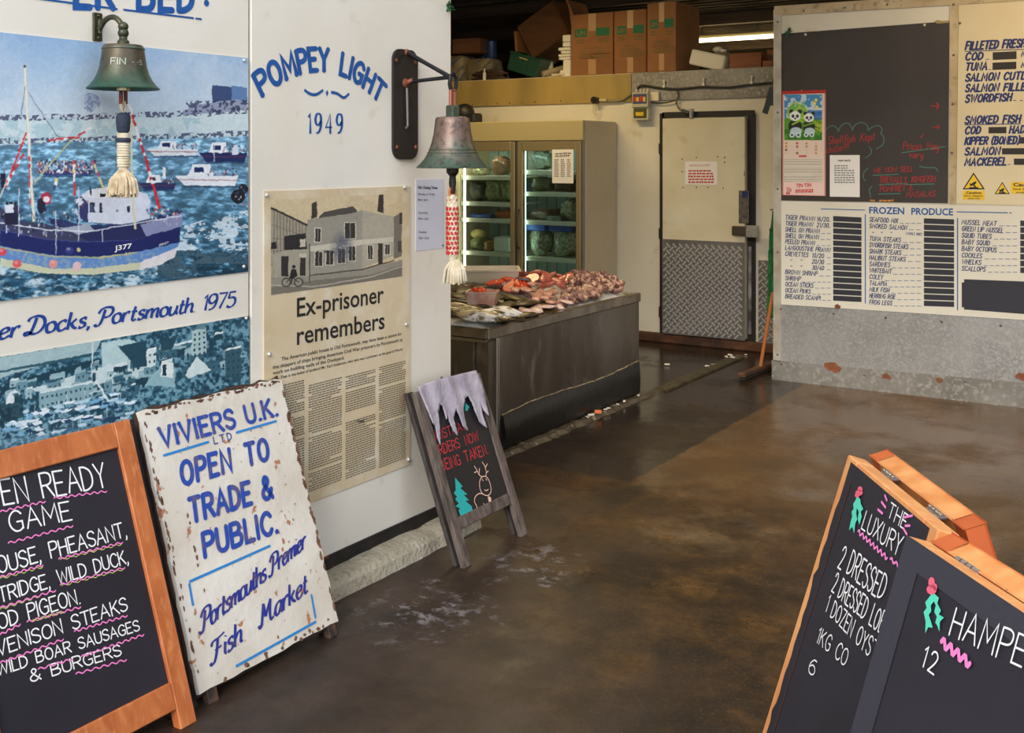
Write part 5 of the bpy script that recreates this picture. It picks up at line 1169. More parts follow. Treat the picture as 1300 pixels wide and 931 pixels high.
# each maker builds at the origin with its length along x
def mk_fish(label, group, top, belly, spot, ln, mname):
    t = thing('whole_fish', label, 'fish', (0, 0, 0), group); L_ = ln
    sec = [(-.5, 0, .2, .01, .02), (-.46, 0, .2, .035, .055), (-.36, 0, .2, .07, .10), (-.2, .01, .2, .10, .13), (0, .01, .2, .10, .125), (.2, 0, .2, .07, .085), (.34, 0, .2, .03, .042), (.40, 0, .2, .018, .032)]
    b = loft([(x*L_, cy*L_, cz*L_*.55, rz*L_, ry*L_) for x, cy, cz, ry, rz in sec])
    o = b.build('body', grad_mat(mname, top, belly, spot, -.01*L_, .09*L_, .3), t, smooth=True, org=None)
    fm = M(mname+'_fin', top, .4)
    b = MB(); P0 = Pl((0, 0, .11*L_), (1, 0, 0), (0, 1, 0)); b.prism(P0, [(q[0]*L_, q[1]*L_) for q in ((.38, -.02), (.52, -.12), (.48, 0), (.52, .12), (.38, .02))], -.004*L_, .004*L_); b.build('tail', fm, t)
    b = MB(); b.prism(P0, [(q[0]*L_, q[1]*L_) for q in ((-.18, .12), (-.1, .18), (.08, .14), (.06, .10), (-.16, .10))], -.003*L_, .003*L_); b.prism(P0, [(q[0]*L_, q[1]*L_) for q in ((0, -.12), (.08, -.16), (.16, -.09), (.02, -.09))], -.003*L_, .003*L_); b.build('fin', fm, t)
    b = MB(); b.ball((-.41*L_, .025*L_, .17*L_), .014*L_, sub=1); b.build('eye', M('fish_eye', C(24, 22, 26), .15), t, smooth=True)
    return t
def mk_flat(label, group, top, belly, spot, ln, mname):
    t = thing('flatfish', label, 'fish', (0, 0, 0), group); L_ = ln; b = MB(); rings = []
    for rr_, z_ in ((1, .0), (.93, .022), (.75, .045), (.45, .062), (.15, .068)):
        rings.append([b.bm.verts.new((L_*.42*rr_*math.cos(a)*(1.05 if math.cos(a) > 0 else 1), L_*.235*rr_*math.sin(a)*(1-.25*math.cos(a)), z_*L_+.004)) for a in [2*math.pi*k/28 for k in range(28)]])
    for A, B in zip(rings, rings[1:]):
        for k in range(28): b.bm.faces.new((A[k], A[(k+1) % 28], B[(k+1) % 28], B[k]))
    b.bm.faces.new(rings[-1]); b.bm.faces.new(rings[0][::-1]); b.build('body', grad_mat(mname, top, belly, spot, .0, .012*L_+.004, .42, 30), t, smooth=True)
    P0 = Pl((0, 0, .006), (1, 0, 0), (0, 1, 0)); b = MB()
    ol = [(L_*.42*1.04*math.cos(a)*.98, L_*(.235+.035*(1+.3*math.cos(a*26)))*math.sin(a)*(1-.25*math.cos(a))) for a in [2*math.pi*k/52 for k in range(52)]]
    b.prism(P0, ol, -.003, .001); b.build('fin_fringe', M(mname+'_fin', top, .35), t)
    b = MB(); b.prism(P0, [(q[0]*L_, q[1]*L_) for q in ((.36, -.035), (.46, -.045), (.56, -.10), (.585, 0), (.56, .10), (.46, .045), (.36, .035))], -.003, .002); b.build('tail', MATS[mname+'_fin'], t)
    b = MB(); b.ball((-.33*L_, .05*L_, .045*L_), .016*L_, sub=1); b.ball((-.35*L_, -.01*L_, .04*L_), .014*L_, sub=1); b.build('eye', M('flatfish_eye', C(40, 40, 24), .15), t, smooth=True)
    return t
def mk_steak(label, group):
    t = thing('salmon_steak', label, 'fish steak', (0, 0, 0), group); P0 = Pl((0, 0, 0), (1, 0, 0), (0, 1, 0))
    ol = [(.055, 0), (.05, .03), (.03, .05), (0, .056), (-.03, .048), (-.05, .03), (-.075, .018), (-.082, .006), (-.05, .004), (-.045, -.004), (-.08, -.008), (-.074, -.02), (-.048, -.032), (-.028, -.048), (0, -.056), (.03, -.05), (.05, -.03)]
    b = MB(); b.prism(P0, ol, .001, .024); b.build('flesh', M('salmon_flesh', C(206, 66, 32), .25, col2=C(232, 110, 70), sc=60, lo=.5, hi=.7, sss=.1), t)
    b = MB(); k = len(ol)
    A = [b.bm.verts.new((x_*1.03, y_*1.03, 0)) for x_, y_ in ol]; B = [b.bm.verts.new((x_*1.03, y_*1.03, .017)) for x_, y_ in ol]
    for i in range(k): b.bm.faces.new((A[i], A[(i+1) % k], B[(i+1) % k], B[i]))
    b.build('skin', M('silver_skin', C(112, 108, 108), .3, .3), t)
    b = MB(); b.box((.006, 0, .0245), (.010, .012, .003), .001); b.build('bone', M('bone', C(236, 216, 190), .4), t); return t
def mk_fillet(name, label, group, c1, c2, ln, wd, th, mname, rough=.22):
    b = MB(); secs = []
    for i in range(9):
        t_ = i/8; wv = wd*(.35+.65*math.sin(math.pi*min(1, (t_*.9+.12)))**.6); secs.append(((t_-.5)*ln, .012*math.sin(t_*5), th*.55+.006*math.sin(t_*6), wv/2, th/2*(.5+.5*math.sin(math.pi*(t_*.9+.08)))))
    b = loft(secs, 12); o = b.build(name, M(mname, c1, rough, col2=c2, sc=12, stretch=(.6, 3, 1), bump=.3, bsc=30, sss=.1), org=(0, 0, 0), smooth=True)
    return props(o, label, 'fish fillet', group)
def mk_curl(name, label, cat, group, c1, c2, mname, R0=.035, r0=.014, turns=1.3):
    b = MB(); P = []; rs = []
    for i in range(22):
        t_ = i/21; a = t_*turns*2*math.pi; R = R0*(1-.6*t_); P.append((R*math.cos(a), R*math.sin(a), .012+.012*math.sin(t_*3))); rs.append(r0*(1-.75*t_)+.002)
    b.tube(P, rs, 8)
    o = b.build(name, M(mname, c1, .25, col2=c2, sc=40, lo=.4, hi=.6, bump=.3, bsc=90, sss=.1), org=(0, 0, 0), smooth=True); return props(o, label, cat, group)
def mk_prawn(label, group):
    b = MB(); P = []; rs = []
    for i in range(12):
        t_ = i/11; a = t_*3.6; P.append((.028*math.cos(a), .028*math.sin(a), .010)); rs.append(.010*(1-.6*t_)+.001*(i % 2))
    b.tube(P, rs, 8); P0 = Pl((0, 0, .010), (1, 0, 0), (0, 1, 0)); q = P[-1]; b.prism(P0, [(q[0], q[1]), (q[0]-.012, q[1]-.016), (q[0]+.004, q[1]-.018), (q[0]+.012, q[1]-.012)], -.002, .002)
    o = b.build('prawn', M('prawn_shell', C(214, 166, 150), .3, col2=C(176, 120, 112), sc=40), org=(0, 0, 0), smooth=True); return props(o, label, 'prawn', group)
protos = {
 'flat': mk_flat('mottled brown flatfish lying among others on the ice of the steel counter', 'brown flatfish on the counter', C(66, 49, 22), C(128, 102, 66), C(34, 25, 12), .34, 'plaice_skin'),
 'flat2': mk_flat('olive speckled flatfish with pale fringe lying on the counter ice', 'olive flatfish on the counter', C(84, 66, 30), C(150, 128, 88), C(44, 33, 15), .28, 'dab_skin'),
 'fish': mk_fish('whole silver-bellied fish in the front row on the ice', 'whole fish in the front row of the counter', C(176, 160, 118), C(246, 242, 236), C(128, 108, 72), .27, 'bass_skin'),
 'fish2': mk_fish('whole golden-backed fish laid side by side at the near end of the ice', 'golden-backed fish at the near end of the counter', C(116, 88, 42), C(206, 184, 138), C(76, 56, 28), .28, 'bream_skin'),
 'steak': mk_steak('thick orange salmon steak in the pile at the back of the counter', 'salmon steaks piled at the back of the counter'),
 'pink': mk_fillet('pink_fillet', 'long pink fish fillet overlapping others in the middle of the counter', 'pink fillets in the middle of the counter', C(226, 176, 156), C(204, 140, 122), .26, .075, .022, 'pink_flesh'),
 'pale': mk_fillet('pale_fillet', 'pale pink-white fish fillet by the right rim of the counter', 'pale fillets by the right rim', C(238, 212, 200), C(226, 178, 164), .20, .085, .024, 'pale_flesh'),
 'tuna': mk_fillet('tuna_loin', 'dark red tuna chunk beside the salmon steaks', 'dark red chunks beside the salmon', C(164, 72, 60), C(196, 122, 104), .15, .08, .045, 'tuna_flesh'),
 'octo': mk_curl('octopus_tentacle', 'curled mauve octopus tentacle in the seafood heap at the far end of the counter', 'octopus', 'curled tentacles heaped at the far end', C(192, 148, 128), C(112, 76, 70), 'octopus_skin'),
 'squid': mk_curl('squid_piece', 'pale curled squid piece in the seafood heap at the far end of the counter', 'squid', 'squid pieces heaped at the far end', C(214, 180, 150), C(150, 100, 84), 'squid_skin', .028, .018, .8),
 'prawn': mk_prawn('pinkish prawn lying loose along the far right rim of the counter', 'prawns along the far right rim'),
}
used_p = set(); made = {}
def place(kind, x, y, z, rz, sc=1, tx=0, ty=0, label=None, group=None):
    o = protos[kind]
    if kind in used_p: o = copy_tree(o)
    used_p.add(kind); o.location = (x, y, z); o.rotation_euler = (tx, ty, rz); o.scale = (sc, sc, sc); made.setdefault(kind, []).append(o)
    if label: o['label'] = label; 
    return o
rr = random.Random(12)
def scatter(kind, pts, lift=0, rz=None, jz=.3, sc=(1, 1), tilt=.15):
    for i, (u_, v_) in enumerate(pts):
        p = az(u_, v_, .775); x_, y_ = min(p.x, XC-.11), min(max(p.y, Y0+.10), Y1-.08)
        place(kind, x_, y_, top_z(x_, y_)+lift+rr.uniform(0, .012), (rz if rz is not None else rr.uniform(0, 6.28))+rr.uniform(-jz, jz), rr.uniform(*sc), rr.uniform(-tilt, tilt), rr.uniform(-tilt, tilt))
# flatfish in overlapping rows, heads one way
scatter('flat', [(585, 369), (604, 371), (640, 378), (668, 385), (700, 388), (590, 380), (612, 384), (640, 392), (668, 399), (690, 400), (648, 386), (684, 392), (575, 389), (706, 396)], .0, 2.2, .5, (.85, 1.05))
scatter('flat2', [(580, 376), (620, 375), (655, 381), (628, 398), (655, 400), (676, 403), (600, 391), (580, 395)], .018, 2.4, .5, (.85, 1.05))
scatter('flat', [(576, 366), (596, 364), (616, 366), (560, 372), (540, 378), (520, 384)], .005, 2.0, .6)
scatter('fish2', [(577, 401), (588, 397), (577, 410), (590, 406), (600, 400), (576, 418)], .010, .3, .2, (.8, 1))
scatter('fish', [(594, 414), (604, 411), (617, 413), (628, 409), (640, 407), (650, 404), (605, 418), (618, 419), (633, 415), (646, 411), (661, 407), (672, 403), (684, 400), (598, 408), (655, 399), (636, 402)], .014, .15, .3, (.8, 1.0))
scatter('pink', [(668, 370), (676, 373), (684, 376), (692, 374), (688, 379), (696, 381), (700, 377), (660, 370), (705, 384), (680, 368)], .012, 1.9, .3)
scatter('pale', [(708, 391), (718, 388), (729, 391), (740, 386), (713, 396), (726, 396), (752, 384), (702, 394), (738, 392)], .004, 2.6, .5)
scatter('steak', [(630, 366), (640, 368), (648, 364), (655, 367), (664, 365), (644, 360), (656, 358), (668, 359), (676, 364), (650, 370), (662, 370), (670, 354), (640, 356)], .020, None, 3, (.9, 1.15), .6)
scatter('tuna', [(690, 364), (697, 360), (706, 366), (714, 360), (704, 356), (722, 364), (712, 370), (696, 370), (686, 356), (728, 358)], .02, None, 3, (.8, 1.05), .5)
scatter('octo', [(rr.uniform(722, 796), rr.uniform(363, 383)-0) for _ in range(44)], .012, None, 3, (.8, 1.4), .7)
scatter('octo', [(rr.uniform(730, 785), rr.uniform(358, 368)) for _ in range(18)], .04, None, 3, (.8, 1.3), .7)
scatter('squid', [(rr.uniform(722, 800), rr.uniform(362, 384)) for _ in range(30)], .02, None, 3, (.8, 1.2), .7)
scatter('prawn', [(rr.uniform(752, 804), rr.uniform(374, 380)) for _ in range(16)], .02, None, 3, (.9, 1.2), .5)
ORD = 'leftmost second third fourth fifth sixth seventh eighth ninth tenth eleventh twelfth thirteenth fourteenth fifteenth sixteenth seventeenth eighteenth nineteenth rightmost'.split()
short = {'flat': 'mottled brown flatfish on the counter ice', 'flat2': 'olive speckled flatfish on the counter ice', 'fish': 'whole silver-bellied fish, front row of the counter', 'fish2': 'golden-backed whole fish, near end of the counter',
         'pink': 'long pink fillet, middle of the fish counter', 'pale': 'pale fillet by the right rim of the counter', 'steak': 'orange salmon steak in the counter pile', 'tuna': 'dark red tuna chunk beside the salmon steaks'}
for k_, s_ in short.items():
    L2 = sorted(made[k_], key=lambda o: (Vector((o.location.x, o.location.y, 0)).dot(RT))/max(.1, Vector((o.location.x, o.location.y, 0)).dot(FW)))
    for i, o in enumerate(L2):
        w_ = ORD[i] if i < len(L2)-1 else 'rightmost'
        o['label'] = s_+(', %s of its kind' % w_ if w_ in ('leftmost', 'rightmost') else ', %s from the left' % w_)
# trays
def tray(label, c, sx, sy, hh, rz, m, name='tray'):
    t = thing(name, label, 'tray', (c[0], c[1], c[2])); b = MB(); z = c[2]; q = .012
    def ring(s, zz): return [(sx/2*s*a+c[0], sy/2*s*bb_+c[1], zz) for a, bb_ in ((-1, -1), (1, -1), (1, 1), (-1, 1))]
    A = ring(.9, z); B = ring(1, z+hh); Bo = [(c[0]+(p[0]-c[0])*1.05, c[1]+(p[1]-c[1])*1.05, z+hh) for p in B]; Bd = [(p[0], p[1], z+hh-.012) for p in Bo]; Ci = [(c[0]+(p[0]-c[0])*.96, c[1]+(p[1]-c[1])*.96, z+hh) for p in B]; D = [(c[0]+(p[0]-c[0])*.95, c[1]+(p[1]-c[1])*.95, z+.006) for p in A]
    vs = A+B+Bd+Bo+Ci+D; fs = [(3, 2, 1, 0)]
    for a, b_ in ((0, 1), (1, 2), (2, 3), (3, 4), (4, 5)):
        for i in range(4): fs.append((a*4+i, a*4+(i+1) % 4, b_*4+(i+1) % 4, b_*4+i))
    fs.append((20, 21, 22, 23)); b.add(vs, fs); r_ = Matrix.Rotation(rz, 4, 'Z'); cc = Vector(c)
    for v in b.bm.verts: v.co = cc+(r_ @ (v.co-cc))
    b.build('tub', m, t); return t
p = az(633, 352, .80)
tray('large white plastic fish tray at the back left of the counter', (-4.45, 6.62, top_z(-4.45, 6.62)+.012), .46, .30, .10, .62, M('white_plastic', C(226, 218, 196), .35, col2=C(210, 198, 170), sc=3))
p = az(616, 386, .77); p.z = top_z(p.x, p.y)+.015
tray('small translucent plastic tub of cut fish and chillies amid the flatfish', (p.x-.02, p.y, p.z), .19, .15, .085, .45, M('clear_tub', C(222, 190, 172), .3, col2=C(206, 150, 130), sc=14, lo=.45, hi=.6), 'tub')
b = MB(); b.ball((0, 0, .02), .020, (1, 1, .8)); o = props(b.build('chilli_garnish', M('bright_orange', C(230, 84, 30), .35), org=(0, 0, 0), smooth=True), 'small bright orange garnish piece on the rim of the plastic tub', 'garnish', 'orange garnish on the plastic tub')
for k_, (dx_, dy_) in enumerate(((-.08, .0), (-.055, .035), (-.01, -.05), (.01, -.03))):
    q = o if k_ == 0 else link(o.copy()); q.location = (p.x+dx_, p.y+dy_, p.z+.068)
b = MB(); P = [(-.07, 0), (-.05, .03), (0, .04), (.05, .03), (.07, 0), (.05, -.03), (0, -.04), (-.05, -.03)]; 
b.prism(Pl((p.x, p.y, p.z+.06), (1, 0, 0), (0, 1, 0)), [(q[0]*1.05, q[1]*1.3) for q in P], -.045, .004); props(b.build('cut_fish', MATS['pink_flesh']), 'pieces of cut fish filling the small plastic tub', 'fish', kind='stuff')
# rough concrete lip and gutter beside the counter, debris
b = MB(); rr2 = random.Random(8); vs = []; k_ = 90
for i in range(k_+1):
    y_ = 4.9+(8.9-4.9)*i/k_; w_ = .075+rr2.uniform(-.012, .012); h_ = .022+rr2.uniform(-.006, .006) if y_ < 7.1 else .010
    vs += [(XC+.0, y_, 0), (XC+.0, y_, h_), (XC+w_*.7, y_, h_), (XC+w_, y_, .0)]
b.add(vs, [(i*4+q, i*4+q+1, i*4+q+5, i*4+q+4) for i in range(k_) for q in range(3)])
props(b.build('trim_7', M('wet_kerb', C(92, 82, 66), .45, col2=C(60, 52, 42), sc=7, bump=.7, bsc=30, col3=C(140, 130, 110), sc3=20, lo3=.6, hi3=.7), org=(0, 0, 0)), kind='structure')
b = MB()
for i in range(26):
    y_ = 7.25+i*.055; b.bx(XC-.0, XC+.10, y_, y_+.045, .004, .014)
b.bx(XC-.01, XC+.11, 7.24, 8.69, .001, .008)
props(b.build('drain_cover', M('drain_green', C(78, 70, 46), .5, col2=C(54, 46, 32), sc=9)), 'narrow greenish slotted drain cover running from the counter to the door', 'drain cover')
rr3 = random.Random(5); crumb = M('fish_scrap_white', C(222, 214, 200), .6)
first = None
for i, (u_, v_) in enumerate(((922, 454), (927, 452), (930, 455), (905, 464), (898, 466), (947, 451), (811, 503), (803, 512), (779, 520), (748, 528), (750, 531), (790, 515), (760, 525), (847, 464), (771, 521))):
    p = az(u_, v_, .004 if u_ > 815 else .024)
    if u_ < 815: p.x = XC+.04
    if first is None: b = MB(); b.box((0, 0, .006), (.035, .018, .010), .003, Matrix.Rotation(.4, 3, 'Z')); first = q = props(b.build('ice_lump', crumb, org=(0, 0, 0)), 'small white scrap of ice on the wet floor by the gutter', 'ice', 'white scraps on the floor')
    else: q = link(first.copy())
    q.location = p; q.rotation_euler = (0, 0, rr3.uniform(0, 3)); s_ = rr3.uniform(.6, 1.4); q.scale = (s_, s_, s_)
p = az(755, 525, .024); p.x = XC+.05; b = MB(); b.box((p.x, p.y, .037), (.05, .035, .024), .006, Matrix.Rotation(.5, 3, 'Z')); props(b.build('salmon_scrap', M('salmon_scrap', C(216, 120, 70), .5)), 'small orange scrap of salmon on the gutter edge below the counter', 'fish scrap')

# ================================================================== DISPLAY CHILLER
FX0, FX1, FY0, FY1, FZ = -6.14, -4.681, 8.493, 9.15, 2.035
cab = M('chiller_beige', C(196, 184, 156), .35, col2=C(186, 174, 144), sc=2); ins = M('chiller_inside', C(150, 172, 168), .4)
fr = thing('display_chiller', 'tall beige two-door glass display chiller behind the fish counter', 'chiller', ((FX0+FX1)/2, (FY0+FY1)/2, 0))
b = MB(); b.bx(FX1-.05, FX1, FY0+.055, FY1, .10, FZ-.0, .004); b.bx(FX0, FX0+.05, FY0+.055, FY1, .10, FZ, .004); b.bx(FX0+.05, FX1-.05, FY0+.055, FY1, FZ-.19, FZ-.002); b.bx(FX0+.05, FX1-.05, FY0+.055, FY1, .10, .30); b.build('cabinet', cab, fr)
b = MB(); b.bx(FX0+.05, FX1-.05, FY1-.05, FY1-.002, .30, FZ-.19); b.build('back_panel', ins, fr)
b = MB()
for i in range(1, 12): b.bx(FX0+.05+i*.112, FX0+.056+i*.112, FY1-.056, FY1-.05, .3, FZ-.2)
b.build('panel_rib', M('dark_teal', C(84, 108, 106), .5), fr)  # ribs coloured a darker teal than the panel behind
b = MB(); b.bx(FX0, FX1, FY0, FY0+.055, 1.852, FZ, .006); b.build('header', M('header_beige', C(172, 158, 116), .3), fr)
b = MB(); b.bx(FX0, FX1, FY0+.02, FY0+.055, .10, .34, .004); b.build('kick_panel', M('chiller_grey', C(120, 120, 118), .4), fr)
b = MB()
for x_ in (FX0+.05, FX1-.05, -5.40):
    for y_ in (FY0+.1, FY1-.06): b.bx(x_-.025, x_+.025, y_-.025, y_+.025, 0, .102)
b.build('foot', black_paint, fr)
alu = M('door_alu', C(176, 160, 122), .35, .6); gask = M('gasket', C(60, 60, 56), .6)
glass = bpy.data.materials.new('door_glass'); glass.use_nodes = True; N, L = glass.node_tree.nodes, glass.node_tree.links
N.remove(N['Principled BSDF']); tr = N.new('ShaderNodeBsdfTransparent'); tr.inputs[0].default_value = (.86, .94, .92, 1); gs = N.new('ShaderNodeBsdfGlossy'); gs.inputs['Roughness'].default_value = .04
fn = N.new('ShaderNodeFresnel'); fn.inputs['IOR'].default_value = 1.45; mx = N.new('ShaderNodeMixShader'); L.new(fn.outputs[0], mx.inputs[0]); L.new(tr.outputs[0], mx.inputs[1]); L.new(gs.outputs[0], mx.inputs[2]); L.new(mx.outputs[0], N['Material Output'].inputs['Surface'])
for (x0, x1, hs) in ((FX0+.012, -5.405, 0), (-5.375, FX1-.025, 1)):
    b = MB(); f_ = .048; z0, z1 = .34, 1.845
    b.bx(x0, x0+f_+.01, FY0, FY0+.05, z0, z1, .004); b.bx(x1-f_, x1, FY0, FY0+.05, z0, z1, .004); b.bx(x0+f_, x1-f_, FY0, FY0+.05, z1-.085, z1, .003); b.bx(x0+f_, x1-f_, FY0, FY0+.05, z0, z0+.07, .003)
    d_ = b.build('door', alu, fr)
    b = MB(); b.bx(x0+f_, x1-f_, FY0+.018, FY0+.024, z0+.06, z1-.08); b.build('pane', glass, d_)
    hx = x0+.022 if hs else x1-.02
    if hs:
        b = MB(); b.tube([(hx, FY0, 1.22), (hx, FY0-.035, 1.20), (hx-.004, FY0-.04, 1.02), (hx, FY0-.035, .88), (hx, FY0, .86)], .009, 8); b.build('handle', gask, d_, smooth='auto')
b = MB(); b.bx(-5.405, -5.375, FY0+.01, FY0+.05, .34, 1.845); b.build('mullion', gask, fr)
b = MB(); b.bx(FX1-.024, FX1-.006, FY0+.004, FY0+.05, .34, 1.85); b.build('hinge_strip', M('hinge_alu', C(150, 146, 140), .3, .8), fr)
shelf_m = M('shelf_white', C(222, 220, 196), .4)
SH = {0: [ay(630, 224, FY0+.1).z, ay(630, 257.5, FY0+.1).z, ay(630, 278.5, FY0+.1).z, ay(630, 321, FY0+.1).z], 1: [ay(700, 217, FY0+.1).z, ay(700, 245, FY0+.1).z, ay(700, 281.5, FY0+.1).z, ay(700, 328, FY0+.1).z]}
for k_, (x0, x1) in enumerate(((FX0+.06, -5.41), (-5.37, FX1-.06))):
    for z_ in SH[k_]+[.40]:
        b = MB(); b.bx(x0, x1, FY0+.10, FY1-.07, z_-.012, z_-.002); b.bx(x0, x1, FY0+.092, FY0+.104, z_-.035, z_+.006, .002); b.build('shelf', shelf_m, fr)
lit = M('tube_glow', C(255, 244, 214), .5, emis=(1, .93, .74, 1), es=9); lit2 = M('tube_glow_cool', C(240, 255, 250), .5, emis=(.8, 1, .95, 1), es=2.2)
b = MB(); xt = ay(590, 250, FY0+.07).x; b.tube([(xt, FY0+.07, .42), (xt, FY0+.07, 1.80)], .009, 10); b.build('light_tube', lit, fr)
b = MB(); xt2 = ay(666, 250, FY0+.07).x; b.tube([(xt2, FY0+.075, .42), (xt2, FY0+.075, 1.76)], .012, 10); b.build('light_tube', lit2, fr)
q = Pl((0, FY0-.0015, 0), (1, 0, 0), (0, 0, 1))
tq, e = board('price_sheet', 'white printed sheet taped to the right glass door of the chiller', 'notice', q, (701, 190), (728, 233), .0015, MATS['paper_white'])
b = MB(); qq = q.off(.0015)
smudge_lines(b, qq, (705, 195.5), (725, 194.5), 3, 2, h=.5, rnd=random.Random(1))
for i in range(3): smudge_lines(b, qq, (704+i*8, 203), (709+i*8, 203), 2.6, 9, h=.4, rnd=random.Random(i+4))
b.build('print', M('grey_ink', C(128, 122, 120), .7), tq)
# goods on the shelves
def bag(label, x, y, z, w_, d_, h_, m, seed, group=None, name='frozen_bag', cat='bag', band=None):
    rr = random.Random(seed); b = bmesh.new(); bmesh.ops.create_icosphere(b, subdivisions=3, radius=1)
    for v in b.verts:
        c = v.co; k = .86+.12*math.sin(c.x*5+seed)+.08*math.sin(c.y*6+c.z*7+seed*2)+rr.uniform(-.04, .04)
        v.co = Vector((math.copysign(abs(c.x)**.6, c.x)*w_/2*k, math.copysign(abs(c.y)**.7, c.y)*d_/2*k, max(-1, min(1, math.copysign(abs(c.z)**.7, c.z)*k))*h_/2))
    mb = MB(); mb.join(b, Matrix.Translation((x, y, z+h_/2)))
    if band is None: return props(mb.build(name, m, smooth=True), label, cat, group)
    t = thing(name, label, cat, (x, y, z), group); mb.build('sack', m, t, smooth=True)
    mb = MB(); mb.bx(x-w_*.46, x+w_*.46, y-d_*.50, y+d_*.2, z+h_*.84, z+h_*1.06, .01); mb.build('top_band', band, t); return t
fz = M('frozen_green', C(150, 158, 108), .4, col2=C(92, 96, 56), sc=30, bump=.6, bsc=50); shellm = M('frozen_shell', C(176, 178, 140), .35, col2=C(112, 118, 90), sc=42, bump=1, bsc=60, lo=.42, hi=.58)
brownm = M('frozen_brown', C(110, 82, 56), .4, col2=C(70, 52, 40), sc=24, bump=.6, bsc=50); darkm = M('frozen_dark', C(62, 66, 58), .4, col2=C(100, 100, 80), sc=20, bump=.5, bsc=40); bluem = M('blue_pack', C(38, 82, 160), .35); clearm = M('poly_grey', C(140, 150, 144), .25, col2=C(96, 104, 100), sc=15)
def onshelf(u_, yo=.22): return ay(u_, 250, FY0+yo).x
S0, S1 = SH[0], SH[1]; yy = FY0+.28
for (u_, z_, w_, h_, m, lab, sd) in ((607, S0[0], .14, .10, shellm, 'small clear bag at the left of the top shelf of the left chiller door', 1), (633, S0[0], .16, .20, brownm, 'reddish bag leaning on the top shelf of the left chiller door', 2), (605, S0[1], .15, .17, darkm, 'dark bag on the second shelf of the left chiller door', 3), (628, S0[1], .17, .24, fz, 'bulging bag of green mussels on the second shelf, left chiller door', 4), (644, S0[1], .11, .25, fz, 'second bag of green mussels, beside the door edge of the left chiller', 5),  # the dark bag takes its tone from the dark pack material
                              (640, S0[2], .16, .07, M('orange_pack', C(190, 100, 50), .4), 'orange packet on the third shelf of the left chiller door', 6), (603, S0[3], .17, .12, fz, 'bag of yellowish pieces at the left of the lower shelf, left chiller door', 7), (622, S0[3], .14, .09, M('tan_pack', C(190, 150, 90), .4, col2=C(150, 116, 66), sc=12), 'tan bag between the pieces and the white box on the lower shelf', 8),
                              (680, S1[0], .18, .17, darkm, 'dark fish-shaped packet on the top shelf of the right chiller door', 9), (682, S1[1], .22, .13, M('dark_olive', C(78, 80, 44), .4, col2=C(52, 54, 32), sc=14), 'olive bag on the second shelf of the right chiller door', 10), (716, S1[1], .19, .11, brownm, 'brown bag behind the price sheet on the second shelf', 11), (684, S1[2], .24, .10, brownm, 'low brown bag on the third shelf of the right chiller door', 12), (722, S1[2], .16, .19, shellm, 'bag of pale shellfish on the third shelf by the hinge side', 13)):
    w2 = w_*.575; xb = onshelf(u_); xb = min(max(xb, FX0+.07+w2), -5.42-w2) if u_ < 655 else min(max(xb, -5.36+w2), FX1-.07-w2)
    bag(lab, xb, yy, z_, w_*1.15, .26, h_*1.15 if h_ < .2 else h_, m, sd)
for (u_, w_, lab, sd, bd) in ((684, .24, 'left sack of whitish shells with blue top, lower shelf of the right chiller door', 14, bluem), (716, .27, 'right sack of whitish shells with blue top, lower shelf of the right chiller door', 15, bluem)):
    bag(lab, onshelf(u_), yy, S1[3], w_, .26, .29, shellm, sd, band=bd)
b = MB(); b.bx(onshelf(610)-.10, onshelf(610)+.14, yy-.1, yy+.1, S0[2], S0[2]+.035, .01); props(b.build('blue_packet', bluem), 'flat blue packet on the third shelf of the left chiller door', 'packet')
b = MB(); b.box((onshelf(640), yy-.02, S0[3]+.075), (.17, .2, .14), .01, Matrix.Rotation(.1, 3, 'Z')); props(b.build('white_carton', M('white_carton', C(206, 204, 190), .5)), 'white carton on the lower shelf of the left chiller door', 'carton')
b = MB(); b.ball((onshelf(607), yy-.05, S0[3]+.16), .06, (1.5, .8, .8), 3); props(b.build('bread_roll', M('loaf', C(190, 180, 110), .5, col2=C(160, 140, 80), sc=12), smooth=True), 'rounded greenish loaf-shaped pack resting on the bagged pieces', 'pack')
b = MB(); b.bx(onshelf(704)-.06, onshelf(704)+.10, yy-.12, yy+.1, S1[2], S1[2]+.05, .01); props(b.build('fish_packet', clearm), 'flat grey wrapped packet in the middle of the third shelf of the right chiller door', 'packet')
area('chiller_light', (xt2-.04, FY0+.075, 1.2), 1.3, .02, 1.2, (.7, 1, .95), (0, math.radians(-90), 0)); area('chiller_light', ((FX0-5.4)/2, FY0+.09, 1.79), .5, .03, 2.2, (1, .9, .65), (math.radians(20), 0, 0)); area('chiller_light', ((FX1-5.4)/2, FY0+.09, 1.76), .5, .03, 1.6, (.7, 1, .92), (math.radians(20), 0, 0))
# helmet-like black lamp and small clutter on top of the chiller by the bell
p = ay(590, 146, FY0+.3); b = MB(); b.ball((p.x, p.y, FZ+.10), .10, (1, 1, 1), 3); b.bx(p.x-.02, p.x+.17, p.y-.08, p.y+.08, FZ, FZ+.10, .02); props(b.build('bulkhead_lamp', M('black_rubber', C(34, 32, 30), .5), smooth='auto'), 'dark round bulkhead lamp on top of the chiller beside the larger bell', 'lamp')

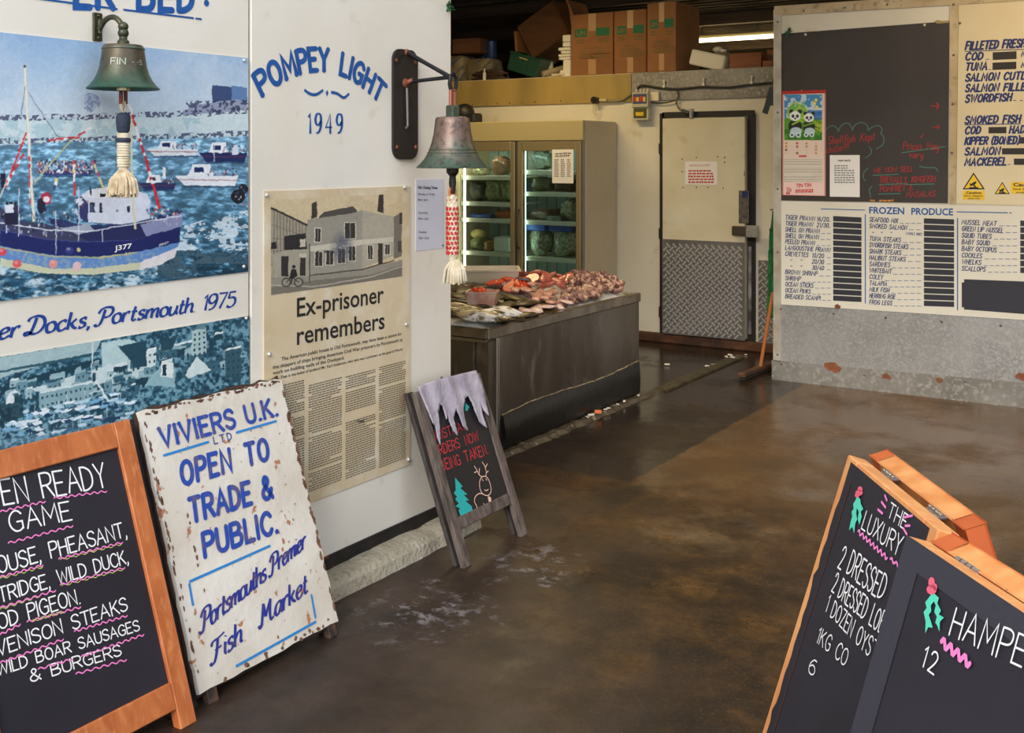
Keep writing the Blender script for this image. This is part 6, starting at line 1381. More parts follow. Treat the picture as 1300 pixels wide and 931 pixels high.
# ================================================================== STORE ON TOP OF THE COLD ROOM
DZ = 2.492
card = M('cardboard', C(150, 100, 56), .8, col2=C(132, 86, 46), sc=3, bump=.04, bsc=50); card_d = M('cardboard_dark', C(106, 66, 34), .85, col2=C(84, 50, 26), sc=3, stretch=(1, 1, 6)); tape = M('parcel_tape', C(176, 132, 84), .4)
green_ink = M('carton_green', C(30, 104, 66), .7); dgrey = M('carton_print', C(96, 92, 52), .8)
def carton(label, u0, u1, vtop, y, depth, seed, rz=0, flap=0, side=False, pr=True):
    x0 = ay(u0, 95, y).x; x1 = ay(u1, 95, y).x; zt = ay((u0+u1)/2, vtop, y).z; w_ = x1-x0; hh = zt-DZ
    t = thing('cardboard_box', label, 'box', ((x0+x1)/2, y+depth/2, DZ)); b = MB(); b.bx(x0, x1, y, y+depth, DZ+.001, zt, .004); bx0 = b.build('carton', card, t)
    P = Pl((x0, y, DZ), (1, 0, 0), (0, 0, 1)); b = MB()
    if pr:
        b.slab(P, w_*.10, w_*.38, hh*.63, hh*.76, 0, .0015); b.slab(P, w_*.60, w_*.92, hh*.63, hh*.76, 0, .0015); b.build('green_print', green_ink, bx0)
        b = MB(); rr = random.Random(seed)
        def loc_write(s_, a0, a1, z0, cap, pen=.16):
            a = P.pt(a0, z0, 0); pl_ = P; x = a0; sx = (a1-a0)/adv(s_, .2)
            for ch in s_:
                if ch == ' ': x += .62*sx; continue
                gw, st = glyph(ch)
                for Q in st: ribbon(b, pl_, [(x+px*sx, z0+py*cap) for px, py in Q], pen*cap, .002)
                x += (gw+.2)*sx
        loc_write('GIANTS', w_*.30, w_*.72, hh*.42, hh*.035); loc_write('RECYCLED', w_*.22, w_*.8, hh*.36, hh*.035)
        for k_ in range(3):
            for z_ in (.28, .31, .34): 
                x = w_*.18+rr.uniform(0, .03)
                while x < w_*.85: l = rr.uniform(.01, .05); ribbon(b, P, [(x, hh*z_), (x+l, hh*z_)], .006, .0016, None, False); x += l+.012
        for z_ in (.58, .54): ribbon(b, P, [(w_*.12, hh*z_), (w_*.32, hh*z_)], .008, .0016, None, False); ribbon(b, P, [(w_*.64, hh*z_), (w_*.9, hh*z_)], .008, .0016, None, False)
        b.build('print', dgrey, bx0)
        b = MB()
        loc_write('LIN', w_*.15, w_*.33, hh*.665, hh*.06, .2)
        b.build('white_print', M('carton_gap', C(150, 112, 66), .8), bx0)
        b = MB(); b.slab(P, w_*.42, w_*.60, hh*.02, hh*.26, 0, .0018); b.slab(P, w_*.42, w_*.60, hh*.72, hh*1.0, 0, .0018); b.build('tape', tape, t)
    if flap:
        b = MB(); b.add([(x0, y, zt), (x0, y+depth, zt), (x0-.07, y+depth, zt+.16), (x0-.07, y, zt+.16)], [(0, 1, 2, 3)]); b.add([(x0, y+.003, zt-.1), (x0-.05, y+.01, zt+.16), (x0+.02, y+.02, zt)], [(0, 1, 2)])
        b.build('flap', card, t)
    return t
carton('tall cardboard carton with open flap, left of three on the cold room', 725, 778, 17, YB+.06, .42, 1, flap=1)
carton('tall cardboard carton with green print, middle of three on the cold room', 779.5, 820.5, 13, YB+.08, .42, 2)
carton('tallest cardboard carton with green print and tape, right of three on the cold room', 821.5, 858, 3, YB+.02, .55, 3)
# big carton tipped on its side, leaning on the stack
def tipped():
    y = YB+.42; c0 = ay(688, 42, y); t = thing('cardboard_box', 'large cardboard box lying tilted behind the green crate on the cold room', 'box', (c0.x, y+.3, DZ))
    r_ = Matrix.Rotation(math.radians(-30), 3, 'Y'); b = MB(); b.box((c0.x+.02, y+.22, c0.z+.03), (.50, .5, .40), .01, r_); b.build('carton', card_d, t)
    b = MB(); b.box((c0.x-.27, y+.12, c0.z-.10), (.03, .4, .26), .004, Matrix.Rotation(math.radians(-5), 3, 'Y')); b.build('flap', card, t)
    b = MB()
    for i in range(12):
        o_ = r_ @ Vector((-.22+i*.04, -.252, 0)); b.box(Vector((c0.x+.02, y+.22, c0.z+.03))+o_, (.008, .003, .38), 0, r_)
    b.build('rib', M('cardboard_line', C(98, 62, 34), .85), t)
    return t
tipped()
y = YB+.12
# green crate
c0 = ay(662, 82, y); r_ = Matrix.Rotation(math.radians(17), 3, 'Y'); t = thing('plastic_crate', 'dark green plastic crate tilted under the large tipped box', 'crate', (c0.x, y+.15, DZ)); gm = M('green_crate', C(22, 66, 46), .45)
b = MB(); ce = Vector((c0.x, y+.18, DZ+.155))
def cb(o_, d_, bv=.003): b.box(ce+r_ @ Vector(o_), d_, bv, r_)
W_, D_, H_ = .34, .30, .19
cb((0, 0, -H_/2), (W_, D_, .01)); cb((0, -D_/2, 0), (W_, .012, H_)); cb((0, D_/2, 0), (W_, .012, H_)); cb((-W_/2, 0, 0), (.012, D_, H_)); cb((W_/2, 0, 0), (.012, D_, H_)); cb((0, -D_/2-.006, H_/2-.01), (W_+.03, .02, .02)); cb((0, D_/2+.006, H_/2-.01), (W_+.03, .02, .02))
for i in range(6): cb((-.14+i*.056, -D_/2-.008, -.01), (.006, .01, H_*.8))
b.build('crate', gm, t)
b = MB(); b.box(ce+r_ @ Vector((.0, -D_/2-.018, .055)), (.10, .004, .014), 0, r_); b.build('label', M('crate_label', C(150, 140, 90), .6), t)
# small cartons, striped sack, hose, blue canister at the left end
def small_box(label, u0, u1, v0, v1, y, d_, m, rz=0, name='cardboard_box', cat='box', z0=None):
    a = ay(u0, v0, y); c = ay(u1, v1, y); zb_ = z0 if z0 is not None else c.z
    b = MB(); b.box(((a.x+c.x)/2, y+d_/2, (a.z+zb_)/2), (c.x-a.x, d_, a.z-zb_), .006, Matrix.Rotation(rz, 3, 'Z')); return props(b.build(name, m), label, cat)
sack_m = M('striped_sack', C(150, 132, 96), .8, col2=C(96, 84, 60), sc=6, bump=.4, bsc=14)
t = thing('woven_sack', 'crumpled beige sack with blue stripes at the left end of the cold room top', 'sack', (ay(585, 90, YB+.2).x, YB+.3, DZ))
p = ay(583, 84, YB+.34); b = MB(); b.box((p.x, p.y+.05, DZ+.15), (.22, .3, .30), .05, None, 3); q = ay(610, 84, YB+.34); b.box((q.x, q.y+.08, DZ+.13), (.34, .28, .26), .07, None, 3); sk = b.build('sack', sack_m, t, smooth='auto')
b = MB(); qy = YB+.02; PS = Pl((0, p.y-.101, 0), (1, 0, 0), (0, 0, 1))
for A in ((573, 83, 585, 72), (573, 98, 588, 84), (583, 103, 590, 92)): ribbon(b, PS, [PS.loc(*A[:2]), PS.loc(*A[2:])], .012, .0)
PS = Pl((0, q.y-.061, 0), (1, 0, 0), (0, 0, 1))
for A in ((603, 82, 616, 70), (612, 88, 626, 74), (621, 90, 634, 78)): ribbon(b, PS, [PS.loc(*A[:2]), PS.loc(*A[2:])], .008, .0)
b.build('blue_stripe', M('stripe_blue', C(40, 84, 130), .7), sk)
small_box('small orange-brown cardboard box on top of the striped sack', 574, 607, 50, 71, YB+.22, .2, card_d, .1, z0=DZ+.31)
b = MB(); p = ay(624, 59, YB+.45); b.lathe((p.x, p.y, DZ+.262), [(.055, 0), (.06, .01), (.06, p.z-DZ-.262+.05), (.05, p.z-DZ-.262+.06), (.02, p.z-DZ-.262+.065)], 20); props(b.build('blue_canister', M('navy_plastic', C(26, 52, 104), .4), smooth='auto'), 'dark blue canister behind the striped sack', 'canister')
b = MB(); p = ay(618, 95, YB+.12); rr = random.Random(6)
for i in range(9):
    R_ = .10+rr.uniform(-.02, .09); q = [(p.x+(R_*1.35)*math.cos(a*.4)+rr.uniform(-.004, .004), p.y+.06+R_*.32*math.sin(a*.4), DZ+.012+.011*i+.01*math.sin(a+i)) for a in range(17)]; b.tube(q, .0095, 6)
props(b.build('coiled_hose', M('brown_hose', C(66, 44, 30), .6), smooth='auto'), 'coil of dark brown hose on the front edge of the cold room top', 'hose')
b = MB(); p = ay(613, 80, YB+.035); b.lathe((p.x, p.y+.03, DZ), [(.018, 0), (.018, .07), (.008, .09), (.008, .12)], 14); props(b.build('spray_bottle', M('white_bottle', C(210, 206, 190), .4), smooth='auto'), 'small white bottle standing in front of the striped sack', 'bottle')
# pipes, white ball, polystyrene lids
b = MB(); p0 = ay(689, 95, YB+.10); p1 = ay(722, 83, YB+.30); b.tube([(p0.x, p0.y, DZ+.035), (p1.x, p1.y, DZ+.115)], .034, 14); props(b.build('rolled_plan', M('pale_tube', C(176, 160, 128), .7, col2=C(150, 134, 104), sc=9), smooth='auto'), 'pale rolled tube sloping up to the white lids', 'tube')
b = MB(); p0 = ay(700, 97, YB+.05); p1 = ay(722, 92, YB+.16); b.tube([(p0.x, p0.y, DZ+.018), (p1.x, p1.y, DZ+.03)], .016, 12); props(b.build('plastic_pipe', M('ivory_plastic', C(214, 200, 160), .4), smooth='auto'), 'short thin ivory pipe lying in front of the rolled tube', 'pipe')
b = MB(); p = ay(714.5, 94, YB+.05); b.ball((p.x, p.y, DZ+.034), .034, (1, 1, 1), 3); props(b.build('net_float', M('float_white', C(222, 212, 184), .5), smooth=True), 'small white ball beside the stack of white lids', 'ball')
foam = M('polystyrene', C(226, 218, 196), .8, bump=.2, bsc=90)
xs = ay(713, 90, YB+.04).x; x2_ = ay(727, 90, YB+.04).x-.028; z = DZ
b = MB(); hh = ay(720, 72, YB+.05).z-DZ; b.bx(xs+.015, x2_, YB+.04, YB+.30, DZ, DZ+hh-.03, .006); props(b.build('polystyrene_box', foam), 'upright white polystyrene box at the bottom of the stack of lids', 'box')
z = DZ+hh-.028; st = None
labels = ['lowest', 'second', 'third', 'fourth', 'fifth', 'topmost']
for i in range(6):
    dx_ = (-.045, -.05, -.02, -.05, -.0, .0)[i]; h_ = (.03, .03, .03, .035, .05, .07)[i]; b = MB(); b.bx(xs+dx_+.01, x2_, YB+.04, YB+.28, z, z+h_-.005, .005); props(b.build('foam_block', foam), 'flat white polystyrene block, %s of the stack left of the cartons' % labels[i], 'block'); z += h_
b = MB(); p = ay(697, 80, YB+.33); b.add([(p.x-.05, p.y, DZ), (p.x+.05, p.y, DZ), (p.x-.01, p.y+.06, DZ+.2), (p.x-.05, p.y+.03, DZ), (p.x+.05, p.y+.03, DZ), (p.x-.01, p.y+.09, DZ+.2)], [(0, 1, 2), (5, 4, 3), (0, 3, 4, 1), (1, 4, 5, 2), (2, 5, 3, 0)]); props(b.build('white_wedge', foam), 'white triangular offcut standing behind the rolled tube', 'offcut')
# right end
p = ay(898, 78, YB+.10); b = MB(); b.box((p.x, YB+.20, DZ+.095), (.34, .22, .14), .012, Matrix.Rotation(math.radians(14), 3, 'Y')); props(b.build('polystyrene_box', foam), 'white polystyrene fish box tipped over right of the cartons', 'box')
t = thing('tied_bag', 'grey plastic bag tied with a white knot behind the tipped white box', 'bag', (ay(916, 80, YB+.3).x, YB+.42, DZ)); p = ay(916, 80, YB+.42)
b = MB(); b.ball((p.x, p.y, DZ+.10), .12, (1.1, 1, .85), 3); bgm = b.build('sack', M('grey_poly', C(140, 130, 108), .3, bump=.8, bsc=12), t, smooth=True)
b = MB(); b.ball((p.x-.02, p.y-.04, DZ+.215), .04, (1.3, 1, .7), 2); b.ball((p.x+.03, p.y-.04, DZ+.20), .03, (1.3, 1, .6), 2); b.build('knot', foam, t, smooth=True)
wood_b = M('reddish_board', C(150, 92, 56), .7, col2=C(124, 74, 44), sc=4, stretch=(.4, 3, 3))
small_box('flat reddish cardboard box lying right of the tied bag', 925, 966, 68, 84, YB+.14, .26, wood_b, .04, z0=DZ+.002)
small_box('small reddish block at the far right end of the cold room top', 968, 981, 77, 84, YB+.08, .12, wood_b, 0, z0=DZ+.002)
small_box('larger reddish box behind the small block at the far right end', 973, 990, 63, 78, YB+.30, .2, wood_b, 0, z0=DZ+.002)
# fluorescent tube under the falling roof
t = thing('fluorescent_lamp', 'long glowing fluorescent tube hung above the cold room', 'lamp', (ay(928, 49, 11).x, 11, ay(928, 49, 11).z))
a, c = ay(868, 52.5, 11.0), ay(984, 46, 11.0); zl = (a.z+c.z)/2
b = MB(); b.tube([(a.x, 11, zl), (c.x, 11, zl)], .022, 12); b.build('tube', M('fluoro_glow', C(255, 240, 190), .5, emis=(1, .86, .52, 1), es=7), t)
b = MB(); b.bx(a.x-.03, c.x+.03, 11.03, 11.06, zl+.03, zl+.06, .005); b.build('batten', M('batten_dark', C(110, 96, 60), .6), t)
b = MB()
for x_ in (a.x+.2, c.x-.2): b.tube([(x_, 11.03, zl+.08), (x_, 11.03, 3.42-(11.03-9.9)*.2109-.02)], .006, 6)
b.build('hanger', iron, t)
area('tube_light', ((a.x+c.x)/2, 10.98, zl-.05), 1.1, .06, 16, (1, .84, .5))

# ================================================================== ELECTRICS ON THE COLD STORE FRONT
PB = Pl((0, YB-.02, 0), (1, 0, 0), (0, 0, 1))
t = thing('control_box', 'grey control box with colourful labels and a small display beside the door', 'control box', ay(814, 150, YB-.02))
a, c = ay(802, 117.5, YB-.10), ay(822.5, 136, YB-.10); b = MB(); b.bx(a.x, c.x, YB-.10, YB-.021, c.z, a.z, .005); u1 = b.build('upper_housing', M('housing_grey', C(186, 180, 150), .4), t)
P = Pl((0, YB-.10, 0), (1, 0, 0), (0, 0, 1)); h = MB(); q0, q1 = P.loc(803.5, 119.5), P.loc(821, 131.5); h.slab(P, q0[0], q1[0], q1[1], q0[1], 0, .002); lb = h.build('label', M('label_violet', C(62, 66, 110), .5), u1)
for m_, us in (('label_red', (806, 814)), ('label_yellow', (809.5, 818))):
    h = MB()
    for u_ in us: q0, q1 = P.loc(u_-1.6, 121+(u_ % 3)), P.loc(u_+1.6, 129); h.slab(P, q0[0], q1[0], q1[1], q0[1], .002, .004)
    h.build('label_mark', M(m_, C(190, 50, 40) if 'red' in m_ else C(220, 180, 40), .5), lb)
a, c = ay(803, 136.2, YB-.08), ay(823, 152.5, YB-.08); b = MB(); b.bx(a.x, c.x, YB-.08, YB-.001, c.z, a.z, .005); u2 = b.build('lower_housing', M('housing_pale', C(200, 194, 170), .4), t)
P = Pl((0, YB-.08, 0), (1, 0, 0), (0, 0, 1)); h = MB(); q0, q1 = P.loc(804.5, 138), P.loc(821, 150); h.slab(P, q0[0], q1[0], q1[1], q0[1], 0, .002); ds = h.build('display', M('display_olive', C(86, 84, 50), .25), u2)
h = MB(); q0, q1 = P.loc(807, 142.5), P.loc(817, 147); h.slab(P, q0[0], q1[0], q1[1], q0[1], .002, .003); h.build('label_mark', MATS['label_yellow'], ds)
h = MB(); a, c = ay(824, 117, YB-.05), ay(836, 128, YB-.05); h.bx(a.x, c.x, YB-.05, YB-.021, c.z, a.z, .004); h.build('side_socket', M('socket_white', C(226, 214, 180), .4), t)
h = MB()
for u_ in (808, 813, 817.5, 822): p = ay(u_, 115.5, YB-.06); h.lathe((p.x, p.y, p.z-.01), [(.009, 0), (.009, .022), (.005, .03)], 10)
h.build('cable_gland', M('gland_white', C(214, 206, 186), .4), t)
def cable(name, label, pts, r_, m, y=YB-.035):
    P3 = [ay(u_, v_, y) for u_, v_ in pts]; sm = smooth_pts([(p.x, p.z) for p in P3], 5); h = MB(); h.tube([(x_, y, z_) for x_, z_ in sm], r_, 7); return props(h.build(name, m, smooth='auto'), label, 'cable')
blk = M('black_cable', C(38, 34, 30), .5)
cable('cable', 'black cable clipped along the grey metal band above the door', [(809, 113), (816, 108.5), (836, 111.5), (860, 113), (890, 110.5), (925, 111), (950, 108), (980, 105)], .010, blk)
cable('cable', 'looped cable dropping from the metal band to the door sensor', [(859, 114), (861, 122), (858.5, 130), (862, 138), (868, 142)], .007, MATS['display_olive'] and M('olive_cable', C(96, 90, 56), .5))
cable('cable', 'short thin black cable leaving the right side of the control box', [(826, 130), (836, 131), (848, 130), (857, 127)], .006, blk)
cable('conduit', 'bent grey conduit between the round black sounder and the control box', [(765, 127), (778, 128), (790, 126.5), (797, 122), (802, 119)], .014, M('conduit_grey', C(140, 126, 84), .5))
t = thing('alarm_sounder', 'round black alarm sounder with a hanging hook left of the control box', 'alarm', ay(753, 128, YB-.03)); p = ay(753, 127, YB-.10)
h = MB(); h.tube([(p.x, YB-.021, p.z), (p.x, YB-.09, p.z)], .034, 18); h.tube([(p.x, YB-.09, p.z), (p.x, YB-.10, p.z)], [.034, .024], 18); h.build('sounder', M('black_plastic', C(26, 24, 22), .35), t, smooth='auto')
h = MB(); h.bx(p.x+.04, p.x+.12, YB-.06, YB-.021, p.z-.012, p.z+.012, .003); h.build('pipe_coupler', M('coupler', C(190, 176, 130), .4), t)
h = MB(); q = [ay(u_, v_, YB-.05) for u_, v_ in ((752.5, 133), (752.5, 142), (755, 146), (758.5, 144), (759, 134), (756, 131))]; h.tube(q, .006, 7); h.build('hook', M('hook_ivory', C(206, 196, 164), .4), t, smooth='auto')
h0 = None
for u_, v_ in ((844, 110), (894, 107.5), (955, 105)):
    if h0 is None:
        h = MB(); h.bx(-.014, .014, -.03, 0, -.012, .012, .003); h.tube([(0, -.012, .01), (0, -.012, .045)], .007, 8); h.ball((0, -.012, .05), .013); h0 = q = props(h.build('cable_clip', M('clip_white', C(222, 214, 190), .5), org=(0, 0, 0)), 'white cable clip fixed on the black cable above the door', 'clip', 'white cable clips above the door')
    else: q = link(h0.copy())
    q.location = ay(u_, v_, YB-.021); q['label'] = 'white cable clip on the black cable above the door, %s of three' % {844: 'leftmost', 894: 'middle', 955: 'rightmost'}[u_]
t = thing('door_sensor', 'small grey sensor with clip above the left corner of the door', 'sensor', ay(872, 145, YB-.05)); p = ay(870, 141.5, YB-.07)
h = MB(); h.box((p.x, YB-.065, p.z), (.085, .04, .03), .01, Matrix.Rotation(.3, 3, 'Y')); h.build('sensor_head', M('sensor_grey', C(84, 92, 96), .4), t)
a, c = ay(876, 138, YB-.07), ay(879.5, 150.5, YB-.07); h = MB(); h.bx(a.x, c.x, YB-.09, YB-.04, c.z, a.z, .003); h.build('sensor_clip', galv, t)
t = thing('hanging_strap', 'dark blue-grey rubber boot-shaped strap hanging beside the partition', 'strap', ay(972, 125, YP+.75)); yq = YP+.75
P = Pl((0, yq, 0), (1, 0, 0), (0, 0, 1)); h = MB(); h.prism(P, [P.loc(u_, v_) for u_, v_ in ((977, 110), (982.5, 110), (982, 134), (976.5, 134), (973, 145), (967.5, 143), (971, 132), (974.5, 118))], -.03, 0); h.build('rubber_strap', M('rubber_blue', C(52, 62, 72), .45), t)
h = MB(); h.tube([ay(980, 109, yq), ay(982, 100, yq), Vector((-2.79, yq, ay(984, 97, yq).z))], .008, 8); h.build('cord', blk, t)
# nail and green hanging net, broom
t = thing('green_net', 'long strip of green netting hanging from a nail at the left edge of the partition', 'net', ay(979, 410, YP+.12)); yq = YP+.12
h = MB(); rr = random.Random(3); pts = [(980.5, 268), (978, 284), (977, 300), (976, 330), (975, 360), (974, 385), (973.5, 402), (977, 400), (979, 404), (983.5, 398), (985, 380), (985.5, 340), (985, 300), (982.5, 275)]
P = Pl((0, yq, 0), (1, 0, 0), (0, 0, 1)); ol = [P.loc(*p) for p in pts]; h.prism(P, [(x_+.006*math.sin(i*2.1), z_) for i, (x_, z_) in enumerate(ol)], -.05, 0)
for i in range(34):
    u_ = rr.uniform(975.5, 984.5); v0 = rr.uniform(275, 360); q = [ay(u_+rr.uniform(-.8, .8), v0+k_*12, yq-.004-rr.uniform(0, .012)) for k_ in range(4)]; h.tube(q, .005, 5)
h.build('netting', M('green_netting', C(24, 112, 52), .7, col2=C(14, 78, 36), sc=22, bump=.8, bsc=60), t, smooth='auto')
h = MB(); h.tube([ay(978, 266.5, yq), ay(983, 266, yq)], .005, 6); h.build('nail', rust, t)
t = thing('broom', 'wooden broom leaning behind the partition edge, its worn head on the floor', 'broom', az(958, 475, .0))
hb = az(965, 468, .04); ht = ay(981, 372, YP+.10); h = MB(); h.tube([hb, ht], .014, 10); h.build('handle', M('broom_handle', C(186, 110, 58), .55), t, smooth='auto')
e0, e1 = az(941, 479, .03), az(984, 462, .03); d_ = (e1-e0); rz = math.atan2(d_.y, d_.x)
h = MB(); h.box((e0+e1)/2+Vector((0, 0, .012)), (d_.length, .055, .035), .006, Matrix.Rotation(rz, 3, 'Z')); h.build('head', M('broom_head', C(104, 66, 36), .8, col2=C(58, 38, 24), sc=14), t)
h = MB(); h.box((e0+e1)/2+Vector((0, 0, -.015)), (d_.length*.96, .04, .028), .004, Matrix.Rotation(rz, 3, 'Z')); h.build('bristles', M('worn_bristle', C(40, 32, 26), .9), t)

# ================================================================== BOARDS ON THE PARTITION
bb_m = M('menu_blackboard', C(52, 44, 38), .5, col2=C(60, 52, 46), sc=2)
t = thing('menu_blackboard', 'large black wall board with red marker writing on the partition', 'blackboard', PP.pt(*PP.loc(1100, 257), 0))
h = MB(); h.prism(PP, [PP.loc(*p) for p in ((992.5, 254.5), (1203.5, 258), (1205.5, 27), (992.8, 43))], 0, .008); bbd = h.build('board', bb_m, t)
h = MB()
for u_, v_ in ((1023, 44), (1174, 32)): h.ball(tuple(PP.pt(*PP.loc(u_, v_), .009)), .010, (1, .5, 1))
h.build('white_screw', M('screw_white', C(216, 206, 186), .5), t)
h = MB(); h.prism(PP, [PP.loc(*p) for p in ((1186, 27.5), (1190, 25.5), (1197, 26.8), (1205, 26), (1205, 29), (1190, 30))], .008, .0086); h.build('torn_edge', M('torn_paper', C(170, 150, 100), .8), t)
q = PP.off(.008); z6 = lambda x_, y_: (1000+x_/4.9, 70+y_/4.9)
h = MB(); kw = dict(jit=.04, gap=.2, n=.001)
for s_, A, B, c_, pn in (('Shellfish Kept', (250, 555), (540, 528), 9.4, .09), ('chiller!!!', (240, 612), (378, 588), 8.5, .09), ('Prices May', (718, 590), (940, 588), 10, .09), ('vary', (755, 638), (842, 640), 9, .1), ('WE NOW SELL', (535, 733), (780, 722), 6.2, .13), ('TREVALLY, KINGFISH', (570, 795), (915, 790), 7.4, .12), ('POMFRET &', (575, 850), (775, 842), 7, .12), ('MASALAS.', (738, 884), (925, 878), 6.8, .12)):
    write(h, q, s_, z6(*A), z6(*B), c_, pn, slant=.12, **kw)
for P in ([(888, 318), (948, 318)], [(926, 296), (936, 318), (924, 336)], [(936, 300), (934, 334)], [(900, 450), (946, 446)], [(932, 432), (944, 446), (934, 462)], [(828, 514), (846, 494)]): pxline(h, q, [z6(*p) for p in P], .006)
h.build('red_writing', M('marker_red', C(168, 40, 40), .6), bbd)
h = MB()
for P in ([(236, 468), (258, 446), (284, 440), (308, 456), (316, 476)], [(316, 476), (328, 446), (358, 424), (388, 432), (404, 466)], [(404, 466), (420, 434), (460, 420), (492, 434), (502, 468)], [(502, 468), (530, 446), (566, 440), (588, 462), (578, 488)], [(578, 488), (598, 510), (592, 556), (552, 584)], [(508, 572), (520, 590), (516, 616), (484, 640)], [(500, 704), (476, 728), (470, 760), (482, 780)], [(524, 818), (508, 840), (516, 884)], [(820, 692), (860, 700), (918, 702), (934, 722)]):
    pxline(h, q, [z6(*p) for p in P], .006, smooth=True)
for P in ([(710, 608), (980, 570)], [(532, 748), (690, 742)], [(570, 806), (740, 800)], [(740, 806), (912, 802)], [(566, 864), (700, 862)]): pxline(h, q, [z6(*p) for p in P], .006)
h.build('teal_line', M('marker_teal', C(76, 124, 110), .6), bbd)
h = MB(); smudge_lines(h, q, z6(512, 904), z6(548, 904), 3, 1, h=.5); smudge_lines(h, q, z6(570, 906), z6(660, 906), 3, 1, h=.6, rnd=random.Random(4)); h.build('orange_writing', M('marker_orange', C(200, 130, 50), .6), bbd)
# calendar
t = thing('wall_calendar', 'hanging calendar with two pandas in a green landscape on the blackboard', 'calendar', PP.pt(*PP.loc(1020, 249), 0)); pc = PP.off(.011)
def cal(p):
    U, V = p.U, p.V; n = fbm(U, V, 6, 3); n3 = fbm(U, V, 2.5, 5, 2)
    p.c[:] = np.array([228, 206, 190])/255
    w_ = (U > 995.5) & (U < 1043.5)
    p.mix(w_ & (V > 120) & (V < 178), (66, 142, 196)); p.mix(w_ & (V > 120) & (V < 150) & (n > .52), (214, 226, 226), .9); p.mix(w_ & (V > 150) & (V < 178), (86, 150, 42)); p.mix(w_ & (V > 164) & (V < 178) & (n > .5), (44, 110, 30), .8); p.mix(w_ & (V > 150) & (V < 168) & (U > 1030) & (n3 > .5), (206, 190, 60), .8)
    p.disc(1012, 143, 13, (120, 180, 60), .85, ry=11); p.mix((np.hypot(U-1012, V-143) < 14) & (n3 > .5), (190, 220, 90), .7); p.mix((V > 140) & (V < 152) & (U > 1025) & w_, (36, 90, 170), .7)
    for x_, y_ in ((1036, 127), (1034, 131), (1037, 136)): p.disc(x_, y_, 2.6, (226, 200, 80), .9, ry=2); p.disc(x_, y_, 1, (250, 240, 180))
    for cx_, cy_, s_ in ((1009.5, 147.5, 1), (1027, 149.5, .9)):
        p.disc(cx_, cy_+13*s_, 8.5*s_, (32, 34, 36), 1, ry=9*s_); p.disc(cx_+1, cy_+19*s_, 7.5*s_, (206, 226, 236), .9, ry=5*s_); p.disc(cx_-5*s_, cy_-6*s_, 2.6*s_, (28, 28, 30)); p.disc(cx_+6*s_, cy_-6*s_, 2.6*s_, (28, 28, 30))
        p.disc(cx_, cy_, 7*s_, (240, 240, 236), 1, ry=6.4*s_); p.disc(cx_-2.8*s_, cy_, 1.7*s_, (30, 30, 34), 1, ry=2*s_); p.disc(cx_+2.8*s_, cy_, 1.7*s_, (30, 30, 34), 1, ry=2*s_); p.disc(cx_, cy_+3*s_, 1.1*s_, (30, 30, 34))
        p.disc(cx_-4*s_, cy_+24*s_, 3.4*s_, (210, 226, 236)); p.disc(cx_+4*s_, cy_+24*s_, 3.4*s_, (210, 226, 236)); p.disc(cx_-4*s_, cy_+24*s_, 1.4*s_, (50, 60, 70)); p.disc(cx_+4*s_, cy_+24*s_, 1.4*s_, (50, 60, 70))
    p.line([(1006, 158), (1018, 152)], 2.4, (150, 190, 50)); p.line([(1020, 160), (1034, 156)], 2.4, (110, 160, 40))
    rr = random.Random(3)
    for i in range(4):
        for j in range(4): p.disc(998+i*12+(2 if i else 0), 182+j*4.2, 1.5, rr.choice(((190, 60, 50), (206, 130, 60), (120, 60, 40), (226, 190, 170))), .8)
    p.box(1014, 197, 1024, 199.4, (190, 50, 50), .8)
    g = w_ & (V > 201) & (V < 231); p.mix(g, (216, 206, 190)); p.mix(g & ((V % 3.2) < 1.3) & ((U*1.0 % 2.6) < 1.5), (140, 128, 120), .7); p.mix(g & (((V-201) % 10) < 1), (228, 214, 200))
    p.mix((V > 231.5) & (V < 249), (238, 206, 196))
    p.line([(994, 118.5), (1048, 117)], 2.6, (196, 44, 36)); p.line([(994, 248.3), (1048, 249.6)], 1.6, (196, 44, 36)); p.line([(1047.3, 118), (1047.3, 249)], 1, (200, 90, 80)); p.line([(994, 118), (994, 249)], .8, (200, 90, 80))
a, c = pc.loc(993.3, 117), pc.loc(1048, 249)
h = MB(); h.slab(PP, a[0], c[0], c[1], a[1], .008, .0105); h.build('sheet', MATS['paper_white'], t)
cp = picture('picture', PP, a[0], c[0], c[1], a[1], 150, 330, cal, Mprint('printed_calendar', .35), t, .0112)
h = MB(); print_text(h, pc, 'TIN TIN', (1010.5, 238), (1030, 237), 4.6, .03, n=.001); smudge_lines(h, pc, (1010, 241.5), (1032, 241), 2.4, 2, h=.6, rnd=random.Random(3), ragged=0); smudge_lines(h, pc, (999, 239), (1005, 239), 2, 3, h=.5); smudge_lines(h, pc, (998, 245.5), (1004, 245.5), 2, 1, h=1); h.build('red_lettering', M('calendar_red', C(206, 60, 56), .6), cp)
h = MB(); p = PP.pt(*PP.loc(1018.5, 115.8), .010); h.tube([p+Vector((-.02, 0, -.006)), p+Vector((0, 0, .008)), p+Vector((.02, 0, -.006))], .004, 6); h.build('hanger', M('brass_hook', C(196, 150, 70), .4, .6), t)
h = MB(); h.slab(PP, a[0]-.004, c[0]+.004, a[1]-.012, a[1]+.006, .0105, .016, .002); h.build('top_bar', M('red_bar', C(190, 44, 36), .4), t)
# white list
t, e = board('typed_list', 'plain white typed list pinned under the red writing on the blackboard', 'notice', q, (1053.5, 197), (1091.5, 250.5), .002, MATS['paper_white'])
h = MB(); qq = q.off(.002); smudge_lines(h, qq, (1064, 204), (1079, 204), 3, 1, h=.5); smudge_lines(h, qq, (1059.5, 210.5), (1085, 210.5), 3.0, 8, h=.34, rnd=random.Random(5), ragged=.12); h.build('print', MATS['grey_ink'], t)

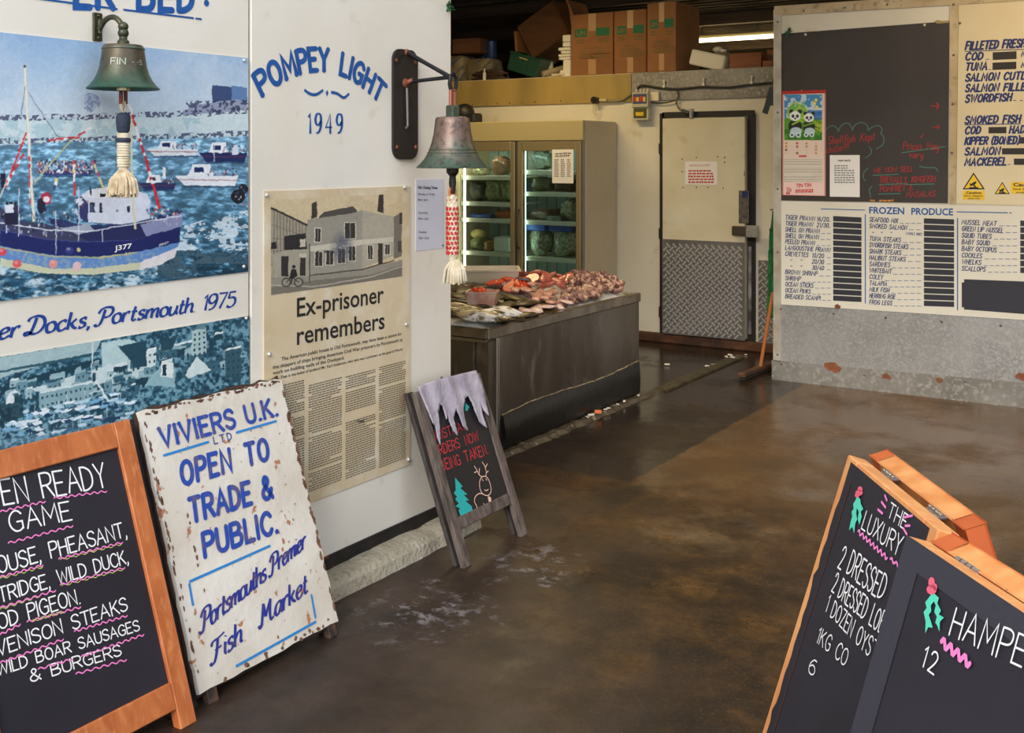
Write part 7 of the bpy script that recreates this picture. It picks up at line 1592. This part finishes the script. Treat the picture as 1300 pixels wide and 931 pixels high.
# green price panel text, right sheet
PR = PP
def dash(h, u0, u1, v, n_, pl=PP, nn=.0012):
    w_ = (u1-u0)/n_
    for i in range(n_): pxline(h, pl, [(u0+i*w_+w_*.15, v), (u0+i*w_+w_*.75, v+.2)], .0045, n=nn)
t = thing('price_board', 'cream price board lettered FILLETED FRESH and SMOKED FISH in navy at the top right', 'price board', PP.pt(*PP.loc(1260, 255), 0))
h = MB(); h.prism(PP, [PP.loc(*p) for p in ((1214.5, 258.6), (1385, 262.5), (1385, -6.5), (1217.5, 3.5))], 0, .006); sh = h.build('board', M('price_cream', C(226, 212, 176), .42, col2=C(216, 198, 156), sc=1.7), t); q = PP.off(.006)
h = MB(); z7 = lambda x_, y_: (980+x_/3.581, y_/3.581)
for s_, A, B, c_ in (('FILLETED FRESH', (880, 226), (1148, 214), 9.6), ('COD', (880, 274), (955, 271), 9), ('TUNA', (880, 320), (975, 317), 9), ('SALMON CUTL', (880, 369), (1148, 360), 9), ('SALMON FILLE', (880, 417), (1148, 410), 9), ('SWORDFISH', (880, 465), (1085, 458), 9),
                     ('SMOKED FISH', (878, 562), (1125, 557), 9), ('COD', (878, 609), (945, 607), 8.8), ('HAD', (1080, 605), (1146, 604), 8.8), ('KIPPER (BONED)', (877, 657), (1122, 653), 8.8), ('SALMON', (877, 705), (1032, 702), 8.8), ('MACKEREL', (877, 752), (1062, 750), 8.8), ('M', (1134, 256), (1152, 256), 6), ('M', (1134, 306), (1152, 306), 6)):
    write(h, q, s_, z7(*A), z7(*B), c_, .25, slant=.22, jit=.02, gap=.30, n=.0015, space=.3)
for A, B in (((879, 234), (1148, 224)), ((877, 568), (1130, 563))): pxline(h, q, [z7(*A), z7(*B)], .005, n=.0014)
for x0, x1, y_ in ((972, 988, 270), (985, 996, 317), (1098, 1110, 457), (1128, 1140, 457), (1072, 1084, 748)): pxline(h, q, [z7(x0, y_), z7(x1, y_)], .004, n=.0014)
h.build('navy_lettering', navy_ink, sh)
h = MB()
for A, B in (((1004, 238), (1112, 268)), ((1003, 285), (1111, 314)), ((985, 578), (1066, 606)), ((1124, 624), (1160, 653)), ((1046, 674), (1150, 702)), ((1100, 721), (1180, 750))):
    a, c = q.loc(*z7(*A)), q.loc(*z7(*B)); h = MB(); h.slab(q, a[0], c[0], c[1], a[1], 0, .0014); h.build('price_slot', M('slot_black', C(44, 38, 34), .6), sh)
def caution(label, tri, boxq, lines, parent_pl=q):
    t = thing('caution_sign', label, 'warning sign', q.pt(*q.loc(*boxq[0]), 0)); yel = M('caution_yellow', C(240, 196, 24), .4)
    h = MB(); h.prism(q, [q.loc(*p) for p in tri], 0, .0012); tb = h.build('triangle_border', M('caution_black', C(28, 26, 24), .5), t)
    cx_ = sum(p[0] for p in tri)/3; cy_ = sum(p[1] for p in tri)/3; h = MB(); h.prism(q, [q.loc(cx_+(p[0]-cx_)*.80, cy_+(p[1]-cy_)*.80) for p in tri], 0, .002); h.build('triangle', yel, tb)
    h = MB(); s_ = (tri[1][1]-tri[0][1])
    for P in ([(-.05, -.02), (.12, -.10)], [(-.16, .10), (.02, .02), (.12, -.06)], [(-.2, .02), (-.02, .06)], [(.0, .05), (.10, .20)], [(-.22, .24), (.24, .24)]): pxline(h, q, [(cx_+p[0]*s_, cy_+p[1]*s_) for p in P], .010, n=.0026)
    h.build('pictogram', MATS['caution_black'], tb)
    a, c = q.loc(*boxq[0]), q.loc(*boxq[1]); h = MB(); h.slab(q, a[0], c[0], c[1], a[1], 0, .0016); pb_ = h.build('yellow_panel', yel, t)
    h = MB()
    for s2, A, B, c_, bd in lines: print_text(h, q, s2, A, B, c_, bd, n=.0024)
    h.build('lettering', MATS['caution_black'], pb_)
caution('yellow caution sign with slipping figure reading Floor slippery when wet', [(1236, 219), (1250.5, 240.5), (1222, 240.5)], ((1222.5, 242), (1250, 253.8)), [('Caution', (1226.5, 246.3), (1246, 246.3), 3.2, .03), ('Floor slippery', (1224, 249.6), (1248, 249.6), 2.0, .02), ('when wet', (1228.5, 252.8), (1244, 252.8), 2.0, .02)])
caution('second yellow caution sign with truck symbol at the right edge of the photo', [(1272.5, 231), (1282, 246.5), (1262.5, 246.5)], ((1283.5, 231), (1330, 246.5)), [('Caution', (1286.5, 236.5), (1318, 236.8), 4.4, .03), ('Fork lift', (1286.5, 241.3), (1304, 241.3), 2.6, .02), ('trucks', (1290, 245.3), (1302, 245.3), 2.4, .02)])

# frozen produce board
t = thing('price_board', 'long white price board headed FROZEN PRODUCE on the partition', 'price board', PP.pt(*PP.loc(1150, 400), 0))
h = MB(); h.prism(PP, [PP.loc(*p) for p in ((992, 386.5), (1385, 411.5), (1385, 264.8), (992.3, 255.2))], .006, .012); sh = h.build('board', M('produce_white', C(226, 221, 206), .42, col2=C(218, 211, 192), sc=1.7), t); q = PP.off(.012)
h = MB(); print_text(h, q, 'FROZEN', (1103.5, 271), (1148, 272), 8.6, .025); print_text(h, q, 'PRODUCE', (1157, 272.3), (1210, 273.3), 8.6, .025)
pxline(h, q, [(1042.6, 265.3), (1098, 266.8)], .006); pxline(h, q, [(1215, 269), (1279, 270.2)], .006); pxline(h, q, [(1282, 270.3), (1284, 270.3)], .006)
pxline(h, q, [(1098.6, 272.5), (1098.6, 385)], .007); pxline(h, q, [(1215.7, 277.5), (1215.7, 393.5)], .007)
h.build('blue_heading', blue_ink, sh)
h = MB(); kw = dict(pen=.17, slant=.18, jit=.01, gap=.28, n=.0013, space=.28)
C1 = [('TIGER PRAWN', 1034), ('TIGER PRAWN', 1031.5), ('SHELL ON PRAWN', 1040), ('SHELL ON PRAWN', 1039), ('PEELED PRAWN', 1034), ('LANGOUSTINE PRAWN', 1053.5), ('CREVETTES', 1025.5), (None, 0), (None, 0), ('BROWN SHRIMP', 1037), ('SHRIMP', 1016), ('OCEAN STICKS', 1032), ('OCEAN PINKS', 1028.5), ('BREADED SCAMPI', 1041)]
N1 = {0: '16/20', 1: '21/30', 6: '10/20', 7: '20/30', 8: '30/40'}
for i, (s_, ue) in enumerate(C1):
    v0 = 278.3+i*7.72; 
    if s_: write(h, q, s_, (997, v0), (ue, v0+(ue-997)*.06), 5.2, **kw)
    else: 
        for u_ in (1004, 1017): write(h, q, '"', (u_, v0+.5), (u_+1.6, v0+.6), 4, pen=.2)
    if i in N1: us = 1037 if i < 2 else 1031; write(h, q, N1[i], (us, v0+2.2), (us+14.5, v0+3), 5.2, **kw)
C2 = [('SEAFOOD MIX', 1139.5), ('SMOKED SALMON', 1151), (None, 0), ('TUNA STEAKS', 1143), ('SWORDFISH STEAKS', 1152.5), ('SHARK STEAKS', 1143.5), ('HALIBUT STEAKS', 1149), ('SARDINES', 1129.5), ('WHITEBAIT', 1131.5), ('COLEY', 1120.5), ('TALAPIA', 1125.5), ('MILK FISH', 1128.5), ('HERRING ROE', 1136), ('FROG LEGS', 1132)]
for i, (s_, ue) in enumerate(C2):
    v0 = 281.2+i*8.07
    if s_: write(h, q, s_, (1103.7, v0), (ue, v0+(ue-1103.7)*.055), 5.4, **kw)
    else:
        for u_ in (1108, 1119, 1131): write(h, q, '"', (u_, v0+.5), (u_+1.6, v0+.6), 4, pen=.2)
        write(h, q, '(WHOLE SIDE)', (1150.5, v0+.6), (1170, v0+1.4), 2.8, **kw)
C3 = [('MUSSEL MEAT', 1264.5), ('GREEN LIP MUSSEL', 1273), ('SQUID TUBES', 1258), ('BABY SQUID', 1256), ('BABY OCTOPUS', 1264.5), ('COCKLES', 1246), ('WHELKS', 1245), ('SCALLOPS', 1250.5)]
for i, (s_, ue) in enumerate(C3):
    v0 = 284.6+i*8.4; write(h, q, s_, (1221, v0), (ue, v0+(ue-1221)*.05), 5.6, **kw)
h.build('navy_lettering', navy_ink, sh)
h = MB()
for i, (s_, ue) in enumerate(C1):
    u0 = max(ue, 1047 if i in N1 else 0)+2; n_ = int((1056-u0)/6)
    if n_ > 0: dash(h, u0, 1056, 278.3+i*7.72+2.6+(.0), n_, q)
for i, (s_, ue) in enumerate(C2):
    u0 = (ue or 1175)+2; n_ = int((1171-u0)/7)
    if n_ > 0: dash(h, u0, 1171, 281.2+i*8.07+2.4, n_, q)
for i, (s_, ue) in enumerate(C3): dash(h, ue+3, 1293, 284.6+i*8.4+2.2, max(1, int((1293-ue)/8)), q)
h.build('leader_dash', M('dash_grey', C(112, 124, 160), .6), sh)
slot = MATS['slot_black']
def bars(u0, u1, vt, vb, n_, sl):
    for i in range(n_):
        v0 = vt+(vb-vt)*i/n_; v1 = v0+(vb-vt)/n_*.84; h = MB()
        h.prism(q, [q.loc(u0, v1), q.loc(u1, v1+(u1-u0)*sl), q.loc(u1, v0+(u1-u0)*sl), q.loc(u0, v0)], None, .0014); h.build('price_slot', slot, sh)
M_sl = M('slot_navy_black', C(44, 44, 52), .55); slot = M_sl
bars(1057.8, 1093.8, 274.3, 383, 14, .05); bars(1173, 1211.3, 277.2, 389.8, 14, .035); bars(1295.3, 1340, 280, 348, 8, .03)
h = MB(); h.prism(q, [q.loc(*p) for p in ((1221, 359), (1224, 358.5), (1224, 354.6), (1342, 359), (1342, 402), (1224, 393), (1224, 390.5), (1221, 390))], None, .0014); h.build('blank_panel', M_sl, sh)
# small sprigs of tinsel holly
def sprig(label, c, seed, pl):
    rr = random.Random(seed); h = MB()
    for i in range(16):
        a = rr.uniform(0, 6.28); l = rr.uniform(.02, .05); d_ = Vector((math.cos(a)*.9, -abs(rr.uniform(.1, .6)), math.sin(a))).normalized(); p0 = Vector(c); p1 = p0+d_*l; s_ = d_.orthogonal().normalized()*.008
        h.add([p0, p0.lerp(p1, .5)+s_, p1, p0.lerp(p1, .5)-s_, p0.lerp(p1, .5)+s_.cross(d_)*.5], [(0, 1, 4), (1, 2, 4), (2, 3, 4), (3, 0, 4)])
    props(h.build('holly_sprig', M('sprig_green', C(34, 84, 42), .5), norm=False), label, 'sprig')
sprig('small sprig of green leaves pinned at the top left corner of the blackboard', PP.pt(*PP.loc(1002, 41), .012), 1, PP)
sprig('small sprig of green leaves high on the painted wall above the larger bell', Vector((XW+.008, WR.loc(568, 10)[0], WR.loc(568, 10)[1])), 2, PP)
